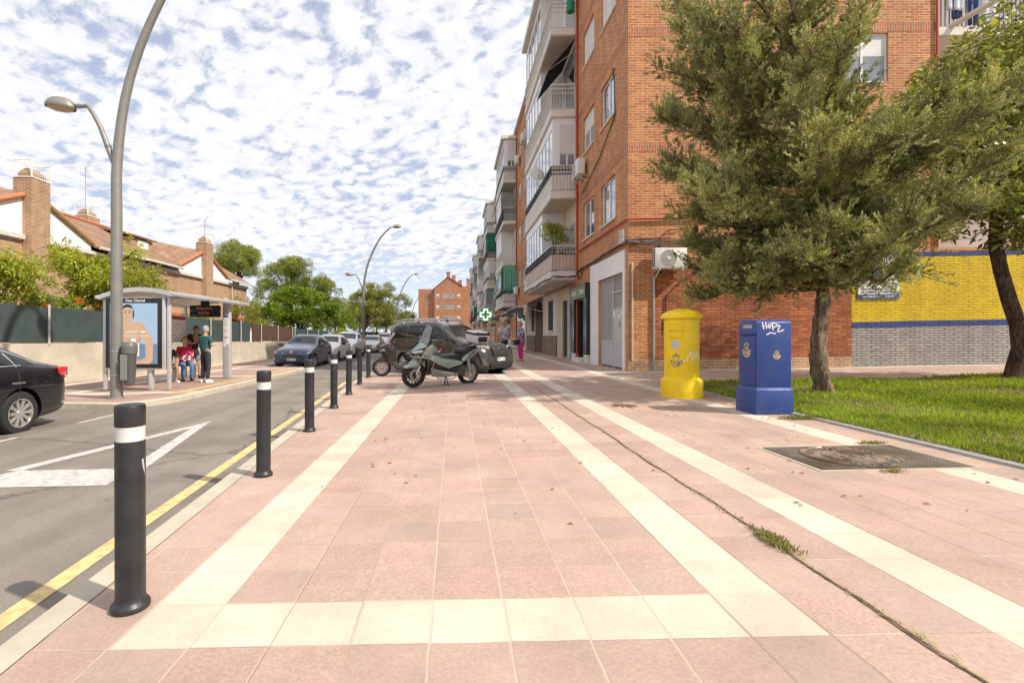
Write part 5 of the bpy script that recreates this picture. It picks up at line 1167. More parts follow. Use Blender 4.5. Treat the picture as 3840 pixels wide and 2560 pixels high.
for lab, loc, rz in [('air conditioner on a bracket beside the satellite dish', (BXW - 0.12, 20.25, G(BXW) + 7.62), -PI / 2), ('upper of two air conditioners high on the second block', (BXW - 0.12, 36.6, G(BXW) + 15.4), -PI / 2), ('lower of two air conditioners high on the second block', (BXW - 0.12, 40.2, G(BXW) + 15.0), -PI / 2),
                     ('air conditioner beside the pale green curtain, above the black awning', (BXW - 0.12, 40.9, G(BXW) + 4.45), -PI / 2), ('air conditioner low on the corner block just past its lowest balcony', (BXW - 0.12, 34.5, G(BXW) + 4.3), -PI / 2), ('air conditioner on the third block beside its top balcony', (BXW - 0.12, 61.5, G(BXW) + 14.2), -PI / 2), ('air conditioner on the third block beside its lowest balcony', (BXW - 0.12, 61.8, G(BXW) + 5.6), -PI / 2)]:
    dup(ac1, loc, rz, lab)
ds = thing('satellite_dish', 'pale satellite dish on the white balcony of the corner block', 'satellite dish', (3.86, 22.9, G(4) + 8.62), R(0))
m = MB(); m.lathe([(0.36, 0.0), (0.365, 0.006), (0.34, 0.022), (0.24, 0.065), (0.12, 0.09), (0, 0.1)], seg=32, cap=False); m.lathe([(0.36, 0.0), (0.24, 0.055), (0.12, 0.082), (0, 0.092)], seg=32, cap=False)
m.xf(Matrix.Rotation(R(12), 4, 'Z') @ Matrix.Rotation(R(70), 4, 'X')); m.build('reflector', M['slab_white'], ds)
m = MB(); m.tube([(0.02, 0.0, -0.28), (0.05, -0.32, -0.12)], 0.012, 6); m.rbox(0.02, 0.08, -0.38, -0.30, -0.15, -0.08, 0.01); m.build('receiver', M['galvanised'], ds)
m = MB(); m.tube([(0, 0.06, 0), (0, 0.12, -0.2), (0.1, 0.15, -0.62), (0.35, 0.15, -0.62)], 0.02, 8); m.build('mast', M['galvanised'], ds)
cr = thing('pharmacy_cross', 'lit green pharmacy cross hanging out over the pavement', 'pharmacy sign', (3.45, 54.0, 3.42), 0)
def cross(mb, a, b_, y0, y1): mb.prism([(-b_, -a), (b_, -a), (b_, -b_), (a, -b_), (a, b_), (b_, b_), (b_, a), (-b_, a), (-b_, b_), (-a, b_), (-a, -b_), (-b_, -b_)], y0, y1, 'y')
n = NB('led_green'); n.set(color=(0.0, 0.2, 0.05), emit=(0.05, 0.75, 0.18), estr=1.0); M['led_green'] = n.mat
n = NB('led_white'); n.set(color=(0.5, 0.6, 0.5), emit=(0.85, 1.0, 0.88), estr=1.1); M['led_white'] = n.mat
n = NB('led_dim'); n.set(color=(0.012, 0.12, 0.05), emit=(0.01, 0.13, 0.055), estr=1.0); M['led_dim'] = n.mat
m = MB(); cross(m, 0.66, 0.30, -0.12, 0.12); m.build('case', M['led_green'], cr, fix=True); m = MB(); cross(m, 0.61, 0.25, -0.13, -0.1205); m.build('lit_border', M['led_white'], cr, fix=True); m = MB(); cross(m, 0.45, 0.14, -0.14, -0.1305); m.build('display', M['led_dim'], cr, fix=True)
m = MB(); m.add([(x_, -0.1415, z_) for x_, z_ in [(0.22, -0.02), (0.42, 0.12), (0.36, -0.1)]], [(0, 1, 2)]); m.build('lit_figure', M['led'], cr, smooth=0)
for z_ in (.2, -.2): m = MB(); m.tube([(0.6, 0, z_), (1.9, 0, z_)], 0.03, 8); m.build('bracket', M['iron_black'], cr)
# street name plate, mural sign board, laundry
pl_ = thing('street_sign', 'small tiled street name plate at the corner of the brick block', 'street sign', (BXW - 0.012, 15.78, G(BXW) + 4.28), 0)
m = MB(); m.box(0, 0.012, -0.24, 0.24, -0.20, 0.20); m.build('plate', M['sign_white'], pl_)
m = MB()
for r_ in range(3): m.box(-0.003, -0.0005, -0.15, 0.21, -0.18 + 0.125 * r_, -0.07 + 0.125 * r_)
m.build('tile_band', P('tile_grey', (0.30, 0.29, 0.33), 0.4), pl_)
m = MB(); m.text('CALLE', 0.10, SIDE(-0.005, -0.03, 0.125), bold=0.002); m.text('DE', 0.09, SIDE(-0.005, -0.03, 0.0), bold=0.002); m.text('LEON', 0.10, SIDE(-0.005, -0.03, -0.125), bold=0.002); m.build('lettering', M['ink_white'], pl_, smooth=0)
SGX, SGZ = BXW + 7.07, G(BXW) + SHEAR * 7.6 + 2.08
sb_ = thing('sign_board', 'white advertising board for gearbox repairs on the yellow mural', 'sign', (SGX, 15.2 - 0.045, SGZ), 0)
m = MB(); m.box(0, 1.27, 0, 0.03, 0, 1.30, sh=0.018); m.build('board', M['sign_white'], sb_)
m = MB(); m.box(0.0, 1.27, -0.003, -0.0005, 0.0, 0.14, sh=0.018); m.build('blue_band', M['sign_blue'], sb_)
def XS(x, y, z): return Matrix.Translation((x, y, z)) @ Matrix.Rotation(R(-1), 4, 'Y') @ Matrix.Rotation(PI / 2, 4, 'X')
m = MB(); m.text('MANTENIMIENTO DE CAJAS', 0.083, XS(0.62, -0.003, 0.305), bold=0.003, spacing=1.0); m.text('DE CAMBIOS AUTOMÁTICAS', 0.083, XS(0.62, -0.003, 0.215), bold=0.003); m.build('lettering', M['ink_dark'], sb_, smooth=0)
m = MB(); m.text('Tel.: 91 682 29 79  Móvil: 615 663 457', 0.062, XS(0.62, -0.005, 0.08), bold=0.002); m.build('lettering', M['ink_white'], sb_, smooth=0)
m = MB(); m.add([(a, -0.003, b_) for a, b_ in [(0.36, 1.15), (0.70, 1.22), (0.78, 0.85), (0.76, 0.55), (0.62, 0.42), (0.36, 0.48)]], [tuple(range(6))[::-1]]); m.build('picture', P('print_gearbox', (0.07, 0.12, 0.30), 0.4, var=0.4, scale=14), sb_, smooth=0)
m = MB(); m.add([(a, -0.005, b_) for a, b_ in [(0.38, 1.18), (0.68, 1.24), (0.64, 0.95), (0.40, 0.92)]], [tuple(range(4))[::-1]]); m.build('picture', P('print_grey', (0.10, 0.09, 0.09), 0.4, var=0.4, scale=20), sb_, smooth=0)
for lab, x_, w_, h_, mat in [('blue jeans hung out to dry on the upper terrace rail', 16.1, 0.42, 0.95, 'laundry_blue'), ('pale cloth hung out to dry next to the blue jeans', 15.55, 0.55, 0.5, 'laundry_pale'), ('dark blue shorts hanging under the pale cloth on the terrace rail', 15.62, 0.3, 0.75, 'laundry_blue'), ('patterned pale sheet drying to the right of the blue jeans', 16.65, 0.6, 0.9, 'laundry_pale')]:
    zt = 11.55; m = MB(); yy = 15.2 + (0.08 if 'under' not in lab else 0.11)
    def fn(u, v): return (x_ + (u - 0.5) * w_ * (1 - 0.12 * v), yy + 0.025 * math.sin(u * 14 + x_ * 5), zt + 0.25 - v * h_)
    m.grid(fn, 12, 6)
    if 'jeans' in lab and 'next' not in lab and 'right' not in lab: m.f = [f for i, f in enumerate(m.f) if not (i // 6 in (5, 6) and i % 6 > 1)]; m.mi = [0] * len(m.f)
    o = m.build('laundry', M[mat], None, smooth=60); o.modifiers.new('thickness', 'SOLIDIFY').thickness = 0.008
    tag(o, lab, 'laundry', 'laundry on the terrace')
# ---- gabled brick building closing the street
gb = thing('gabled_building', 'orange brick building with a stepped gable and chimneys at the end of the street', 'building', (-4.0, 172, 0), 0)
m = MB(); pro = [(-8.6, -2), (9.0, -2), (9.0, 19.6), (3.0, 19.6)]
m.prism([(-2.9, -2), (6.3, -2), (6.3, 18.4), (1.9, 21.2), (-2.9, 17.2)], 0, 30, 'y'); m.build('wall', M['brick_far'], gb, smooth=0, fix=True)
m = MB(); m.box(-8.6, -2.905, 1.2, 30, -2, 17.2); m.build('side_wing', M['brick_far'], gb, smooth=0); m = MB(); m.box(6.305, 13, 0.8, 30, -2, 18.2); m.build('side_wing', M['brick_far'], gb, smooth=0)
m = MB(); m.hull([(-3.3, y_, z_) for y_ in (-0.3, 30) for z_ in (17.0, 17.25)] + [(1.9, y_, z_) for y_ in (-0.3, 30) for z_ in (21.3, 21.55)]); m.build('roof', M['roof_tile_far'], gb); m = MB(); m.hull([(6.8, y_, z_) for y_ in (-0.3, 30) for z_ in (18.25, 18.5)] + [(1.95, y_, z_) for y_ in (-0.3, 30) for z_ in (21.3, 21.55)]); m.build('roof', M['roof_tile_far'], gb)
for (x_, y_, z0, z1) in ((1.3, 3, 20.5, 23.3), (3.2, 8, 20, 22.6), (5.6, 14, 18.5, 21.5), (8.6, 10, 18, 21.6), (10.6, 16, 18, 20.6)):
    m = MB(); m.box(x_, x_ + 1.3, y_, y_ + 1.6, z0, z1); m.box(x_ - 0.1, x_ + 1.4, y_ - 0.1, y_ + 1.7, z1, z1 + 0.25); m.build('chimney', M['brick_far'], gb, smooth=0)
for z in (14.0, 10.1, 6.2, 2.3):
    for (a, b_, st_) in ((-2.35, -1.2, 'half'), (0.0, 1.9, 'glass'), (1.95, 3.9, 'glass'), (5.0, 6.2, 'half')):
        window(gb, 'y', -0.02, a, b_, z, z + (1.25 if a >= 0 and b_ < 5 else 1.35), st_, sill=False, cls=MB)
# ================================================================ far side: garden wall, screens, row houses
def wx(y): return -13.02 + 0.065 * y
def wtop(y): return max(0.75, 1.25 - 0.0135 * (y - 13.0))
cw = MB(); yy_ = [6, 10, 14, 18, 22, 26, 30, 34, 38, 42, 46, 52, 60, 70]
for a, b in zip(yy_[:-1], yy_[1:]):
    A, B = wx(a), wx(b); q = []
    for x0, y0 in ((A, a), (B, b)):
        for dx in (0.0, -0.22):
            for z in (-0.25, wtop(y0)): q.append((x0 + dx, y0, G(x0) + z))
    cw.add(q, [(0, 4, 5, 1), (2, 3, 7, 6), (1, 5, 7, 3), (0, 2, 6, 4)])
o = cw.build('garden_wall', M['concrete'], None, smooth=0, fix=True); tag(o, 'low pale concrete garden wall behind the bus stop', 'wall')
def screen(label, ya, yb, h, mat, step, off, group='garden screens'):
    x0 = wx(ya); t = thing('screen_fence', label, 'fence', (x0, ya, G(x0)), 0, group)
    m = MB(); n_ = max(2, int((yb - ya) / 0.6)); v = []
    for i in range(n_ + 1):
        y = ya + (yb - ya) * i / n_; x = wx(y) - 0.06 + 0.012 * math.sin(y * 5); g = G(wx(y)) - G(x0)
        hh = h(y) if callable(h) else h; sag = 0.03 * abs(math.sin((y - ya) / step * PI)); v += [(x - x0, y - ya, g + wtop(y) + 0.03), (x - x0, y - ya, g + wtop(y) + hh - sag)]
        v += [(x - x0 - 0.02, y - ya, g + wtop(y) + 0.03), (x - x0 - 0.02, y - ya, g + wtop(y) + hh - sag)]
    for i in range(n_): m.add([v[4 * i + k] for k in range(4)] + [v[4 * i + 4 + k] for k in range(4)], [(0, 4, 5, 1), (2, 3, 7, 6), (1, 5, 7, 3)])
    m.build('screen', M[mat], t, smooth=0, fix=True)
    y = ya + off
    while y <= yb + 0.01:
        x = wx(y); hh = (h(y) if callable(h) else h) + 0.06; m = MB(); m.tube([(x - x0 + 0.0, y - ya, G(x) - G(x0) + wtop(y) - 0.05), (x - x0 + 0.0, y - ya, G(x) - G(x0) + wtop(y) + hh)], 0.032, 10); m.build('fence_post', M['fence_post'], t); y += step
    return t
screen('green chain link screen fence on the garden wall behind the bus shelter', 7.2, 27.3, 1.10, 'fence_green', 2.87, 1.72)
screen('brown fabric screen on the garden wall past the bus shelter', 27.5, 33.3, lambda y: 1.02 - 0.012 * (y - 27.5), 'fence_brown', 2.3, 1.0)
screen('dark grey green screen on the wall behind the blue parked car', 33.5, 41.0, lambda y: 0.95 - 0.01 * (y - 33), 'fence_mesh', 2.35, 0.0)
screen('weathered brown board fence past the ivy, behind the white parked cars', 47.5, 66.0, 1.0, 'fence_brown', 3.0, 0.5)
# ---- row houses
HX = -18.0
def house(label, y0, L=14.5, last=False):
    t = thing('row_house', label, 'house', (HX, y0, G(HX)), 0, 'brick row houses'); yc = 7.25
    m = MB(); m.box(-9, 0, 0, L, -0.4, 5.5); m.build('wall', M['brick_house'], t, smooth=0)
    m = MB(); m.box(-9.02, 0.06, -0.0, L, 5.50, 5.56); m.box(-9.05, 0.16, -0.0, L, 5.56, 5.74); m.build('cornice', M['cornice'], t, smooth=0)
    # white cross gable behind the chimney
    m = MB(); m.prism([(yc - 3.4, 5.745), (yc + 3.4, 5.745), (yc + 3.4, 6.02), (yc, 7.55), (yc - 3.4, 6.02)], -1.2, 0.03, 'x'); m.build('gable', M['render_white'], t, smooth=0, fix=True)
    rg, re_ = (-3.6, 8.2), (0.35, 5.95)
    def plane(ya, yb): return [(re_[0], ya, re_[1]), (re_[0], yb, re_[1]), (rg[0], yb, rg[1]), (rg[0], ya, rg[1])]
    m = MB()
    def slab(q, th=0.10):
        q = [Vector(p) for p in q]; nn = (q[1] - q[0]).cross(q[2] - q[0]).normalized()
        if nn.z < 0: q = q[::-1]; nn = -nn
        k = len(q); m.add([p for p in q] + [p - nn * th for p in q], [tuple(range(k)), tuple(range(2 * k - 1, k - 1, -1))] + [(i, k + i, k + (i + 1) % k, (i + 1) % k) for i in range(k)])
    e1 = L + (0.45 if last else -0.002)
    slab(plane(yc + 3.4, e1)); slab(plane(0.002, yc - 3.4))
    slab([(rg[0], 0.002, rg[1]), (rg[0], e1, rg[1]), (-9.3, e1, 5.6), (-9.3, 0.002, 5.6)])
    for s in (-1, 1): slab([(0.12, yc + s * 3.55, 6.02), (0.12, yc, 7.62), (rg[0], yc, 8.2), (rg[0], yc + s * 3.55, 8.18)], 0.08)
    m.build('roof', M['roof_tile'], t, smooth=0, fix=True)
    for s in (-1, 1):
        m = MB(); m.tube([(0.10, yc + s * 3.5, 6.08), (0.10, yc + s * 0.5, 7.42)], 0.11, 8); m.build('verge', M['tile_orange' if s < 0 or last else 'tile_verge'], t)
    m = MB(); m.tube([(rg[0], 0.1, 8.25), (rg[0], e1, 8.25)], 0.11, 8); m.build('ridge', M['tile_orange'], t)
    m = MB(); m.tube([(0.42, yc + 3.5, 5.90), (0.42, e1, 5.88)], 0.075, 8); m.build('gutter', M['cornice'], t)
    m = MB(); m.tube([(0.42, 0, 5.90), (0.42, yc - 3.5, 5.88)], 0.075, 8); m.build('gutter', M['cornice'], t)
    m = MB(); m.tube([(0.42, L - 3.0, 5.85), (0.08, L - 3.0, 5.5), (0.08, L - 3.0, 0)], 0.05, 8); m.build('downpipe', M['cornice'], t)
    # chimney with a wire cage
    m = MB(); m.box(-0.35, 0.42, yc - 0.48, yc + 0.48, 0, 8.15); ch = m.build('chimney', M['brick_house'], t, smooth=0)
    def cage(par, cx, cy, sx, sy, z):
        m = MB()
        for x_ in (cx - sx, cx + sx):
            for y_ in (cy - sy, cy + sy): m.box(x_ - 0.022, x_ + 0.022, y_ - 0.022, y_ + 0.022, z, z + 0.75)
        for zz in (z + 0.02, z + 0.73):
            for y_ in (cy - sy, cy + sy): m.box(cx - sx + .022, cx + sx - .022, y_ - 0.02, y_ + 0.02, zz - 0.02, zz + 0.02)
            for x_ in (cx - sx, cx + sx): m.box(x_ - 0.02, x_ + 0.02, cy - sy + .022, cy + sy - .022, zz - 0.02, zz + 0.02)
        for k in range(1, 9):
            y_ = cy - sy + 2 * sy * k / 9
            for x_ in (cx - sx, cx + sx): m.box(x_ - 0.004, x_ + 0.004, y_ - 0.004, y_ + 0.004, z, z + 0.42)
        for k in range(1, 5):
            for x_ in (cx - sx, cx + sx): m.box(x_ - 0.0035, x_ + 0.0035, cy - sy, cy + sy, z + 0.09 * k, z + 0.09 * k + 0.008)
            for y_ in (cy - sy, cy + sy): m.box(cx - sx, cx + sx, y_ - 0.0035, y_ + 0.0035, z + 0.09 * k, z + 0.09 * k + 0.008)
        m.build('chimney_cage', M['window_white'], par, smooth=0)
        m = MB(); m.hull([(cx + a * sx * .75, cy + b_ * sy * .8, z + c_) for a in (-1, 1) for b_ in (-1, 1) for c_ in (0.0, 0.25)] + [(cx, cy + b_ * sy * .6, z + 0.5) for b_ in (-1, 1)], 0.05); m.build('chimney_cap', M['tile_verge'], par)
    cage(ch, 0.035, yc, 0.385, 0.48, 8.155)
    m = MB(); m.box(-4.8, -4.0, yc + 8.6 - 14.5 * (0 if not last else 1) + (0 if not last else 5.0), yc + 9.6 - 14.5 * (0 if not last else 1) + (0 if not last else 5.0), 7.2, 8.75)
    if not last: c2 = m.build('chimney', M['brick_house'], t, smooth=0); cage(c2, -4.4, yc + 9.1, 0.4, 0.5, 8.755)
    # windows
    for (a, b_, z0, z1) in ((10.3, 11.1, 3.75, 4.45), (12.6, 13.8, 3.0, 4.2), (1.5, 2.7, 3.0, 4.2)):
        window(t, 'x' , -0.0, a, b_, z0, z1, 'half', sill=False, cls=XB)
    for (a, b_) in ((2.0, 3.6), (11.0, 13.4)):
        m = MB(); m.box(0.0, 0.9, a, b_, -0.3, 2.55); m.build('porch', M['render_white'], t, smooth=0); m = MB(); m.hull([(0.0, a - .2, 3.2), (0.0, b_ + .2, 3.2), (1.2, a - .2, 2.56), (1.2, b_ + .2, 2.56), (0, a - .2, 3.1), (0, b_ + .2, 3.1)]); m.build('porch_roof', M['tile_orange'], t)
    return t
class XB(MB):
    """mirror to walls that face +x"""
    def build(s, *a, **k):
        s.v = [(-x, y, z) for x, y, z in s.v]; k['fix'] = True; return MB.build(s, *a, **k)
hA = house('brick row house with the broad caged chimney and tall roof antenna', 13.7)
hB = house('end brick row house with the second caged chimney, over the shelter roof', 28.2, last=True)
# dormer on the end house roof, lean-to at its end
m = MB(); m.box(-3.3, -1.5, 1.5, 3.6, 6.2, 7.55); d_ = m.build('dormer', M['brick_house'], hB, smooth=0)
m = MB(); m.hull([(-3.6, 1.3, 8.15), (-3.6, 3.8, 8.15), (-1.3, 1.3, 7.56), (-1.3, 3.8, 7.56), (-3.6, 1.3, 8.05), (-3.6, 3.8, 8.05), (-1.3, 1.3, 7.66), (-1.3, 3.8, 7.66)]); m.build('dormer_roof', M['roof_tile'], d_)
m = MB(); m.box(-1.52, -1.46, 2.1, 3.1, 6.95, 7.45); m.build('dormer_window', M['window_white'], d_)
m = MB(); m.box(-4.5, -0.2, 14.55, 21, -0.3, 2.3); lt_ = m.build('lean_to', M['render_white'], hB, smooth=0)
m = MB(); m.hull([(0.2, 14.5, 2.3), (0.2, 21, 2.3), (-4.6, 14.5, 3.4), (-4.6, 21, 3.4), (0.2, 14.5, 2.42), (0.2, 21, 2.42), (-4.6, 14.5, 3.5), (-4.6, 21, 3.5)]); m.build('lean_to_roof', M['roof_tile'], lt_)
def antenna(label, loc, h, rz):
    t = thing('antenna', label, 'antenna', loc, rz, 'television antennas on the chimneys')
    m = MB(); m.tube([(0, 0, 0), (0, 0, h)], 0.022, 6); m.build('mast', M['galvanised'], t)
    m = MB(); m.tube([(0.1, 0, h - 0.08), (-1.2, 0, h - 0.08)], 0.012, 5)
    for k in range(9):
        for s in (-1, 1): m.tube([(-1.15 + 0.1 * k, 0, h - 0.08), (-1.15 + 0.1 * k, 0.10 * s, h - 0.08 + 0.13)], 0.006, 4)
    for s in (-1, 1):
        for q in np.linspace(0, 1, 6): m.tube([(0.04 + 0.2 * q, -0.22, h - 0.08 + s * (0.04 + 0.36 * q)), (0.04 + 0.2 * q, 0.22, h - 0.08 + s * (0.04 + 0.36 * q))], 0.008, 4)
        m.tube([(0.04, 0, h - 0.08 + s * 0.04), (0.24, 0, h - 0.08 + s * 0.40)], 0.010, 4)
    m.build('aerial', M['iron_light'], t, smooth=0)
antenna('tall television antenna over the roof beside the broad caged chimney', (HX - 4.4, 29.9, 8.5), 2.9, R(10))
antenna('small television antenna on the second caged chimney', (HX - 0.2, 35.9, 8.0), 1.6, R(10))
# ================================================================ vehicles
def bsp(P0, P1, P2, P3, t):
    return (P0 * (1 - t) ** 3 + P1 * (3 * t ** 3 - 6 * t ** 2 + 4) + P2 * (-3 * t ** 3 + 3 * t ** 2 + 3 * t + 1) + P3 * t ** 3) / 6
class Body:
    """smooth half body swept through stations; u runs front to rear, v from the bottom centre line over the flank to the roof centre line"""
    def __init__(s, table):
        C = []
        for (yl, yb, yt, w, zb, zbelt, wt, zt) in table:
            C.append([(0, yl, zb), (w * .82, yl, zb), (w * .985, yl, zb + 0.07), (w * 1.0, yl * .6 + yb * .4, zb * .45 + zbelt * .55), (w * .965, yb, zbelt), (wt, yt, zt - 0.05), (wt * .6, yt, zt), (0, yt, zt + 0.012)])
        C = np.array(C, float)
        sm_ = C.copy(); sm_[1:-1] = (C[:-2] + 4 * C[1:-1] + C[2:]) / 6; A_ = C + 0.75 * (C - sm_)
        sm_ = A_.copy(); sm_[:, 1:-1] = (A_[:, :-2] + 4 * A_[:, 1:-1] + A_[:, 2:]) / 6; A_ = A_ + 0.75 * (A_ - sm_)
        s.C = A_; s.nu, s.nv = s.C.shape[0] - 1, s.C.shape[1] - 1
        e = np.zeros((s.nu + 3, s.nv + 3, 3)); e[1:-1, 1:-1] = s.C
        e[0, 1:-1] = 2 * s.C[0] - s.C[1]; e[-1, 1:-1] = 2 * s.C[-1] - s.C[-2]
        e[:, 0] = e[:, 2] * np.array([-1, 1, 1]); e[:, -1] = e[:, -3] * np.array([-1, 1, 1]); s.E = e
    def at(s, u, v):
        i = min(int(u), s.nu - 1); j = min(int(v), s.nv - 1); a, b = u - i, v - j
        return bsp(*[bsp(*[s.E[i + p, j + q] for q in range(4)], b) for p in range(4)], a)
    def nrm(s, u, v):
        h = 0.02; du = s.at(min(u + h, s.nu), v) - s.at(max(u - h, 0), v); dv = s.at(u, min(v + h, s.nv)) - s.at(u, max(v - h, 0))
        n_ = np.cross(dv, du); l = np.linalg.norm(n_); n_ = n_ / l if l > 1e-9 else np.array([0, 0, 1.0])
        c = s.at(u, v) - np.array([0, s.at(u, v)[1], 0.6])
        return n_ if np.dot(n_, c) >= 0 else -n_
    def mesh(s, mb, k=5):
        NU, NV = s.nu * k, s.nv * k
        for sg in (1, -1):
            v = []
            for i in range(NU + 1):
                for j in range(NV + 1):
                    p = s.at(i / k, j / k); v.append((p[0] * sg, p[1], p[2]))
            mb.add(v, [((i * (NV + 1) + j), (i * (NV + 1) + j + 1), ((i + 1) * (NV + 1) + j + 1), ((i + 1) * (NV + 1) + j))[::sg] for i in range(NU) for j in range(NV)])
        for i in (0, NU):
            ring = [tuple(s.at(i / k, j / k)) for j in range(NV + 1)]; full = ring + [(-p[0], p[1], p[2]) for p in ring[-2:0:-1]]
            mb.add(full, [tuple(range(len(full)))])
    def patch(s, mb, corners, off=0.004, n_=8, m_=6, mirror=True, both=True, sides=None):
        """corners: four (u, v) points going round; both sides of the car unless mirror is False"""
        c = [np.array(q, float) for q in corners]
        for sg in (sides or ((1, -1) if both else (1,))):
            v = []
            for i in range(n_ + 1):
                for j in range(m_ + 1):
                    a, b = i / n_, j / m_; uv = (c[0] * (1 - a) + c[1] * a) * (1 - b) + (c[3] * (1 - a) + c[2] * a) * b
                    p = s.at(*uv) + s.nrm(*uv) * off; v.append((p[0] * sg, p[1], p[2]))
            mb.add(v, [(i * (m_ + 1) + j, (i + 1) * (m_ + 1) + j, (i + 1) * (m_ + 1) + j + 1, i * (m_ + 1) + j + 1) for i in range(n_) for j in range(m_)])
        return mb
    def line(s, mb, uvs, r=0.006, both=True):
        for sg in ((1, -1) if both else (1,)):
            pts = []
            for (u0, v0), (u1, v1) in zip(uvs[:-1], uvs[1:]):
                for k in range(6):
                    p = s.at(u0 + (u1 - u0) * k / 6, v0 + (v1 - v0) * k / 6); pts.append((p[0] * sg, p[1], p[2]))
            mb.tube(pts, r, 5)
def wheel(parent, x, y, r, w, rim='rim_silver', spokes=10, tyre='tyre'):
    """x: outer face; sign of x tells the side"""
    s = 1 if x > 0 else -1; xo, xi = x, x - s * w
    m = MB(); pr = [(r * 0.66, 0.0), (r * 0.80, 0.012), (r * 0.93, 0.004), (r * 0.985, -0.02), (r, -0.05), (r, -w + 0.05), (r * 0.985, -w + 0.02), (r * 0.9, -w), (r * 0.6, -w)]
    m.lathe([(a, x + s * b) for a, b in pr], (0, y, r), 36, 'x', cap=False)
    for k in range(40):
        t = 2 * PI * k / 40
        m.obox((x - s * w / 2, y + (r + 0.001) * math.cos(t), r + (r + 0.001) * math.sin(t)), (w * 0.72, 0.012, 0.010), (t + PI / 2, 0, 0))
    o = m.build('wheel', M[tyre], parent, fix=True)
    m = MB(); m.lathe([(r * 0.655, x - s * 0.005), (r * 0.67, x + s * 0.004), (r * 0.62, x + s * 0.004), (r * 0.60, x - s * 0.03), (r * 0.58, x - s * 0.13)], (0, y, r), 36, 'x', cap=False)
    for k in range(spokes):
        t = 2 * PI * k / spokes; c_, s_ = math.cos(t), math.sin(t); a = r * 0.10; b = r * 0.63; wd0, wd1 = r * 0.055, r * 0.085
        v = []
        for (q, wd, dx) in ((a, wd0, 0.0), (b, wd1, 0.004)):
            for sg in (-1, 1): v += [(x + s * (dx - 0.012), y + q * c_ - sg * wd * s_, r + q * s_ + sg * wd * c_), (x + s * (dx - 0.04), y + q * c_ - sg * wd * s_, r + q * s_ + sg * wd * c_)]
        m.add(v, [(0, 2, 6, 4), (1, 5, 7, 3), (0, 4, 5, 1), (2, 3, 7, 6), (0, 1, 3, 2), (4, 6, 7, 5)])
    m.lathe([(r * 0.13, x - s * 0.04), (r * 0.13, x - s * 0.004), (0, x - s * 0.002)], (0, y, r), 20, 'x', cap=False)
    m.build('rim', M[rim], o, fix=True)
    m = MB(); m.lathe([(0, x - s * 0.10), (r * 0.62, x - s * 0.10)], (0, y, r), 28, 'x', cap=False); m.build('brake_disc', M['grille_dark'], o)
    return o
def cut_arches(body, ys, r, xw):
    bm = MB()
    for y in ys: bm.lathe([(r, -2.0), (r, 2.0)], (0, y, r * 0.93), 40, 'x')
    c = bm.build('cutter', M['plastic_black'], body.parent, smooth=0, fix=True)
    md = body.modifiers.new('arch', 'BOOLEAN'); md.operation = 'DIFFERENCE'; md.object = c; md.solver = 'EXACT'
    bpy.context.view_layer.update(); dg = bpy.context.evaluated_depsgraph_get(); me = bpy.data.meshes.new_from_object(body.evaluated_get(dg))
    body.modifiers.clear(); old = body.data; body.data = me; bpy.data.meshes.remove(old); bpy.data.objects.remove(c)
    for p in me.polygons: p.use_smooth = True
    me.set_sharp_from_angle(angle=R(40))
def weld_build(mb, name, mat, parent):
    o = mb.build(name, mat, parent, smooth=0); bm = bmesh.new(); bm.from_mesh(o.data); bmesh.ops.remove_doubles(bm, verts=bm.verts, dist=0.0006); bmesh.ops.recalc_face_normals(bm, faces=bm.faces); bm.to_mesh(o.data); bm.free()
    for p in o.data.polygons: p.use_smooth = True
    o.data.set_sharp_from_angle(angle=R(50)); return o
def plate(parent, txt, loc, rz, w=0.46, h=0.11):
    m = MB(); m.box(-w / 2, w / 2, -0.006, 0.006, -h / 2, h / 2); o = m.build('number_plate', M['plate_white'], parent); o.location = loc; o.rotation_euler = (0, 0, rz)
    m = MB(); m.box(-w / 2, -w / 2 + 0.05, -0.0075, -0.0062, -h / 2, h / 2); m.build('plate_strip', M['plate_blue'], o)
    m = MB(); m.text(txt, 0.105, XZ(0.025, -0.0078, -0.002), bold=0.0022, spacing=1.05); m.build('lettering', M['ink_dark'], o, smooth=0)
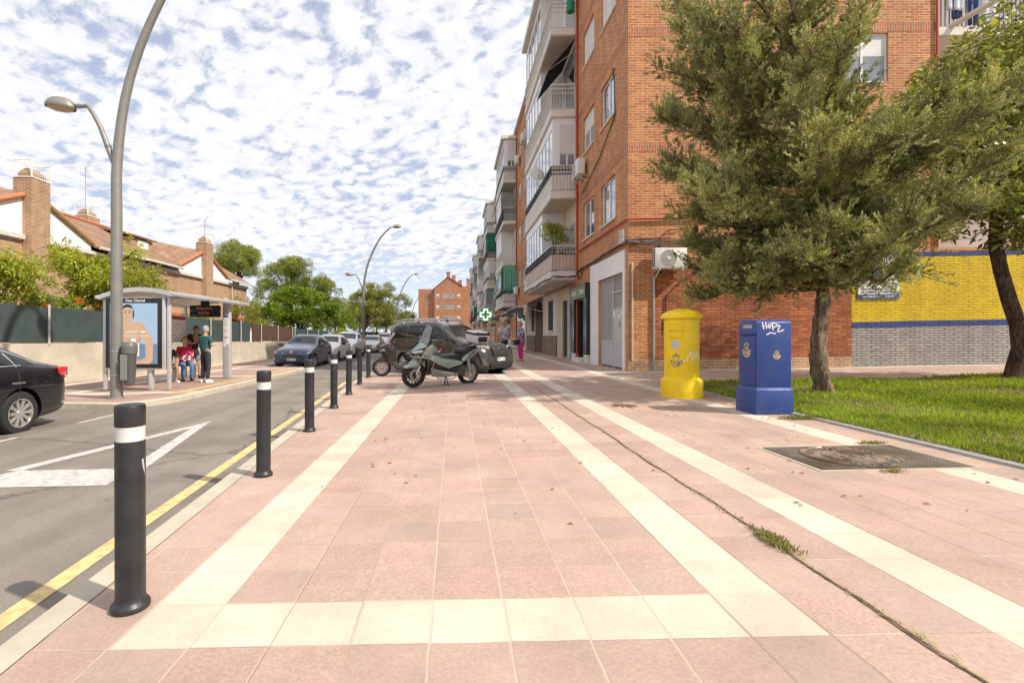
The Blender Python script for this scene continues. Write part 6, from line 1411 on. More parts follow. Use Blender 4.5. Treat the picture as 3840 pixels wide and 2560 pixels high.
def car(label, loc, rz, table, paint, wheels, r, tw, rim='rim_silver', spokes=10, kind='hatchback', name='parked_car', group='cars parked along the far kerb', plate_txt=None, cat='car', spec=None):
    t = thing(name, label, cat, loc, rz, group, ry=-math.atan(0.02) * (1 if abs(math.cos(rz)) > .5 else 0)); B = Body(table); sp = spec or {}
    m = MB(); B.mesh(m); body = weld_build(m, 'body', M[paint], t); cut_arches(body, wheels, r * 1.13, 2)
    m = MB(); m.box(-tw + 0.16, tw - 0.16, wheels[1] - 0.5, wheels[0] + 0.5, 0.17, 0.62); m.build('underbody', M['plastic_black'], t)
    x_ = tw + 0.0
    for y in wheels:
        for sx in (1, -1): wheel(t, sx * (x_ - 0.01), y, r, 0.21, rim, spokes)
    g = MB(); ws = sp.get('ws', [(4.12, 5.35), (4.86, 5.25), (4.86, 7), (4.12, 7)]); B.patch(g, ws, 0.005, 6, 8); g.build('windscreen', M['car_glass'], t, smooth=60, fix=False)
    if 'rw' in sp: g = MB(); B.patch(g, sp['rw'], 0.005, 6, 8); g.build('rear_window', M['car_glass'], t, smooth=60)
    for q in sp.get('side', []):
        for sg in (1, -1):
            g = MB(); B.patch(g, q, 0.005, 8, 5, sides=(sg,)); g.build('side_window', M['car_glass'], t, smooth=60)
    for l in sp.get('seams', []):
        pass
    if sp.get('seams'):
        g = MB()
        for l in sp['seams']: B.line(g, l, 0.005)
        g.build('door_seam', M['plastic_black'], t)
    if sp.get('chrome'):
        g = MB()
        for l in sp['chrome']: B.line(g, l, 0.011)
        g.build('window_trim', M['chrome'], t)
    for (nm, mat, q, off) in sp.get('lamps', []):
        for sg in (1, -1): g = MB(); B.patch(g, q, off, 6, 5, sides=(sg,)); g.build(nm, M[mat], t, smooth=60)
    for (nm, mat, q, off) in sp.get('front', []):
        g = MB(); B.patch(g, q, off, 8, 5); g.build(nm, M[mat], t, smooth=60)
    if sp.get('grille'):
        gy, gw, g0, g1 = sp['grille']
        m = MB(); m.hull([(sx * gw, y_, g1) for sx in (1, -1) for y_ in (gy - .12, gy + .012)] + [(sx * gw * .85, y_, g0) for sx in (1, -1) for y_ in (gy - .12, gy + .02)], .012); m.build('grille', M['grille_dark'], t)
        m = MB(); m.hull([(sx * gw * 1.15, y_, z_) for sx in (1, -1) for y_ in (gy - .12, gy + .016) for z_ in (g0 - .24, g0 - .13)], .012); m.build('lower_grille', M['plastic_black'], t)
    for (y, z, x) in sp.get('handles', []):
        for sg in (1, -1):
            m = MB(); m.rbox(sg * x - 0.016, sg * x + 0.022, y - 0.11, y + 0.11, z - 0.016, z + 0.016, 0.01); m.build('door_handle', M[sp.get('hmat', paint)], t)
    if 'mirror' in sp:
        y, z, x = sp['mirror']
        for sg in (1, -1):
            m = MB(); m.hull([(sg * (x + a), y + b_, z + c_) for a in (0.02, 0.20) for b_ in (-0.045, 0.05) for c_ in (-0.06, 0.075)] + [(sg * (x - 0.06), y, z - 0.05), (sg * (x - 0.06), y + .04, z - 0.02)], 0.02); mo = m.build('wing_mirror', M[sp.get('mmat', paint)], t)
    if plate_txt is not None: plate(t, plate_txt[0], plate_txt[1], plate_txt[2])
    return t, B
HATCH = [(2.02, 2.02, 2.01, .56, .34, .55, .46, .62), (1.99, 1.99, 1.96, .76, .22, .62, .66, .74), (1.80, 1.80, 1.74, .855, .19, .70, .74, .86), (1.30, 1.30, 1.26, .875, .18, .80, .74, .97), (.84, .84, .78, .88, .18, .90, .72, 1.05), (.25, .25, -.05, .88, .18, .94, .585, 1.47),
         (-.45, -.45, -.55, .885, .18, .97, .60, 1.52), (-1.15, -1.15, -1.20, .885, .18, 1.0, .58, 1.50), (-1.62, -1.62, -1.66, .87, .2, 1.03, .52, 1.42), (-1.90, -1.90, -1.88, .84, .24, 1.0, .60, 1.08), (-2.0, -2.0, -1.98, .78, .28, .82, .60, .92), (-2.03, -2.03, -2.02, .55, .38, .68, .42, .76)]
HS = dict(ws=[(4.10, 5.15), (4.90, 5.25), (4.90, 7), (4.10, 7)], side=[[(4.55, 4.12), (5.95, 4.12), (5.95, 4.86), (5.12, 4.86)], [(6.05, 4.12), (7.15, 4.12), (7.15, 4.86), (6.05, 4.86)], [(7.25, 4.15), (7.75, 4.3), (7.75, 4.75), (7.25, 4.84)]],
          rw=[(8.12, 5.3), (8.78, 5.3), (8.78, 7), (8.12, 7)], seams=[[(4.6, 2.2), (4.55, 3.2), (4.6, 4.1)], [(6.0, 2.2), (6.0, 4.1)], [(7.3, 3.0), (7.2, 4.1)], [(4.6, 2.2), (7.0, 2.2)]],
          lamps=[('headlight', 'headlamp', [(1.15, 4.1), (2.5, 4.15), (2.2, 4.75), (0.95, 4.75)], 0.012), ('tail_light', 'tail_red', [(8.9, 4.05), (9.6, 4.0), (9.6, 4.7), (8.9, 4.7)], 0.01), ('fog_lamp', 'chrome', [(0.9, 2.55), (1.35, 2.6), (1.3, 2.9), (0.9, 2.9)], 0.008)],
          grille=(2.02, .44, .50, .64),
          handles=[(-.35, .90, .865), (-1.1, .93, .865)], mirror=(.62, 1.02, .88))
import copy as _copy
def front_details(t, y, chrome=True, zc=0.62, w=0.42):
    if chrome:
        m = MB(); pts = [(-w, y - 0.03, zc + 0.06), (w, y - 0.03, zc + 0.06), (w * .8, y - 0.01, zc - 0.12), (-w * .8, y - 0.01, zc - 0.12), (-w, y - 0.03, zc + 0.06)]; m.tube(pts, 0.014, 6); m.build('grille_trim', M['chrome'], t)
        m = MB()
        for r_ in range(4):
            zz = zc + 0.035 - 0.04 * r_; ww = w * (0.93 - 0.045 * r_)
            for k in range(15):
                x0 = -ww + 2 * ww * (k + 0.5 * (r_ % 2)) / 15
                m.beam((x0, y + 0.004, zz + 0.017), (x0 + ww / 15, y + 0.006, zz - 0.017), 0.006, 0.006); m.beam((x0 + ww / 15, y + 0.006, zz - 0.017), (x0 + 2 * ww / 15, y + 0.004, zz + 0.017), 0.006, 0.006)
        m.build('grille_mesh', M['chrome'], t, smooth=0)
# blue hatchback: faces the camera (front towards -y)
def at(x, y): return (x, y, G(x) + RD)
blue, Bb = car('dark blue hatchback with a chrome mesh grille, parked first beyond the bus stop', at(-7.28, 23.95), PI, HATCH, 'car_blue', (1.28, -1.22), .315, .875, spec=HS, plate_txt=('0541 LLV', (0, 2.05, .40), PI), spokes=12)
front_details(blue, 2.015, True, 0.60, 0.45)
m = MB(); m.lathe([(0.06, 0.0), (0.055, 0.012), (0, 0.014)], (0, 2.0, 0.73), 20, 'y', sy=1.0, cap=False); m.build('badge', M['chrome'], blue, fix=True)
HS2 = _copy.deepcopy(HS); HS2['mmat'] = 'plastic_black'
car('white hatchback with black mirrors parked behind the blue car', at(-7.22, 28.4), PI, HATCH, 'car_white', (1.28, -1.22), .315, .875, spec=HS2, plate_txt=('3872 KVB', (0, 2.05, .42), PI), rim='rim_dark', spokes=10)
SUV = [(y * 1.08, b * 1.08, c * 1.08, w * 1.04, zb + .06, zl * 1.09 + .06, wt * 1.05, zt * 1.09 + .04) for (y, b, c, w, zb, zl, wt, zt) in HATCH]
HS3 = _copy.deepcopy(HS); HS3['handles'] = [(-.38, 1.06, .90), (-1.19, 1.08, .90)]; HS3['mirror'] = (.67, 1.2, .91); HS3['grille'] = (2.18, .44, .62, .80)
suv, _ = car('white sport utility car, tallest of the parked cars on the far kerb', at(-7.22, 33.2), PI, SUV, 'car_white', (1.38, -1.32), .35, .905, spec=HS3, rim='rim_dark', spokes=10, plate_txt=('4410 LDM', (0, 2.21, .46), PI))
SEDAN = [(2.20, 2.20, 2.18, .58, .34, .52, .48, .60), (2.16, 2.16, 2.12, .78, .22, .58, .68, .70), (1.95, 1.95, 1.88, .865, .19, .66, .76, .80), (1.40, 1.40, 1.35, .89, .18, .76, .78, .90), (.92, .92, .82, .895, .18, .87, .76, .98), (.30, .30, .02, .90, .18, .90, .60, 1.38),
         (-.45, -.45, -.5, .905, .18, .95, .63, 1.47), (-1.20, -1.20, -1.25, .905, .18, .99, .59, 1.41), (-1.82, -1.80, -1.90, .895, .19, 1.02, .63, 1.13), (-2.10, -2.10, -2.14, .88, .22, .99, .70, 1.06), (-2.32, -2.32, -2.33, .82, .28, .90, .66, 1.03), (-2.37, -2.37, -2.37, .58, .38, .72, .46, .84)]
SS = dict(ws=[(4.10, 5.15), (4.90, 5.25), (4.90, 7), (4.10, 7)], side=[[(4.60, 4.12), (5.95, 4.12), (5.95, 4.86), (5.15, 4.86)], [(6.06, 4.12), (7.15, 4.12), (6.95, 4.86), (6.06, 4.86)], [(7.24, 4.14), (7.85, 4.30), (7.5, 4.62), (7.06, 4.86)]], rw=[(7.12, 5.25), (7.92, 5.3), (7.92, 7), (7.12, 7)],
          seams=[[(4.6, 2.2), (4.55, 3.2), (4.6, 4.1)], [(6.0, 2.2), (6.0, 4.1)], [(6.95, 2.2), (7.18, 3.0), (7.2, 4.05)], [(4.6, 2.2), (6.95, 2.2)], [(8.35, 4.05), (8.35, 5.2), (8.3, 7)]], chrome=[[(4.6, 4.08), (7.85, 4.2)], [(5.15, 4.9), (6.95, 4.9), (7.5, 4.66), (7.88, 4.25)], [(7.18, 4.12), (7.0, 4.88)], [(9.2, 2.25), (10.4, 2.3)], [(5.0, 2.25), (6.8, 2.25)]],
          lamps=[('headlight', 'headlamp', [(1.05, 4.0), (2.3, 4.1), (2.1, 4.7), (0.9, 4.7)], 0.012), ('tail_light', 'tail_red', [(9.55, 3.62), (10.35, 3.62), (10.35, 4.6), (9.45, 4.55)], 0.012)],
          grille=(2.19, .42, .52, .66), handles=[(-.30, .79, .90), (-1.30, .80, .90)], hmat='chrome', mirror=(.62, .97, .90))
blk, Bk = car('black saloon car with chrome window trim parked before the bus stop', at(-7.57, 6.22), PI, SEDAN, 'car_black', (1.38, -1.36), .33, .90, spec=SS, spokes=10, group='cars parked along the far kerb')
m = MB()
for sx in (-1, 1): m.box(sx * 0.70 - 0.16, sx * 0.70 + 0.16, -2.375, -2.355, 0.80, 0.815)
m.build('light_bar', M['ink_white'], blk)
for s in (1, -1): m = MB(); m.hull([(s * .893, -2.06, .90), (s * .89, -2.05, 1.0), (s * .815, -2.365, .83), (s * .815, -2.365, .985), (s * .62, -2.385, .85), (s * .62, -2.385, .97), (s * .885, -2.12, .85), (s * .7, -2.2, .9)], .012); m.build('tail_light', M['tail_red'], blk)
m = MB(); m.hull([(sx_ * x_, y_, z_) for sx_ in (-1,) for x_ in (0.2, 0.6) for y_ in (-0.75, -0.45) for z_ in (0.9, 1.22)], 0.05); m.build('head_rest', M['cable_light'], blk)
SS4 = _copy.deepcopy(SS); SS4['chrome'] = []; SS4['grille'] = (2.08, .40, .54, .66)
OLD = [(y * .95, b * .95, c * .95, w * .95, zb, zl, wt, zt) for (y, b, c, w, zb, zl, wt, zt) in SEDAN]
car('silver saloon car parked behind the white sport utility car', at(-7.0, 41.6), PI, OLD, 'car_silver', (1.3, -1.3), .30, .85, spec=SS4, spokes=8, plate_txt=('8415 BGT', (0, 2.1, .42), PI))
car('white car half hidden behind the silver saloon and the van', at(-6.9, 48.5), PI, SUV, 'car_white', (1.38, -1.32), .34, .905, spec=HS3, rim='rim_dark')
# ---- dark brown van: front towards +y in its own space
VAN = [(2.37, 2.37, 2.35, .60, .42, .66, .52, .78), (2.33, 2.33, 2.28, .80, .25, .78, .72, .95), (2.12, 2.12, 2.04, .90, .2, .88, .80, 1.08), (1.70, 1.70, 1.62, .92, .19, .98, .80, 1.17), (1.30, 1.30, 1.20, .925, .19, 1.06, .80, 1.24), (.62, .62, .38, .925, .19, 1.12, .70, 1.74),
       (-.15, -.15, -.2, .93, .19, 1.13, .73, 1.84), (-1.0, -1.0, -1.0, .93, .19, 1.14, .74, 1.86), (-1.75, -1.75, -1.75, .925, .19, 1.14, .735, 1.85), (-2.2, -2.2, -2.16, .91, .22, 1.13, .71, 1.79), (-2.36, -2.36, -2.30, .87, .28, 1.08, .66, 1.64), (-2.40, -2.40, -2.36, .66, .40, .98, .50, 1.35)]
VS = dict(ws=[(4.12, 5.12), (4.94, 5.22), (4.94, 7), (4.12, 7)], side=[[(4.75, 4.12), (5.95, 4.12), (5.95, 4.90), (5.18, 4.90)], [(6.08, 4.12), (7.30, 4.12), (7.30, 4.90), (6.08, 4.90)], [(7.38, 4.12), (8.95, 4.12), (8.80, 4.90), (7.38, 4.90)], [(4.35, 4.25), (4.68, 4.12), (5.05, 4.80), (4.98, 4.84)]],
          seams=[[(4.7, 2.2), (4.6, 3.2), (4.7, 4.1)], [(6.02, 2.2), (6.02, 4.1)], [(7.34, 2.2), (7.34, 4.1)], [(4.7, 2.2), (7.3, 2.2)], [(7.34, 3.86), (9.0, 3.86)]],
          lamps=[('headlight', 'headlamp', [(0.95, 4.0), (2.35, 4.12), (2.1, 4.72), (0.8, 4.72)], 0.012), ('tail_light', 'tail_red', [(9.6, 3.1), (10.1, 3.1), (10.1, 4.7), (9.6, 4.7)], 0.012), ('fog_lamp', 'chrome', [(0.8, 2.35), (1.45, 2.5), (1.3, 2.72), (0.75, 2.62)], 0.01)],
          front=[('side_moulding', 'plastic_black', [(4.8, 2.2), (7.2, 2.2), (7.2, 2.55), (4.8, 2.55)], 0.006)],
          handles=[(-.02, .98, .91), (-.35, .99, .91)], mirror=(.95, 1.20, .92), mmat='plastic_black')
yaw = R(42); vc = Vector((0.92, 15.72)); fwd = Vector((math.cos(yaw), -math.sin(yaw))); rgt = Vector((-math.sin(yaw), -math.cos(yaw)))
ctr = vc - fwd * 2.37 - rgt * 0.92
van, Bv = car('dark brown passenger van parked at an angle behind the motorcycles', (ctr.x, ctr.y, G(ctr.x) + RD), -PI / 2 - yaw, VAN, 'van_brown', (1.48, -1.38), .335, .925, spec=VS, name='van', group=None, plate_txt=('7945 LDD', (0, 2.40, .56), PI), cat='van', spokes=10)
van.rotation_euler = (0, 0, -PI / 2 - yaw)
for sx in (-1, 1):
    m = MB(); m.tube([(sx * .68, -2.0, 1.86), (sx * .69, -1.7, 1.93), (sx * .70, 0.0, 1.925), (sx * .685, .25, 1.84)], 0.022, 8)
    for y_ in (-1.75, -0.8, 0.05): m.box(sx * .69 - 0.02, sx * .69 + 0.02, y_ - 0.08, y_ + 0.08, 1.82, 1.925)
    m.build('roof_rail', M['rim_silver'], van)
m = MB()
for k in range(6): m.box(-0.44 + 0.02 * k, 0.44 - 0.02 * k, 2.385 - 0.006 * k, 2.41 - 0.005 * k, 0.70 + 0.042 * k, 0.712 + 0.042 * k)
m.build('grille_bar', M['rim_dark'], van)
m = MB(); m.tube([(-0.52, 2.30, 0.92), (-0.12, 2.385, 0.875)], 0.012, 6); m.tube([(0.52, 2.30, 0.92), (0.12, 2.385, 0.875)], 0.012, 6)
for k in range(20):
    a, b_ = 2 * PI * k / 20, 2 * PI * (k + 1) / 20; m.beam((0.085 * math.cos(a), 2.40, 0.87 + 0.085 * math.sin(a)), (0.085 * math.cos(b_), 2.40, 0.87 + 0.085 * math.sin(b_)), 0.016, 0.016)
m.add([(x_, 2.405, z_) for x_, z_ in [(-0.16, 0.895), (0.03, 0.875), (0.0, 0.86), (0.16, 0.845), (-0.03, 0.865), (0.0, 0.88)]], [tuple(range(6))]); m.build('badge', M['chrome'], van)
m = MB(); m.tube([(0.0, -2.0 + 2.1, 1.87), (0.0, -0.35, 2.02)], 0.008, 5); m.hull([(0.03, 0.1, 1.85), (-0.03, 0.1, 1.85), (0.03, -0.08, 1.85), (-0.03, -0.08, 1.85), (0, -0.06, 1.93)]); m.build('aerial', M['plastic_black'], van)

for sx in (1, -1):
    m = MB(); m.hull([(sx * .50, 2.33, .90), (sx * .86, 2.10, .92), (sx * .89, 1.95, 1.02), (sx * .84, 2.12, 1.04), (sx * .54, 2.32, 1.0), (sx * .52, 2.2, .95)], .012); m.build('headlight', M['headlamp'], van)
    m = MB(); m.hull([(sx * .55, 2.36, .33), (sx * .86, 2.24, .36), (sx * .80, 2.30, .50), (sx * .72, 2.33, .50), (sx * .60, 2.34, .38)], .01); m.build('bumper_trim', M['rim_silver'], van)
for sx in (1, -1): m = MB(); m.hull([(sx * x_, y_, z_) for x_, y_ in ((.80, -2.38), (.915, -2.26), (.90, -2.10), (.80, -2.3)) for z_ in (.80, 1.18)] + [(sx * .76, -2.33, 1.45), (sx * .82, -2.22, 1.45)], .012); m.build('tail_light', M['tail_red'], van)
m = MB(); m.hull([(x_, y_, z_) for x_ in (-.55, .55) for y_ in (2.36, 2.42) for z_ in (.27, .42)], .01); m.build('lower_grille', M['plastic_black'], van)
m = MB(); m.hull([(-.44, 2.38, .95), (.44, 2.38, .95), (-.36, 2.405, .68), (.36, 2.405, .68), (-.44, 2.3, .95), (.44, 2.3, .95)], .012); m.build('grille_panel', M['grille_dark'], van)
class MS(MB):
    def build(s, name, mats, parent=None, smooth=62, fix=False): return MB.build(s, name, mats, parent, smooth, fix)
# ---- motorcycles ---------------------------------------------------------------
def spoked(parent, name, y, r, w, tyre_w, rimmat, spokes, fork_y=None):
    m = MS(); pr = [(r * .74, -w * .5), (r * .86, -w * .52), (r * .96, -w * .38), (r, -w * .12), (r, w * .12), (r * .96, w * .38), (r * .86, w * .52), (r * .74, w * .5)]
    m.lathe(pr, (0, y, r), 40, 'x', cap=False)
    for k in range(34):
        t = 2 * PI * k / 34
        for sx in (-1, 1): m.obox((sx * w * .22, y + (r * .995) * math.cos(t + sx * .05), r + (r * .995) * math.sin(t + sx * .05)), (w * .30, 0.022, 0.014), (t + PI / 2, 0, sx * 0.35))
    o = m.build(name, M['tyre'], parent, fix=True)
    m = MS(); m.lathe([(r * .745, -w * .42), (r * .70, -w * .3), (r * .70, w * .3), (r * .745, w * .42)], (0, y, r), 40, 'x', cap=False); m.lathe([(r * .16, -w * .5), (r * .16, w * .5)], (0, y, r), 20, 'x')
    for k in range(spokes):
        t = 2 * PI * k / spokes
        for sx in (-1, 1): m.beam((sx * w * .4, y + r * .15 * math.cos(t + .25), r + r * .15 * math.sin(t + .25)), (sx * w * .12, y + r * .72 * math.cos(t), r + r * .72 * math.sin(t)), 0.012, 0.012)
    m.build('rim', M[rimmat], o, fix=True)
    m = MS(); m.lathe([(r * .28, w * .62), (r * .50, w * .62), (r * .50, w * .66), (r * .28, w * .66)], (0, y, r), 28, 'x', cap=False); m.lathe([(r * .28, -w * .62), (r * .50, -w * .62), (r * .50, -w * .66), (r * .28, -w * .66)], (0, y, r), 28, 'x', cap=False); m.build('brake_disc', M['steel_tube'], o, fix=True)
    return o
def sym(pts): return [(s * x, y, z) for x, y, z in pts for s in (1, -1)]
# green adventure scooter: front along +y, leaning on its side stand
mfa, mra = Vector((-0.98, 11.75)), Vector((0.34, 12.62)); md = (mfa - mra).normalized(); mc = (mfa + mra) / 2
mo = thing('motorcycle', 'green and black adventure scooter with a clear windscreen and an aluminium top box', 'motorcycle', (mc.x, mc.y, G(mc.x)), math.atan2(md.y, md.x) - PI / 2, 'motorcycles parked on the pavement', ry=R(-7))
spoked(mo, 'wheel', 0.79, .305, .125, .12, 'rim_dark', 14); spoked(mo, 'wheel', -0.79, .30, .15, .14, 'rim_silver', 10)
for s in (-1, 1):
    m = MS(); m.tube([(s * .105, .79, .305), (s * .10, .64, .62), (s * .095, .54, .84)], [.024, .026, .032], 10); m.build('fork', M['plastic_black'], mo)
    m = MS(); m.tube([(s * .105, .78, .31), (s * .10, .69, .52)], .030, 10); m.build('fork_leg', M['steel_tube'], mo)
m = MS(); m.hull(sym([(.075, 1.04, .47), (.09, .80, .625), (.085, .60, .60), (.06, 1.06, .49), (.055, .80, .665), (.05, .58, .65), (.10, .74, .50)]), .012); m.build('front_mudguard', M['moto_green'], mo)
# nose, headlamp, beak
m = MS(); m.hull(sym([(.16, .62, 1.06), (.20, .44, 1.02), (.05, .93, .86), (.12, .86, .80), (.19, .62, .80), (.07, .62, 1.13), (.10, .36, 1.10)]), .02); m.build('nose_fairing', M['moto_black'], mo)
for s in (1, -1):
    m = MS(); m.hull([(s * .075, .70, 1.10), (s * .17, .58, 1.06), (s * .07, .925, .895), (s * .095, .90, .885), (s * .205, .60, .99), (s * .10, .69, 1.08)], .008); m.build('nose_panel', M['moto_green'], mo)
    m = MS(); m.hull([(s * .225, .62, .98), (s * .27, .46, 1.02), (s * .28, .34, .92), (s * .235, .52, .74), (s * .19, .72, .80), (s * .20, .44, 1.08), (s * .15, .36, 1.0)], .012); m.build('side_fairing', M['moto_green'], mo)
    m = MS(); m.hull([(s * .045, .94, .84), (s * .13, .865, .83), (s * .195, .68, .86), (s * .19, .68, .92), (s * .07, .915, .885)], .006); m.build('headlight', M['headlamp'], mo)
m = MS(); m.hull(sym([(.06, 1.0, .80), (.13, .82, .76), (.02, 1.02, .82), (.12, .82, .82)]), .01); m.build('beak', M['moto_black'], mo)
# windscreen
m = MS()
def scr(u, v): a = (u - 0.5) * 1.9; ww = .21 * (1 - .35 * v * v) ; return (ww * math.sin(a) / math.sin(.95), .62 - .16 * v + .13 * math.cos(a) - .10, 1.06 + .44 * v - .05 * (1 - math.cos(a)) * 2)
m.grid(scr, 12, 8); ws_ = m.build('windscreen', M['windscreen_clear'], mo, smooth=80); ws_.modifiers.new('thickness', 'SOLIDIFY').thickness = .006
# handlebar, mirrors, hand guards
m = MS(); m.tube([(-.40, .34, 1.13), (-.22, .44, 1.14), (0, .46, 1.08), (.22, .44, 1.14), (.40, .34, 1.13)], .014, 8); m.tube([(0, .54, .8), (0, .46, 1.08)], .03, 8); m.build('handlebar', M['plastic_black'], mo)
for s in (1, -1):
    m = MS(); m.tube([(s * .29, .40, 1.135), (s * .41, .335, 1.13)], .02, 10); m.build('grip', M['seat_black'], mo)
    m = MS(); m.hull([(s * .27, .50, 1.10), (s * .44, .44, 1.09), (s * .45, .43, 1.18), (s * .28, .49, 1.19), (s * .35, .54, 1.14), (s * .43, .38, 1.13)], .012); m.build('hand_guard', M['moto_black'], mo)
    m = MS(); m.tube([(s * .25, .43, 1.15), (s * .33, .45, 1.28)], .008, 6); m.hull([(s * .30, .45, 1.28), (s * .43, .42, 1.30), (s * .44, .42, 1.36), (s * .32, .45, 1.375), (s * .37, .48, 1.33)], .012); m.build('mirror', M['moto_black'], mo)
# body: floor, tunnel, flank panels
m = MS(); m.hull(sym([(.16, .52, .74), (.17, .36, .50), (.12, .50, .36), (.17, -.35, .36), (.20, -.55, .62), (.16, -.25, .70), (.15, .2, .60)]), .03); m.build('body', M['moto_black'], mo)
for s in (1, -1):
    m = MS(); m.hull([(s * .175, .50, .74), (s * .235, .40, .62), (s * .24, -.05, .47), (s * .245, -.40, .56), (s * .24, -.44, .63), (s * .24, -.02, .56), (s * .21, .36, .76), (s * .15, .2, .6)], .01); m.build('floor_panel', M['moto_green'], mo)
    m = MS(); m.hull([(s * .16, .42, .48), (s * .22, .34, .44), (s * .225, -.1, .26), (s * .20, -.30, .27), (s * .14, .38, .26), (s * .22, .05, .24), (s * .21, -.28, .34)], .012); m.build('belly_panel', M['moto_green'], mo)
    m = MS(); m.hull([(s * .20, -.42, .66), (s * .225, -.60, .80), (s * .17, -1.02, 1.00), (s * .15, -1.04, .93), (s * .21, -.70, .70), (s * .12, -.5, .75), (s * .10, -1.0, .96), (s * .215, -.45, .60)], .01); m.build('tail_panel', M['moto_green'], mo)
    m = MS(); m.beam((s * .232, -.46, .665), (s * .172, -1.0, .975), .012, .012); m.beam((s * .248, .32, .60), (s * .252, -.02, .485), .012, .014); m.beam((s * .252, -.02, .485), (s * .252, -.40, .585), .012, .014); m.build('trim_line', M['alu_box'], mo)
    m = MS()
    for k in range(3): m.beam((s * (.228 - .012 * k), -.56 - .10 * k, .70 + .055 * k), (s * (.205 - .012 * k), -.72 - .10 * k, .84 + .05 * k), .010, .018)
    m.build('decal', M['moto_black'], mo)
    # crash bar
    m = MS(); m.tube([(s * .06, .88, .74), (s * .20, .80, .76), (s * .31, .58, .74), (s * .33, .44, .66), (s * .30, .46, .52), (s * .25, .42, .44), (s * .25, .36, .40)], .015, 8); m.tube([(s * .20, .80, .76), (s * .16, .74, .66), (s * .16, .62, .56)], .013, 8)
    m.tube([(s * .22, .40, .38), (s * .27, .26, .24), (s * .285, .18, .22), (s * .285, -.18, .22), (s * .27, -.24, .28), (s * .23, -.30, .34)], .014, 8); m.build('crash_bar', M['steel_tube'], mo)
# seat
m = MS(); m.hull(sym([(.09, .12, .74), (.15, -.05, .755), (.165, -.38, .79), (.15, -.50, .80), (.14, -.02, .66), (.17, -.45, .66), (.08, .10, .67)]), .035, 3); m.hull(sym([(.15, -.42, .90), (.16, -.52, .92), (.13, -.95, .97), (.16, -.45, .76), (.13, -.92, .90), (.14, -.40, .82)]), .03, 3); m.build('seat', M['seat_black'], mo)
# engine, exhaust, swing arm
m = MS(); m.rbox(-.14, .14, -.62, -.2, .24, .5, .04); m.tube([(.16, -.25, .36), (.17, -.79, .30)], [.07, .05], 10); m.build('engine', M['bin_grey'], mo)
for s in (1,):
    m = MS(); m.hull([(s * .17, -.42, .40), (s * .26, -.46, .42), (s * .30, -.78, .52), (s * .30, -1.06, .56), (s * .22, -1.08, .55), (s * .26, -1.02, .42), (s * .28, -.72, .34), (s * .18, -.60, .34), (s * .19, -1.0, .46)], .03, 3); m.build('exhaust', M['moto_black'], mo)
    m = MS(); m.hull([(s * .295, -.62, .45), (s * .312, -.78, .50), (s * .312, -1.0, .53), (s * .31, -1.0, .50), (s * .31, -.78, .46)], .006); m.build('heat_shield', M['bin_light'], mo)
m = MS(); m.tube([(.05, -.2, .35), (.15, -.34, .28), (.2, -.5, .36)], .022, 8); m.build('exhaust_pipe', M['steel_tube'], mo)
for s in (-1, 1): m = MS(); m.tube([(s * .16, -.72, .34), (s * .155, -.62, .74)], .028, 10); m.tube([(s * .16, -.70, .44), (s * .155, -.64, .66)], .042, 12); m.build('shock_absorber', M['galvanised'], mo)
# tail, plate, rack and box
m = MS(); m.hull(sym([(.09, -1.0, .92), (.06, -1.14, .90), (.08, -1.0, .82), (.05, -1.10, .84)]), .012); m.build('tail_light', M['tail_red'], mo)
m = MS(); m.hull(sym([(.05, -1.02, .84), (.04, -1.22, .50), (.05, -1.0, .80), (.04, -1.20, .46)]), .01); m.build('plate_holder', M['plastic_black'], mo)
m = MS(); m.obox((0, -1.245, .56), (.22, .006, .16), (R(-18), 0, 0)); m.build('number_plate', P('plate_yellow', (0.62, 0.56, 0.40), 0.5), mo)
m = MS(); m.tube([(.12, -.60, .96), (.14, -1.05, 1.03), (-.14, -1.05, 1.03), (-.12, -.60, .96)], .016, 8); m.box(-.16, .16, -1.16, -.80, 1.045, 1.065); m.build('rack', M['plastic_black'], mo)
bx_ = thing('top_box', 'aluminium top box with black corners on the green scooter rack', 'luggage box', (0, 0, 0)); bx_.location = mo.matrix_world.translation
bpy.context.view_layer.update(); bx_.matrix_world = mo.matrix_world @ Matrix.Translation((0, -1.0, 1.068))
m = MS(); m.hull([(s * x, y, z) for s in (1, -1) for x, y, z in [(.23, .19, 0), (.23, -.19, 0), (.245, .205, .20), (.245, -.205, .20), (.19, .23, .2), (.19, -.23, .2), (.18, .21, 0), (.18, -.21, 0)]], .006); m.build('case', M['alu_box'], bx_)
m = MS(); m.hull([(s * x, y, z) for s in (1, -1) for x, y, z in [(.25, .21, .205), (.25, -.21, .205), (.25, .21, .255), (.25, -.21, .255), (.195, .235, .205), (.195, -.235, .205), (.195, .235, .25), (.195, -.235, .25)]], .008); m.build('lid_rim', M['plastic_black'], bx_)
m = MS(); m.hull([(s * x, y, z) for s in (1, -1) for x, y, z in [(.235, .20, .257), (.235, -.20, .257), (.20, .17, .29), (.20, -.17, .29), (.18, .22, .257), (.18, -.22, .257)]], .01); m.build('lid', M['alu_box'], bx_)
for s in (1, -1): m = MS(); m.hull([(s * .246, y, z) for y in (-.14, .14) for z in (.05, .15)] + [(s * .246, y, z) for y in (-.11, .11) for z in (.03, .17)] + [(s * .236, y, z) for y in (-.14, .14) for z in (.05, .15)], .004); m.build('side_panel', M['plastic_black'], bx_)
for s in (1, -1):
    for y in (-.17, .17): m = MS(); m.rbox(s * .238 - .02, s * .238 + .02, y - .03, y + .03, .21, .275, .008); m.build('corner_guard', M['plastic_black'], bx_)
m = MS(); m.tube([(-.14, -.02, .30), (-.20, -.08, .03), (-.24, -.06, .012)], .014, 8); m.build('side_stand', M['plastic_black'], mo)
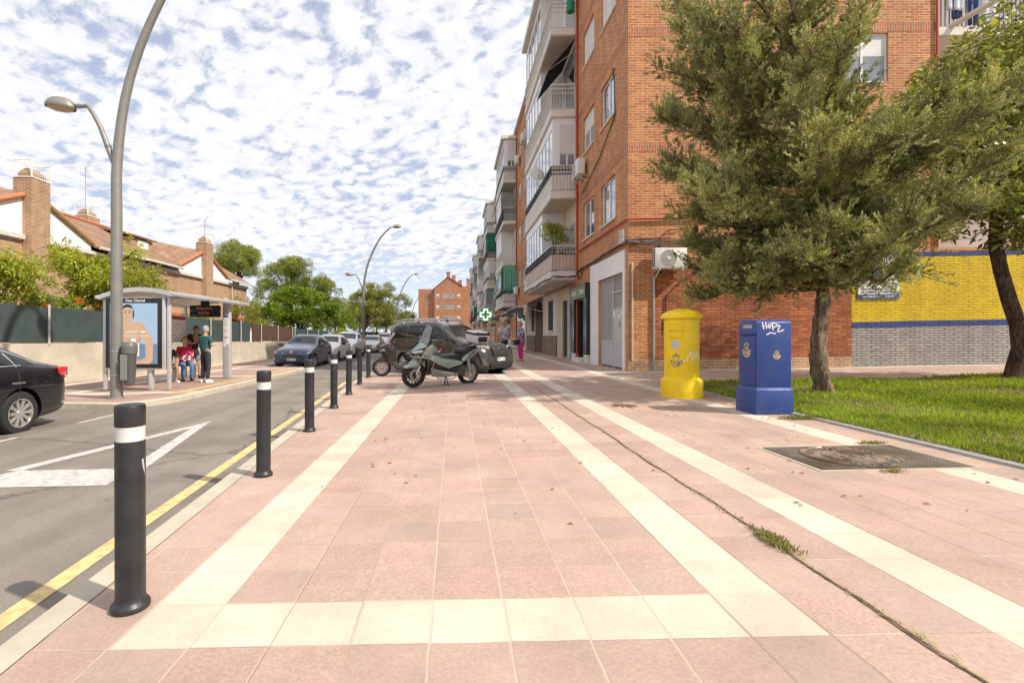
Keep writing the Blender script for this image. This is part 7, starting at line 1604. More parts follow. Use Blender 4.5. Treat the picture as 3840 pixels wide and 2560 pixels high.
m = MS(); m.tube([(0.0, -.1, .28), (.02, -.12, .0)], .016, 8); m.tube([(-.05, -.12, .012), (.07, -.12, .012)], .012, 8); m.build('centre_stand', M['plastic_black'], mo)
# dark maxi scooter, front towards -x
sc = thing('scooter', 'dark maxi scooter with a worn black seat parked behind the green one', 'motorcycle', (-1.50, 15.30, G(-1.5)), R(97), 'motorcycles parked on the pavement', ry=R(-5))
spoked(sc, 'wheel', 0.74, .275, .12, .12, 'rim_silver', 6); spoked(sc, 'wheel', -0.74, .265, .14, .13, 'rim_silver', 6)
m = MS(); m.hull(sym([(.07, .98, .40), (.09, .80, .60), (.09, .60, .58), (.10, .74, .44), (.05, .78, .63), (.05, .96, .44), (.07, .5, .5)]), .02, 3); m.build('front_mudguard', M['scooter_black'], sc)
m = MS(); m.hull(sym([(.20, .60, .98), (.26, .42, .80), (.22, .50, .52), (.14, .56, .40), (.08, .80, .90), (.06, .78, .70), (.20, .36, .98), (.14, .62, 1.02), (.24, .34, .42), (.20, .28, .30)]), .03, 3); m.build('front_fairing', M['scooter_black'], sc)
for s in (1, -1):
    m = MS(); m.hull([(s * .06, .80, .86), (s * .17, .66, .88), (s * .19, .62, .78), (s * .07, .79, .76)], .01); m.build('headlight', M['headlamp'], sc)
    m = MS(); m.hull([(s * .235, .45, .50), (s * .265, .40, .46), (s * .27, -.05, .30), (s * .25, -.12, .24), (s * .24, .30, .28), (s * .26, .34, .40)], .012); m.build('leg_shield_edge', P('scooter_grey', (0.075, 0.07, 0.065), 0.5), sc)
    m = MS(); m.hull([(s * .21, -.12, .56), (s * .24, -.35, .52), (s * .22, -1.0, .74), (s * .14, -1.08, .80), (s * .20, -.5, .36), (s * .17, -.1, .40), (s * .16, -.95, .82), (s * .20, -.3, .70)], .02, 3); m.build('tail_panel', M['scooter_black'], sc)
    m = MS(); m.tube([(s * .22, .42, 1.06), (s * .33, .44, 1.30)], .009, 6); m.hull([(s * .28, .44, 1.28), (s * .40, .42, 1.30), (s * .41, .42, 1.42), (s * .30, .45, 1.41), (s * .35, .48, 1.34)], .015); m.build('mirror', M['scooter_black'], sc)
    m = MS(); m.tube([(s * .26, .36, 1.04), (s * .40, .28, 1.03)], .018, 8); m.build('grip', M['seat_black'], sc)
m = MS(); m.tube([(-.28, .35, 1.04), (0, .40, 1.0), (.28, .35, 1.04)], .016, 8); m.rbox(-.14, .14, .30, .46, .94, 1.04, .03); m.build('handlebar', M['plastic_black'], sc)
m = MS()
def scr2(u, v): a = (u - 0.5) * 2.0; ww = .24 * (1 - .35 * v * v); return (ww * math.sin(a) / math.sin(1.0), .66 - .28 * v + .12 * math.cos(a) - .12, 1.0 + .36 * v - .06 * (1 - math.cos(a)))
m.grid(scr2, 12, 8); w2 = m.build('windscreen', M['windscreen_smoke'], sc, smooth=80); w2.modifiers.new('thickness', 'SOLIDIFY').thickness = .006
m = MS(); m.hull(sym([(.24, .36, .30), (.25, -.2, .26), (.20, -.6, .30), (.15, .3, .2), (.16, -.5, .2), (.2, -.3, .40), (.16, .1, .44)]), .03); m.build('floor', M['scooter_black'], sc)
m = MS(); m.hull(sym([(.12, -.02, .72), (.17, -.30, .74), (.16, -.48, .76), (.10, 0.0, .58), (.19, -.4, .62)]), .04, 3); m.hull(sym([(.15, -.44, .86), (.15, -.95, .90), (.16, -.46, .70), (.12, -1.0, .80), (.13, -.40, .80)]), .04, 3); m.build('seat', M['seat_black'], sc)
m = MS(); m.hull(sym([(.13, .02, .50), (.15, -.10, .74), (.08, .10, .64), (.12, -.12, .46), (.08, .02, .76)]), .04, 3); m.build('seat_cover_bag', M['awning_black'], sc)
m = MS(); m.hull([(.20, -.45, .30), (.26, -.5, .34), (.28, -.95, .46), (.22, -.98, .44), (.26, -.9, .36), (.2, -.6, .24)], .03); m.build('exhaust', M['bin_grey'], sc)
m = MS(); m.tube([(-.16, .05, .24), (-.25, -.02, .012), (-.30, -.02, .012)], .014, 8); m.build('side_stand', M['plastic_black'], sc)
m = MS(); m.hull(sym([(.08, -1.06, .84), (.06, -1.12, .80), (.08, -1.04, .76)]), .01); m.build('tail_light', M['tail_red'], sc)
# ================================================================ people
def skinned(verts, edges, rad, root, sub=2):
    me = bpy.data.meshes.new('skin_tmp'); me.from_pydata(verts, edges, []); ob = bpy.data.objects.new('skin_tmp', me); COL.objects.link(ob)
    ob.modifiers.new('skin', 'SKIN')
    sv = me.skin_vertices[0].data
    for i, r_ in enumerate(rad): sv[i].radius = (r_, r_) if not isinstance(r_, tuple) else r_; sv[i].use_root = (i == root)
    s_ = ob.modifiers.new('sub', 'SUBSURF'); s_.levels = sub; s_.render_levels = sub
    bpy.context.view_layer.update(); dg = bpy.context.evaluated_depsgraph_get(); m2 = ob.evaluated_get(dg).to_mesh()
    out = ([v.co[:] for v in m2.vertices], [tuple(p.vertices) for p in m2.polygons]); ob.evaluated_get(dg).to_mesh_clear(); bpy.data.objects.remove(ob); bpy.data.meshes.remove(me)
    return out
STAND = dict(pelvis=(0, 0, .93), spine=(0, .01, 1.09), chest=(0, .0, 1.27), neck=(0, .015, 1.43), head=(0, -.005, 1.545),
             shl=(.165, .01, 1.365), ell=(.215, .03, 1.09), wrl=(.22, -.05, .86), shr=(-.165, .01, 1.365), elr=(-.215, .03, 1.09), wrr=(-.22, -.05, .86),
             hpl=(.085, 0, .88), knl=(.095, -.02, .49), anl=(.10, .025, .085), tol=(.115, -.12, .035), hpr=(-.085, 0, .88), knr=(-.095, -.02, .49), anr=(-.10, .025, .085), tor=(-.115, -.12, .035))
SEAT = dict(STAND, pelvis=(0, 0, .53), spine=(0, .01, .70), chest=(0, -.02, .90), neck=(0, -.03, 1.06), head=(0, -.06, 1.17), shl=(.165, -.02, .99), ell=(.22, -.10, .74), wrl=(.12, -.30, .68), shr=(-.165, -.02, .99), elr=(-.22, -.10, .74), wrr=(-.10, -.30, .68),
            hpl=(.09, -.02, .52), knl=(.12, -.42, .51), anl=(.12, -.36, .085), tol=(.13, -.50, .035), hpr=(-.09, -.02, .52), knr=(-.12, -.42, .51), anr=(-.12, -.36, .085), tor=(-.13, -.50, .035))
def person(label, loc, rz, pose, skin, hair, shirt, trousers, shoes, scale=1.0, sleeve='short', legs='long', hair_style='short', girth=1.0, shirt_long=0.0, head_turn=0.0, group=None):
    t = thing('person', label, 'person', loc, rz, group); t.scale = (scale, scale, scale); J = {k: Vector(v) for k, v in pose.items()}
    names = ['pelvis', 'spine', 'chest', 'neck', 'head', 'shl', 'ell', 'wrl', 'shr', 'elr', 'wrr', 'hpl', 'knl', 'anl', 'tol', 'hpr', 'knr', 'anr', 'tor']; ix = {n_: i for i, n_ in enumerate(names)}
    rad = dict(pelvis=.125 * girth, spine=.115 * girth, chest=.125 * girth, neck=.052, head=.055, sh=.062, el=.040, wr=.026, hp=.088, kn=.055, an=.036, to=.032)
    def rr(n_): return rad[n_] if n_ in rad else rad[n_[:2]]
    E = [('pelvis', 'spine'), ('spine', 'chest'), ('chest', 'neck'), ('neck', 'head')] + [(a, b) for s in 'lr' for a, b in (('chest', 'sh' + s), ('sh' + s, 'el' + s), ('el' + s, 'wr' + s), ('pelvis', 'hp' + s), ('hp' + s, 'kn' + s), ('kn' + s, 'an' + s), ('an' + s, 'to' + s))]
    v, f = skinned([J[n_] for n_ in names], [(ix[a], ix[b]) for a, b in E], [rr(n_) for n_ in names], 0)
    m = MB(); m.add(v, f)
    # hands: palm, four unequal bent fingers and a thumb from the side of the palm
    for s, sg in (('l', 1), ('r', -1)):
        w, e = J['wr' + s], J['el' + s]; d = (w - e).normalized(); side = d.cross(Vector((0, 0, 1)));
        if side.length < .2: side = Vector((0, -1, 0))
        side.normalize(); nn = side.cross(d).normalized()
        m.tube([w - d * .02, w + d * .03, w + d * .085], [.024, .036, .034], 8)
        for k, (o_, l_) in enumerate(((-.027, .058), (-.009, .070), (.009, .066), (.026, .052))):
            b = w + d * .082 + side * o_; m.tube([b, b + d * l_ * .55 - nn * .008, b + d * l_ * .9 - nn * .026], [.0095, .0088, .007], 6)
        b = w + d * .03 - side * .032; m.tube([b, b + d * .035 - side * .026, b + d * .065 - side * .028 - nn * .01], [.012, .010, .008], 6)
    # head with jaw and nose
    h = J['head'] + Vector((0, -.012, .055)); RT = Matrix.Rotation(head_turn, 3, 'Z'); s0 = len(m.v); m.ball((0, 0, 0), (.074, .094, .112), 20, 14)
    for i in range(s0, len(m.v)):
        x, y, z = m.v[i]
        if z < 0: k = 1 + z * 2.4; x *= max(.62, k); y = y * max(.7, 1 + z * 1.2) - (.012 if y < 0 else 0)
        m.v[i] = (x, y, z)
    m.hull([(0, -.118, -.022), (-.016, -.092, -.028), (.016, -.092, -.028), (0, -.088, .018), (0, -.10, -.034)], .004)
    for sg in (1, -1): m.ball((sg * .075, .005, -.012), (.010, .018, .028), 8, 6)
    m.v[s0:] = [tuple(h + RT @ Vector(p)) for p in m.v[s0:]]
    m.build('body', skin, t, smooth=80)
    def face(name, mat, fn):
        q = MB(); fn(q); q.v = [tuple(h + RT @ Vector(p)) for p in q.v]; return q.build(name, mat, t, smooth=60)
    face('eyes', M['ink_white'], lambda q: [q.ball((sg * .030, -.083, .008), (.012, .008, .007), 8, 6) for sg in (1, -1)])
    face('pupils', M['hair_print'], lambda q: [q.ball((sg * .030, -.0895, .008), (.006, .004, .006), 8, 6) for sg in (1, -1)])
    face('eyebrows', hair, lambda q: [q.obox((sg * .030, -.089, .028), (.030, .006, .006), (0, sg * .15, 0)) for sg in (1, -1)])
    face('mouth', P('lip_' + label[:6], (.42, .16, .13), .5), lambda q: q.ball((0, -.088, -.055), (.022, .008, .006), 10, 6))
    def hairf(q):
        k = .012; s1 = len(q.v); q.ball((0, .012, .012), (.084, .103, .120), 24, 18); keep = []
        for fc in q.f:
            c = sum((Vector(q.v[i]) for i in fc), Vector()) / len(fc)
            lim = {'short': -.02, 'long': -.09, 'bald': .2, 'bob': -.06}[hair_style]
            front = c.y < -.035
            if (front and c.z < .058) or (not front and c.z < lim + (0 if c.y > .0 else .03)): continue
            keep.append(fc)
        q.f = keep; q.mi = [0] * len(keep)
        for i in range(len(q.v)):
            p = Vector(q.v[i]); q.v[i] = tuple(p * (1 + .05 * math.sin(p.x * 90) * math.sin(p.y * 80 + p.z * 60)))
        if hair_style == 'long': q.hull([(x, y, z) for x in (-.075, .075) for y in (.03, .105) for z in (.02, -.10)] + [(x, .10, -.24) for x in (-.05, .05)] + [(x, .05, -.22) for x in (-.05, .05)], .02)
    if hair_style != 'bald': face('hair', hair, hairf)
    else: face('hair', hair, lambda q: q.lathe([(.077, -.03), (.082, -.01), (.080, .02), (.074, .028)], (0, .012, 0), 24, cap=False, sy=1.27, a0=R(-20), a1=R(200)))
    # shirt
    def lerp(a, b, k): return J[a] * (1 - k) + J[b] * k
    sl = {'short': .75, 'long': 1.75, 'none': .3}[sleeve]; hem = J['pelvis'] + Vector((0, 0, -.05 - shirt_long * .3)); vs = [hem, J['spine'], J['chest'], J['chest'] * .25 + J['neck'] * .75]; es = [(0, 1), (1, 2), (2, 3)]; rs = [(.145 + shirt_long * .05) * girth, .138 * girth, .143 * girth, .062]
    for s in 'lr':
        a = len(vs); vs.append(J['sh' + s]); rs.append(.080); es.append((2, a))
        if sl <= 1: vs.append(lerp('sh' + s, 'el' + s, sl)); rs.append(.064); es.append((a, a + 1))
        else: vs += [J['el' + s], lerp('el' + s, 'wr' + s, .82)]; rs += [.060, .045]; es += [(a, a + 1), (a + 1, a + 2)]
    v, f = skinned(vs, es, rs, 0); m = MB(); m.add(v, f); m.build('shirt', shirt, t, smooth=80)
    vs = [J['pelvis'] + Vector((0, 0, .09)), J['pelvis']]; es = [(0, 1)]; rs = [.128 * girth, .138 * girth]
    for s in 'lr':
        a = len(vs); vs += [J['hp' + s], J['kn' + s]]; rs += [.102, .076]; es += [(1, a), (a, a + 1)]
        if legs == 'long': vs.append(lerp('kn' + s, 'an' + s, .97)); rs.append(.062); es.append((a + 1, a + 2))
        else: vs[-1] = lerp('hp' + s, 'kn' + s, .92); rs[-1] = .082
    v, f = skinned(vs, es, rs, 1); m = MB(); m.add(v, f); m.build('trousers' if legs == 'long' else 'shorts', trousers, t, smooth=80)
    for s in 'lr':
        a, b = J['an' + s], J['to' + s]; d = (b - a); d.z = 0; d.normalize(); sd = Vector((-d.y, d.x, 0)); z0 = b.z - .035; m = MB()
        pts = [a + d * q + sd * w + Vector((0, 0, z - a.z)) for q, w, z in [(-.065, .03, z0), (-.065, -.03, z0), (.20, .03, z0), (.20, -.03, z0), (.13, .047, z0), (.13, -.047, z0), (.19, .022, z0 + .045), (.19, -.022, z0 + .045), (.05, .038, z0 + .085), (.05, -.038, z0 + .085), (-.06, .03, z0 + .09), (-.06, -.03, z0 + .09)]]
        m.hull([p[:] for p in pts], .012); m.build('shoe', shoes, t)
    return t
def skin_mat(name, c): return P(name, c, 0.55, var=.05, scale=9)
SK1, SK2, SK3 = skin_mat('skin_light', (.55, .32, .22)), skin_mat('skin_tan', (.40, .20, .12)), skin_mat('skin_mid', (.47, .26, .17))
def floral(name, cols, sc):
    n = NB(name); o = n.obj(); v = n.node('ShaderNodeTexVoronoi'); n.put(v.inputs['Vector'], n.vmath('ADD', o, n.comb(n.math('MULTIPLY', n.noise(o, 14, 2), .12), 0, n.math('MULTIPLY', n.noise(o, 11, 2), .12)))); v.inputs['Scale'].default_value = sc
    n.set(color=n.ramp(n.white(v.outputs['Position']), [(i / len(cols), c) for i, c in enumerate(cols)], 'CONSTANT'), rough=.85); return n.mat
cl = lambda nm, c: P(nm, c, .85, var=.14, scale=7)
person('grey haired woman in a teal top and dark trousers standing at the stop', (-7.25, 14.35, G(-7.25)), R(160), dict(STAND, ell=(.24, -.02, 1.10), wrl=(.12, -.22, 1.13), elr=(-.24, -.02, 1.10), wrr=(-.10, -.22, 1.14)), SK1, cl('hair_grey', (.36, .35, .33)), cl('cloth_teal', (.022, .10, .105)), cl('cloth_navy', (.035, .035, .055)), M['ink_white'], .96, girth=1.12, hair_style='bob', group='people at the bus stop')
pm = person('young man in black with a black backpack leaning by the map of the stop', (-8.42, 15.98, G(-8.42)), R(55), dict(STAND, pelvis=(0, .10, .90), spine=(0, .08, 1.06), chest=(0, 0, 1.24), neck=(0, -.05, 1.38), head=(0, -.10, 1.475), shl=(.175, -.02, 1.33), ell=(.20, -.10, 1.08), wrl=(.06, -.30, 1.15), shr=(-.175, -.02, 1.33), elr=(-.20, -.10, 1.08), wrr=(-.05, -.30, 1.14), hpl=(.085, .09, .86), hpr=(-.085, .09, .86), knl=(.095, -.04, .48), anl=(.10, -.10, .085), tol=(.11, -.25, .035)), SK2, M['hair_print'], cl('cloth_black', (.012, .012, .014)), cl('cloth_denim_grey', (.16, .20, .27)), cl('shoe_dark', (.03, .03, .032)), 1.03, legs='short', head_turn=R(8), group='people at the bus stop')
def prop(name, label, cat, t, fn, mats, off=(0, 0, 0)):
    o = thing(name, label, cat, (0, 0, 0)); bpy.context.view_layer.update(); o.matrix_world = t.matrix_world @ Matrix.Translation(off); return o
bk_ = prop('backpack', 'black backpack on the back of the young man at the stop', 'bag', pm, None, None, (0, .20, 1.16))
m = MB(); m.hull([(x, y, z) for x in (-.15, .15) for y in (-.03, .10) for z in (-.24, .16)] + [(x, .02, .22) for x in (-.10, .10)] + [(x, .14, -.1) for x in (-.11, .11)], .03, 3); m.build('bag', cl('bag_black', (.014, .014, .016)), bk_)
m = MB(); [m.tube([(s * .10, -.03, .17), (s * .13, -.24, .24), (s * .12, -.33, .05), (s * .12, -.20, -.2)], .016, 6) for s in (1, -1)]; m.build('strap', M['seat_black'], bk_)
pw = person('red haired woman in a red top and jeans sitting on the shelter bench', (-8.42, 15.35, G(-8.42)), R(42), dict(SEAT, wrl=(.06, -.30, .78), wrr=(-.12, -.28, .66)), SK1, cl('hair_ginger', (.36, .135, .045)), cl('cloth_red', (.52, .012, .014)), cl('cloth_denim', (.10, .19, .36)), cl('shoe_black', (.025, .023, .02)), 1.0, hair_style='long', head_turn=R(-35), group='people at the bus stop')
b2_ = prop('backpack', 'pink patterned backpack on the lap of the seated woman', 'bag', pw, None, None, (0, -.22, .60))
m = MB(); m.hull([(x, y, z) for x in (-.17, .17) for y in (-.05, .06) for z in (0, .22)] + [(x, y, .34) for x in (-.09, .09) for y in (-.03, .04)], .035, 3); m.build('bag', cl('bag_pink', (.62, .03, .16)), b2_)
m = MB(); m.hull([(x, y, z) for x in (-.11, .11) for y in (-.068, -.05) for z in (.02, .13)] + [(x, -.06, .18) for x in (-.06, .06)], .01); m.build('bag_pocket', floral('bag_print', [(.75, .7, .72), (.62, .05, .2), (.3, .3, .34), (.75, .7, .72)], 40), b2_)
ph = prop('phone', 'dark phone held by the seated woman', 'phone', pw, None, None, (.03, -.40, .80))
m = MB(); m.rbox(-.036, .036, -.006, .006, -.07, .07, .005); m.xf(Matrix.Rotation(R(-35), 4, 'X')); m.build('case', M['shelter_black'], ph)
person('child in a dark shirt and shorts with white shoes sitting behind the shelter post', (-8.58, 14.75, G(-8.58)), R(50), SEAT, SK2, M['hair_print'], cl('cloth_dark', (.03, .035, .04)), cl('cloth_beige', (.25, .20, .16)), M['ink_white'], .93, legs='short', group='people at the bus stop')
hm = person('balding man in a speckled white shirt raising a hand to his brow', (2.05, 20.3, G(2.05)), R(200), dict(STAND, elr=(-.33, -.14, 1.52), wrr=(-.10, -.17, 1.66), ell=(.25, .02, 1.10), wrl=(.22, -.10, .90)), SK3, cl('hair_greybrown', (.22, .18, .15)), floral('cloth_speckle', [(.62, .62, .64), (.10, .10, .14), (.70, .69, .68), (.20, .21, .28), (.66, .65, .64)], 30), cl('cloth_black2', (.02, .02, .024)), cl('shoe_dark2', (.03, .03, .03)), 1.05, hair_style='bald', girth=1.15, group='people on the pavement')
lw = person('woman with short red hair in a floral blouse and pink trousers facing the road', (2.95, 21.8, G(2.95)), R(-75), dict(STAND, ell=(.23, .0, 1.10), wrl=(.16, -.20, .98), elr=(-.23, .03, 1.10), wrr=(-.22, -.12, .92)), SK1, cl('hair_red', (.42, .13, .07)), floral('cloth_floral', [(.09, .12, .22), (.45, .45, .46), (.06, .08, .15), (.26, .17, .18), (.12, .16, .28), (.5, .48, .47)], 16), cl('cloth_pink', (.60, .03, .23)), cl('shoe_tan', (.42, .28, .2)), 1.02, sleeve='long', girth=1.25, shirt_long=.6, group='people on the pavement')
hb = prop('handbag', 'black handbag carried by the woman in pink trousers', 'bag', lw, None, None, (.22, -.26, .84))
m = MB(); m.hull([(x, y, z) for x in (-.04, .04) for y in (-.14, .12) for z in (-.12, .1)], .02, 3); m.build('bag', M['seat_black'], hb); m = MB(); m.tube([(0, -.10, .09), (0, -.06, .24), (0, .04, .24), (0, .09, .09)], .008, 6); m.build('strap', M['seat_black'], hb)
# ================================================================ trees and shrubs
def unit(v): return v / (np.linalg.norm(v, axis=-1, keepdims=True) + 1e-9)
def rdir(n_): return unit(RNG.normal(0, 1, (n_, 3)))
def diamonds(base, d, length, width, nrm=None):
    """one lozenge leaf per row"""
    side = unit(np.cross(d, rdir(len(d)) if nrm is None else nrm)); L_ = np.asarray(length).reshape(-1, 1); W_ = np.asarray(width).reshape(-1, 1)
    mid = base + d * L_ * 0.45
    return np.stack([base, mid - side * W_ / 2, base + d * L_, mid + side * W_ / 2], 1).reshape(-1, 3)
def limb_tube(mb, pts, r0, r1, seg=7, wob=0.0):
    n_ = len(pts); mb.tube(pts, [r0 + (r1 - r0) * (i / (n_ - 1)) ** .8 for i in range(n_)], seg)
def crown_blobs(blobs, per, clump=0.34, seed=0):
    """sub clumps on and in the main ellipsoids: (centres, radii)"""
    g = np.random.default_rng(seed); C, Rr = [], []
    for (cx, cy, cz, rx, ry, rz) in blobs:
        n_ = per; d = unit(g.normal(0, 1, (n_, 3))); d[:, 2] = np.where(d[:, 2] < -.55, -d[:, 2], d[:, 2]); k = g.uniform(.45, 1.0, n_) ** .6
        C.append(np.array([cx, cy, cz]) + d * k[:, None] * np.array([rx, ry, rz]) * (1 - clump * .4)); Rr.append(np.full(n_, (rx * ry * rz) ** (1 / 3) * clump) * g.uniform(.65, 1.3, n_))
    return np.concatenate(C), np.concatenate(Rr)
def leaves(C, Rr, n_, ll, lw, up=0.25, droop=0.0, pinnate=0):
    w = Rr ** 2; idx = RNG.choice(len(C), n_, p=w / w.sum()); d = rdir(n_); k = RNG.uniform(.15, 1.0, n_) ** (1 / 2.2)
    p = C[idx] + d * (k * Rr[idx])[:, None] * np.array([1, 1, .8]); dirv = unit(d * .8 + rdir(n_) * .8 + np.array([0, 0, up - droop]))
    s = RNG.uniform(.6, 1.3, n_)
    if not pinnate: return diamonds(p, dirv, ll * s, lw * s)
    out = []; sd = unit(np.cross(dirv, rdir(n_)))
    for j in range(pinnate):
        t = (j // 2 + 1) / (pinnate / 2 + .5); sg = 1 if j % 2 else -1; b = p + dirv * (t * ll * 2.4 * s)[:, None] - np.array([0, 0, 1]) * (t * t * ll * .7 * s)[:, None]
        out.append(diamonds(b, unit(dirv * .5 + sd * sg * .8 + np.array([0, 0, -droop * 1.2])), ll * s * RNG.uniform(.7, 1.1, n_), lw * s))
    return np.concatenate(out)
def tree(name, label, loc, trunk, r0, blobs, per, n_, ll, lw, leaf, bark='bark', clump=.34, up=.25, droop=0., pinnate=0, seed=0, group=None, nlimb=10, cat='tree', r1=None):
    t = thing(name, label, cat, loc, 0, group); C, Rr = crown_blobs(blobs, per, clump, seed); g = random.Random(seed)
    if trunk:
        m = MB(); limb_tube(m, trunk, r0, r0 * .45 if r1 is None else r1, 12)
        top = Vector(trunk[-1])
        for k in range(nlimb):
            c = Vector(C[g.randrange(len(C))].tolist()); a = Vector(trunk[max(1, len(trunk) - 1 - (k % 2))]); mid = a.lerp(c, .5) + Vector((g.uniform(-.1, .1), g.uniform(-.1, .1), g.uniform(.0, .3))) * (c - a).length * .4
            limb_tube(m, [a, a.lerp(mid, .6), mid, mid.lerp(c, .6), c], r0 * .42, r0 * .06, 6)
        m.build('trunk', M[bark], t, smooth=80)
    np_mesh('crown', leaves(C, Rr, n_, ll, lw, up, droop, pinnate), 4, M[leaf], t)
    return t
# ---- the big juniper
JX, JY = gp(1897, 903)
jt = thing('juniper_tree', 'large juniper tree with a gnarled pale trunk in the lawn behind the blue box', 'tree', (JX, JY, G(JX)), 0)
m = MB(); path = [(0.0, 0, -.05), (-.04, 0, .12), (-.10, .02, .5), (-.13, .03, .95), (-.09, .02, 1.4), (-.06, .0, 1.85), (-.10, .05, 2.4), (-.2, .05, 3.2), (-.42, .0, 4.3), (-.62, 0, 5.6), (-.9, 0, 7.2)]
fine_ = []
for i in range(len(path) - 1):
    for k in range(4): fine_.append(Vector(path[i]).lerp(Vector(path[i + 1]), k / 4))
fine_.append(Vector(path[-1])); N_ = len(fine_); rr = [(.20 if i < 1 else .155 - .105 * i / N_) + .012 * math.sin(i * 2.1) for i in range(N_)]
m.tube(fine_, rr, 18)
for i in range(len(m.v)):
    x, y, z = m.v[i]; c = fine_[min(N_ - 1, i // 18)]; a = math.atan2(y - c.y, x - c.x); k = 1 + .17 * math.sin(a * 3 + z * 2.2) + .09 * math.sin(a * 7 - z * 4) + (.45 * max(0, .14 - z) / .14 * (.6 + .5 * math.sin(a * 4))); m.v[i] = (c.x + (x - c.x) * k, c.y + (y - c.y) * k, z)
tips = []
g = random.Random(5)
# limbs: (height on trunk, azimuth, length, rise)
LIMBS = []
for k in range(58):
    z = 1.9 + 5.2 * (k / 58) ** 1.15; az = k * 2.399 + g.uniform(-.3, .3)
    env = 2.9 * (1 - max(0, (z - 2.2)) / 7.0) ** .75
    if math.cos(az) > .3: env *= 1.12
    LIMBS.append((z, az, env * g.uniform(.65, 1.05), g.uniform(.35, .95) if z > 2.6 else g.uniform(-.12, .35)))
LIMBS += [(2.6, R(175), 3.0, .10), (3.6, R(178), 2.7, .25), (2.1, R(190), 2.7, -.05), (4.6, R(180), 2.4, .35), (2.4, R(-5), 3.2, .25), (3.0, R(4), 3.4, .45), (3.6, R(-12), 3.1, .6), (4.4, R(2), 3.3, .75), (2.2, R(10), 2.6, .05), (3.2, R(12), 2.2, 1.1), (4.2, R(-8), 2.3, 1.2), (5.2, R(170), 1.8, .6), (5.5, R(185), 1.9, 1.0), (4.9, R(8), 1.6, 1.6), (2.0, R(-90), 2.0, .0), (2.6, R(-75), 2.3, .2), (2.6, R(-120), 2.3, .2), (2.2, R(-45), 2.5, .1), (2.3, R(-140), 2.5, .05), (3.0, R(172), 2.35, .15), (3.3, R(188), 2.5, .22), (2.8, R(160), 2.3, .05), (3.9, R(168), 2.3, .3), (3.2, R(200), 2.4, .1), (2.2, R(170), 2.7, -.22), (2.5, R(-165), 2.8, -.15), (2.4, R(-150), 2.4, -.25), (2.0, R(-110), 1.8, -.15), (2.3, R(-60), 2.2, -.12), (2.4, R(-20), 2.9, -.05), (2.6, R(0), 3.3, .05), (2.8, R(20), 3.2, .2), (3.1, R(-160), 2.7, .1), (3.3, R(-100), 2.3, .3), (3.7, R(-60), 2.4, .45), (4.0, R(-130), 2.2, .4), (4.5, R(-90), 1.9, .6), (5.0, R(-150), 1.7, .7), (5.8, R(-60), 1.5, .9), (6.2, R(170), 1.3, .9), (5.6, R(0), 1.8, 1.2)]
PL, DL = [], []
for (z, az, ln, rise) in LIMBS:
    if math.cos(az) > -.2 and z > 3.9: ln *= .55; rise *= .6
    if math.cos(az) < -.3 and z < 2.9: ln *= .80
    if math.cos(az) < -.2 and z > 4.0: ln = min(ln * 1.28, 2.5)
    if math.cos(az) > .35 and z < 2.9: z += .75; rise = max(rise, .12); ln *= .78
    j = min(N_ - 2, next((i for i, p in enumerate(fine_) if p.z > z), N_ - 2)); a = fine_[j]; d = Vector((math.cos(az), math.sin(az), 0)); pts = []
    for s in range(9):
        u = s / 8; pts.append(a + d * ln * u + Vector((0, 0, rise * ln * (u ** 1.5) * .75 - .10 * ln * u * (1 - u) * 2)) + Vector((g.uniform(-1, 1), g.uniform(-1, 1), g.uniform(-1, 1))) * .05 * ln * u)
    limb_tube(m, pts, .055 * (ln / 2.5) ** .6, .010, 6)
    # side plumes
    for s in range(int(40 * ln)):
        u = g.uniform(.16, 1.0); q = pts[min(7, int(u * 8))].lerp(pts[min(8, int(u * 8) + 1)], u * 8 % 1); td = (pts[min(8, int(u * 8) + 1)] - pts[min(7, int(u * 8))]).normalized()
        dv = (td * 1.0 + Vector((g.gauss(0, .75), g.gauss(0, .75), g.gauss(.30, .55)))).normalized(); pl = g.uniform(.28, .62) * (1.1 - .25 * u)
        e = q + dv * pl + Vector((0, 0, .12 * pl))
        if g.random() < .28: limb_tube(m, [q, q.lerp(e, .5) + Vector((0, 0, -.03)), e], .010, .003, 4)
        PL.append((q, e))
m.build('trunk', M['bark_pale'], jt, smooth=80)
A = np.array([p[0][:] for p in PL]); B = np.array([p[1][:] for p in PL]); n_s = len(A); tu, pl_ = 9, 16; per = tu * pl_
ti = np.repeat(np.arange(n_s), tu); u = RNG.uniform(.0, 1.0, len(ti)); toff = rdir(len(ti)) * (RNG.uniform(.03, .12, len(ti)) * (1.2 - .9 * u))[:, None]
tb = A[ti] + (B - A)[ti] * u[:, None] + toff * .4; td_ = unit(unit(B - A)[ti] * .7 + toff * 9 + np.array([0, 0, .25])); tl_ = RNG.uniform(.07, .15, len(ti))
idx = np.repeat(np.arange(len(ti)), pl_); v_ = RNG.uniform(0, 1, len(idx)); pp = tb[idx] + td_[idx] * (tl_[idx] * v_)[:, None] + rdir(len(idx)) * .012
dd = unit(td_[idx] * 1.0 + rdir(len(idx)) * .62); sz = RNG.uniform(.7, 1.35, len(idx)) * (1.1 - .4 * v_)
np_mesh('crown', diamonds(pp, dd, 0.052 * sz, .0135 * sz), 4, M['leaf_juniper'], jt)
print('juniper plumes', n_s, 'leaves', len(idx))
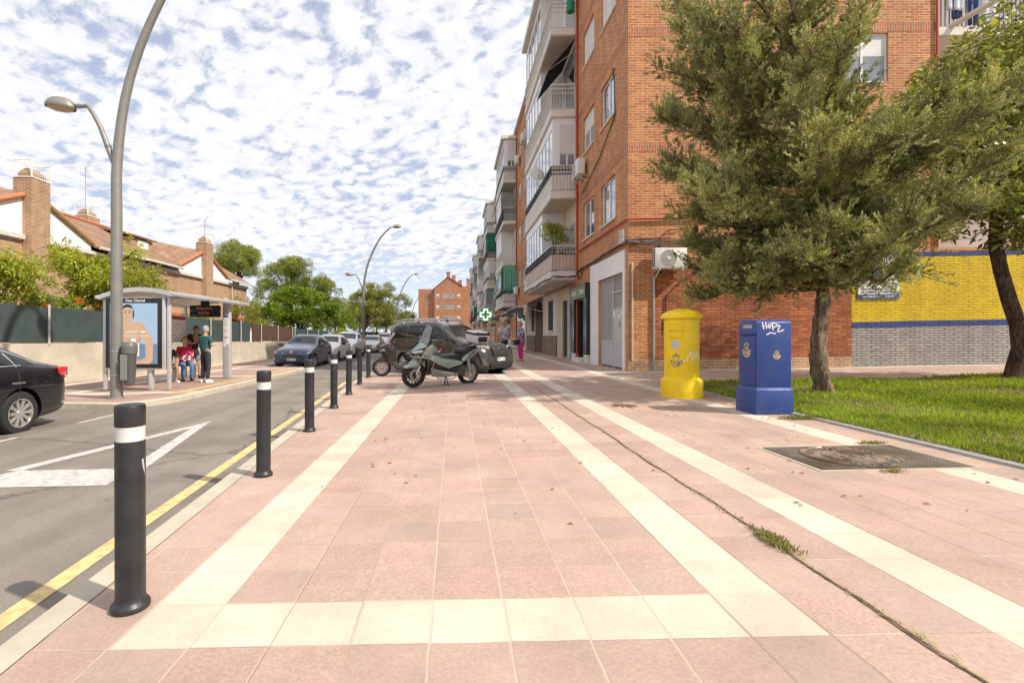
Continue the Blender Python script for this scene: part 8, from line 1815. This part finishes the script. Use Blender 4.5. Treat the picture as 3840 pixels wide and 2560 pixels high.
# ---- broad leaved tree at the right edge
TX, TY = gp(2322, 872)
tree('broadleaf_tree', 'broad leaved evergreen with a dark leaning trunk before the yellow mural', (TX, TY, G(TX)), [(.05, 0, -.05), (.10, 0, .25), (.22, 0, .7), (.16, 0, 1.2), (-.05, 0, 1.8), (-.22, 0, 2.4), (-.30, .05, 3.0), (-.2, .1, 3.8), (.0, .1, 4.6)], .18,
     [(-.5, 0, 6.3, 1.5, 1.4, 1.4), (.9, 0, 7.3, 1.6, 1.5, 1.3), (-.9, -.2, 4.9, 1.2, 1.2, .9), (.8, 0, 5.4, 1.8, 1.7, 1.5), (2.0, 0, 6.3, 1.8, 1.7, 2.0), (1.3, -.4, 4.1, 1.6, 1.4, .7), (-.2, -.3, 4.0, 1.1, 1.1, .6), (-1.0, -.2, 3.5, 1.1, 1.1, .65), (.5, -.3, 3.15, 1.3, 1.2, .6), (1.9, -.2, 3.2, 1.4, 1.3, .8), (-1.4, -.1, 5.7, 1.1, 1.1, 1.0)], 24, 27000, .17, .062, 'leaf_broad', 'bark_dark', .30, up=.2, droop=.25, seed=3, nlimb=26, r1=.10)
# ---- small tree on the balcony and pot
pl = thing('potted_plant', 'small leafy shrub growing in a pot on the lowest balcony', 'plant', (4.55, 22.6, G(4.5) + 3.93), 0)
m = MB(); m.lathe([(.13, 0), (.17, .30), (.18, .31), (.16, .32), (.15, .28)], seg=18); m.build('pot', M['tile_orange'], pl)
C, Rr = crown_blobs([(0, 0, 1.75, .42, .42, .50), (.42, 0, 1.45, .35, .35, .28), (-.25, -.1, 2.0, .38, .38, .36), (.3, .2, 2.05, .32, .3, .3), (.35, 0, .75, .22, .25, .25)], 9, .4, 4)
m = MB(); limb_tube(m, [(0, 0, .25), (.04, 0, .8), (0, 0, 1.4), (-.05, 0, 1.9)], .03, .015, 7)
for c in C[::4]: limb_tube(m, [(0.02, 0, .7), tuple(np.array([.02, 0, 1.0]) * .5 + c * .5), tuple(c)], .014, .004, 5)
m.build('stem', M['bark'], pl, smooth=80); np_mesh('foliage', leaves(C, Rr, 1900, .13, .045, .1, .2), 4, M['leaf_lime'], pl)
# ---- garden trees on the far side
def wz(y): return G(-14) + wtop(y)
tree('garden_tree', 'lime green garden tree over the green screen before the broad chimney', (-14.6, 15.2, G(-14.6)), [(0, 0, 0), (.05, 0, 1.4), (0, 0, 2.4), (.1, 0, 3.0)], .12, [(-.7, 0, 3.5, 1.2, 1.2, .95), (.8, .1, 3.2, 1.1, 1.1, .75), (-1.3, .2, 2.8, 1.2, 1.0, .6), (-.8, 0, 4.3, .6, .6, .45)], 10, 1750, .155, .058, 'leaf_lime', 'bark', .34, droop=.55, pinnate=7, seed=8, nlimb=14, group='garden trees over the screen')
tree('garden_tree', 'lime green garden tree rising behind the bus shelter', (-14.9, 19.6, G(-14.9)), [(0, 0, 0), (.05, 0, 1.6), (0, 0, 2.6), (.1, 0, 3.4)], .13, [(-.1, 0, 4.0, 1.1, 1.1, .75), (1.3, .2, 4.1, 1.2, 1.1, .85), (.5, 0, 3.3, 1.6, 1.2, .75), (2.3, .3, 3.6, .9, .9, .6), (-.6, 0, 4.75, .45, .45, .5), (2.0, 0, 4.9, .4, .4, .45)], 10, 1900, .15, .056, 'leaf_lime', 'bark', .33, droop=.55, pinnate=7, seed=9, nlimb=16, group='garden trees over the screen')
sh_ = tree('flowering_shrub', 'green shrub with orange flowers beside the shelter roof above the screen', (-14.0, 16.9, G(-14.0)), [(0, 0, 0), (0, 0, 1.2), (.1, 0, 1.9)], .06, [(0, 0, 2.45, .8, .6, .45), (.8, .2, 2.5, .6, .5, .4), (-.8, 0, 2.7, .6, .5, .4)], 12, 2600, .10, .04, 'leaf_green', 'bark', .4, droop=.3, seed=10, nlimb=6, cat='shrub')
C, Rr = crown_blobs([(0.5, 0, 2.55, .8, .6, .4)], 9, .22, 12); np_mesh('blossom', leaves(C, Rr, 420, .055, .04, .1), 4, M['petal'], sh_)
tree('climbing_shrub', 'leafy shrub behind the shelter display over the green screen', (-13.2, 23.8, G(-13)), [(0, 0, 0), (0, 0, 1.6)], .05, [(0, 0, 2.1, .5, 1.6, .45), (0, 2.0, 2.2, .5, 1.2, .35)], 14, 3200, .10, .045, 'leaf_lime', 'bark', .35, seed=11, nlimb=4, cat='shrub')
# ---- trees down the street
G8 = 'trees beyond the garden wall'
tree('pine_tree', 'umbrella pine with a round crown behind the end row house', (-27.0, 61, G(-27)), [(0, 0, 0), (.2, 0, 4), (-.1, 0, 7.5), (.1, 0, 9)], .32, [(0, 0, 11.2, 3.0, 2.6, 2.3), (.9, 0, 9.6, 2.0, 2, 1.2), (-1.4, 0, 10.2, 1.6, 1.6, 1.4), (1.6, 0, 11.2, 1.5, 1.5, 1.5)], 46, 26000, .30, .045, 'leaf_pine', 'bark', .24, up=.5, seed=21, nlimb=20, group=G8)
tree('pine_tree', 'broad tall pine rising above the dark round tree', (-18.6, 56, G(-18.6)), [(0, 0, 0), (.2, 0, 3), (0, 0, 5), (.1, 0, 7)], .35, [(-1.2, 0, 8.0, 2.2, 2, 2.0), (1.2, 0, 8.2, 2.6, 2, 2.3), (3.0, 0, 6.8, 2.0, 2, 1.8), (-2.6, 0, 6.3, 1.8, 1.8, 1.6), (0.3, 0, 6.0, 3.2, 2, 1.8), (.2, 0, 9.3, 1.6, 1.6, 1.2)], 38, 34000, .28, .045, 'leaf_pine', 'bark', .25, up=.5, seed=22, nlimb=20, group=G8)
tree('round_tree', 'dark glossy round tree over the grey green screen', (-13.9, 43.5, G(-13.9)), [(0, 0, 0), (0, 0, 1.5), (.1, 0, 2.5)], .22, [(0, 0, 3.7, 2.5, 2.2, 1.9), (-2.0, 0, 3.0, 1.5, 1.5, 1.3), (2.2, 0, 3.3, 1.7, 1.6, 1.5), (-.6, -.3, 4.9, 1.4, 1.3, .9), (1.2, -.2, 4.6, 1.3, 1.2, .9), (.5, -.8, 2.4, 2.4, 1.2, 1.0)], 36, 20000, .22, .085, 'leaf_green', 'bark_dark', .24, droop=.2, seed=23, nlimb=14, group=G8)
tree('hedge_shrub', 'pale green bushy tree between the umbrella pine and the dark round tree', (-16.8, 39.5, G(-16.8)), [(0, 0, 0), (0, 0, 2)], .10, [(0, 0, 2.8, 1.5, 1.2, 1.4), (-1.6, .5, 3.2, 1.2, 1.2, 1.6), (.9, 0, 2.2, 1.2, 1.1, .8)], 24, 9000, .13, .06, 'leaf_acacia', 'bark', .26, seed=24, nlimb=8, cat='shrub')
tree('ivy_mound', 'bright green climber spilling over the wall behind the white cars', (-10.35, 43.5, G(-10.3)), None, 0, [(0, 0, 1.0, .55, 2.4, .75), (0, 1.6, 1.3, .6, 1.6, .65), (0.1, -1.8, .8, .45, 1.2, .6)], 26, 6000, .12, .09, 'leaf_lime', 'bark', .34, droop=.3, seed=25, cat='shrub')
tree('acacia_tree', 'yellow green acacia just behind the second street lamp', (-11.0, 60, G(-11)), [(0, 0, 0), (.1, 0, 2), (.5, 0, 3.6)], .2, [(-.3, 0, 5.2, 2.0, 1.8, 1.8), (1.6, 0, 4.3, 1.7, 1.6, 1.6), (.8, 0, 6.6, 1.5, 1.4, 1.2), (-.8, -.5, 3.3, 1.7, 1.6, 1.1), (2.4, 0, 6.0, 1.2, 1.1, .9), (2.3, 0, 2.8, 1.3, 1.2, 1.0)], 26, 14000, .22, .075, 'leaf_acacia', 'bark', .27, droop=.2, seed=26, nlimb=22, group=G8)
tree('acacia_tree', 'thin feathery acacia with see through crown beside the gabled building', (-11.8, 84, G(-11.8)), [(0, 0, 0), (.2, 0, 3), (.4, 0, 5)], .22, [(0, 0, 8.6, 2.0, 1.8, 1.8), (2.3, 0, 6.6, 2.4, 2.0, 1.8), (-1.8, 0, 6.6, 2.0, 1.8, 1.6), (1.2, 0, 4.6, 2.8, 1.8, 1.5), (4.0, 0, 4.3, 1.7, 1.6, 1.3)], 24, 12000, .28, .08, 'leaf_acacia', 'bark', .26, seed=27, nlimb=24, group=G8)
tree('grey_tree', 'half bare grey green tree between the tall pine and the second street lamp', (-15.0, 58, G(-15)), [(0, 0, 0), (.1, 0, 3), (.2, 0, 5)], .18, [(0, 0, 6.4, 1.6, 1.6, 1.7), (.8, 0, 4.6, 1.5, 1.4, 1.3), (-1.4, 0, 5.6, 1.4, 1.3, 1.2)], 16, 6500, .22, .07, 'leaf_pine', 'bark_pale', .25, seed=28, nlimb=30, group=G8)
for i, (x, y, s, leaf, lab) in enumerate([(-12.6, 52, .85, 'leaf_green', 'bushy green tree filling the gap past the dark round tree'), (-13.5, 70, 1.15, 'leaf_acacia', 'yellow green tree behind the acacias'), (-19.5, 46, 1.0, 'leaf_acacia', 'olive green bushy tree below the umbrella pine'), (-22, 78, 1.5, 'leaf_green', 'dark tree far behind the pines'), (-14.8, 64, 1.2, 'leaf_pine', 'dull green tree just before the yellow green acacia'), (-15.5, 98, 1.4, 'leaf_acacia', 'pale green tree at the far bend of the street'), (-13.5, 116, 1.3, 'leaf_lime', 'small lime green tree far along the street'), (-30, 84, 1.6, 'leaf_green', 'dark green tree between the umbrella pine and the row houses'), (-22.5, 50, .9, 'leaf_lime', 'light green bushy tree under the umbrella pine'), (-12.6, 140, 1.2, 'leaf_acacia', 'tiny far tree touching the gabled building')]):
    tree('street_tree', lab, (x, y, G(x)), [(0, 0, 0), (.1, 0, 2 * s), (0, 0, 3 * s)], .16 * s, [(0, 0, 3.9 * s, 1.9 * s, 1.7 * s, 1.6 * s), (1.3 * s, 0, 3.2 * s, 1.4 * s, 1.3 * s, 1.1 * s), (-1.3 * s, 0, 3.1 * s, 1.4 * s, 1.3 * s, 1.2 * s), (.2 * s, 0, 2.2 * s, 1.7 * s, 1.4 * s, 1.0 * s)], 20, 5000, .22 * s, .09 * s, leaf, 'bark', .28, seed=40 + i, nlimb=10, group=G8)
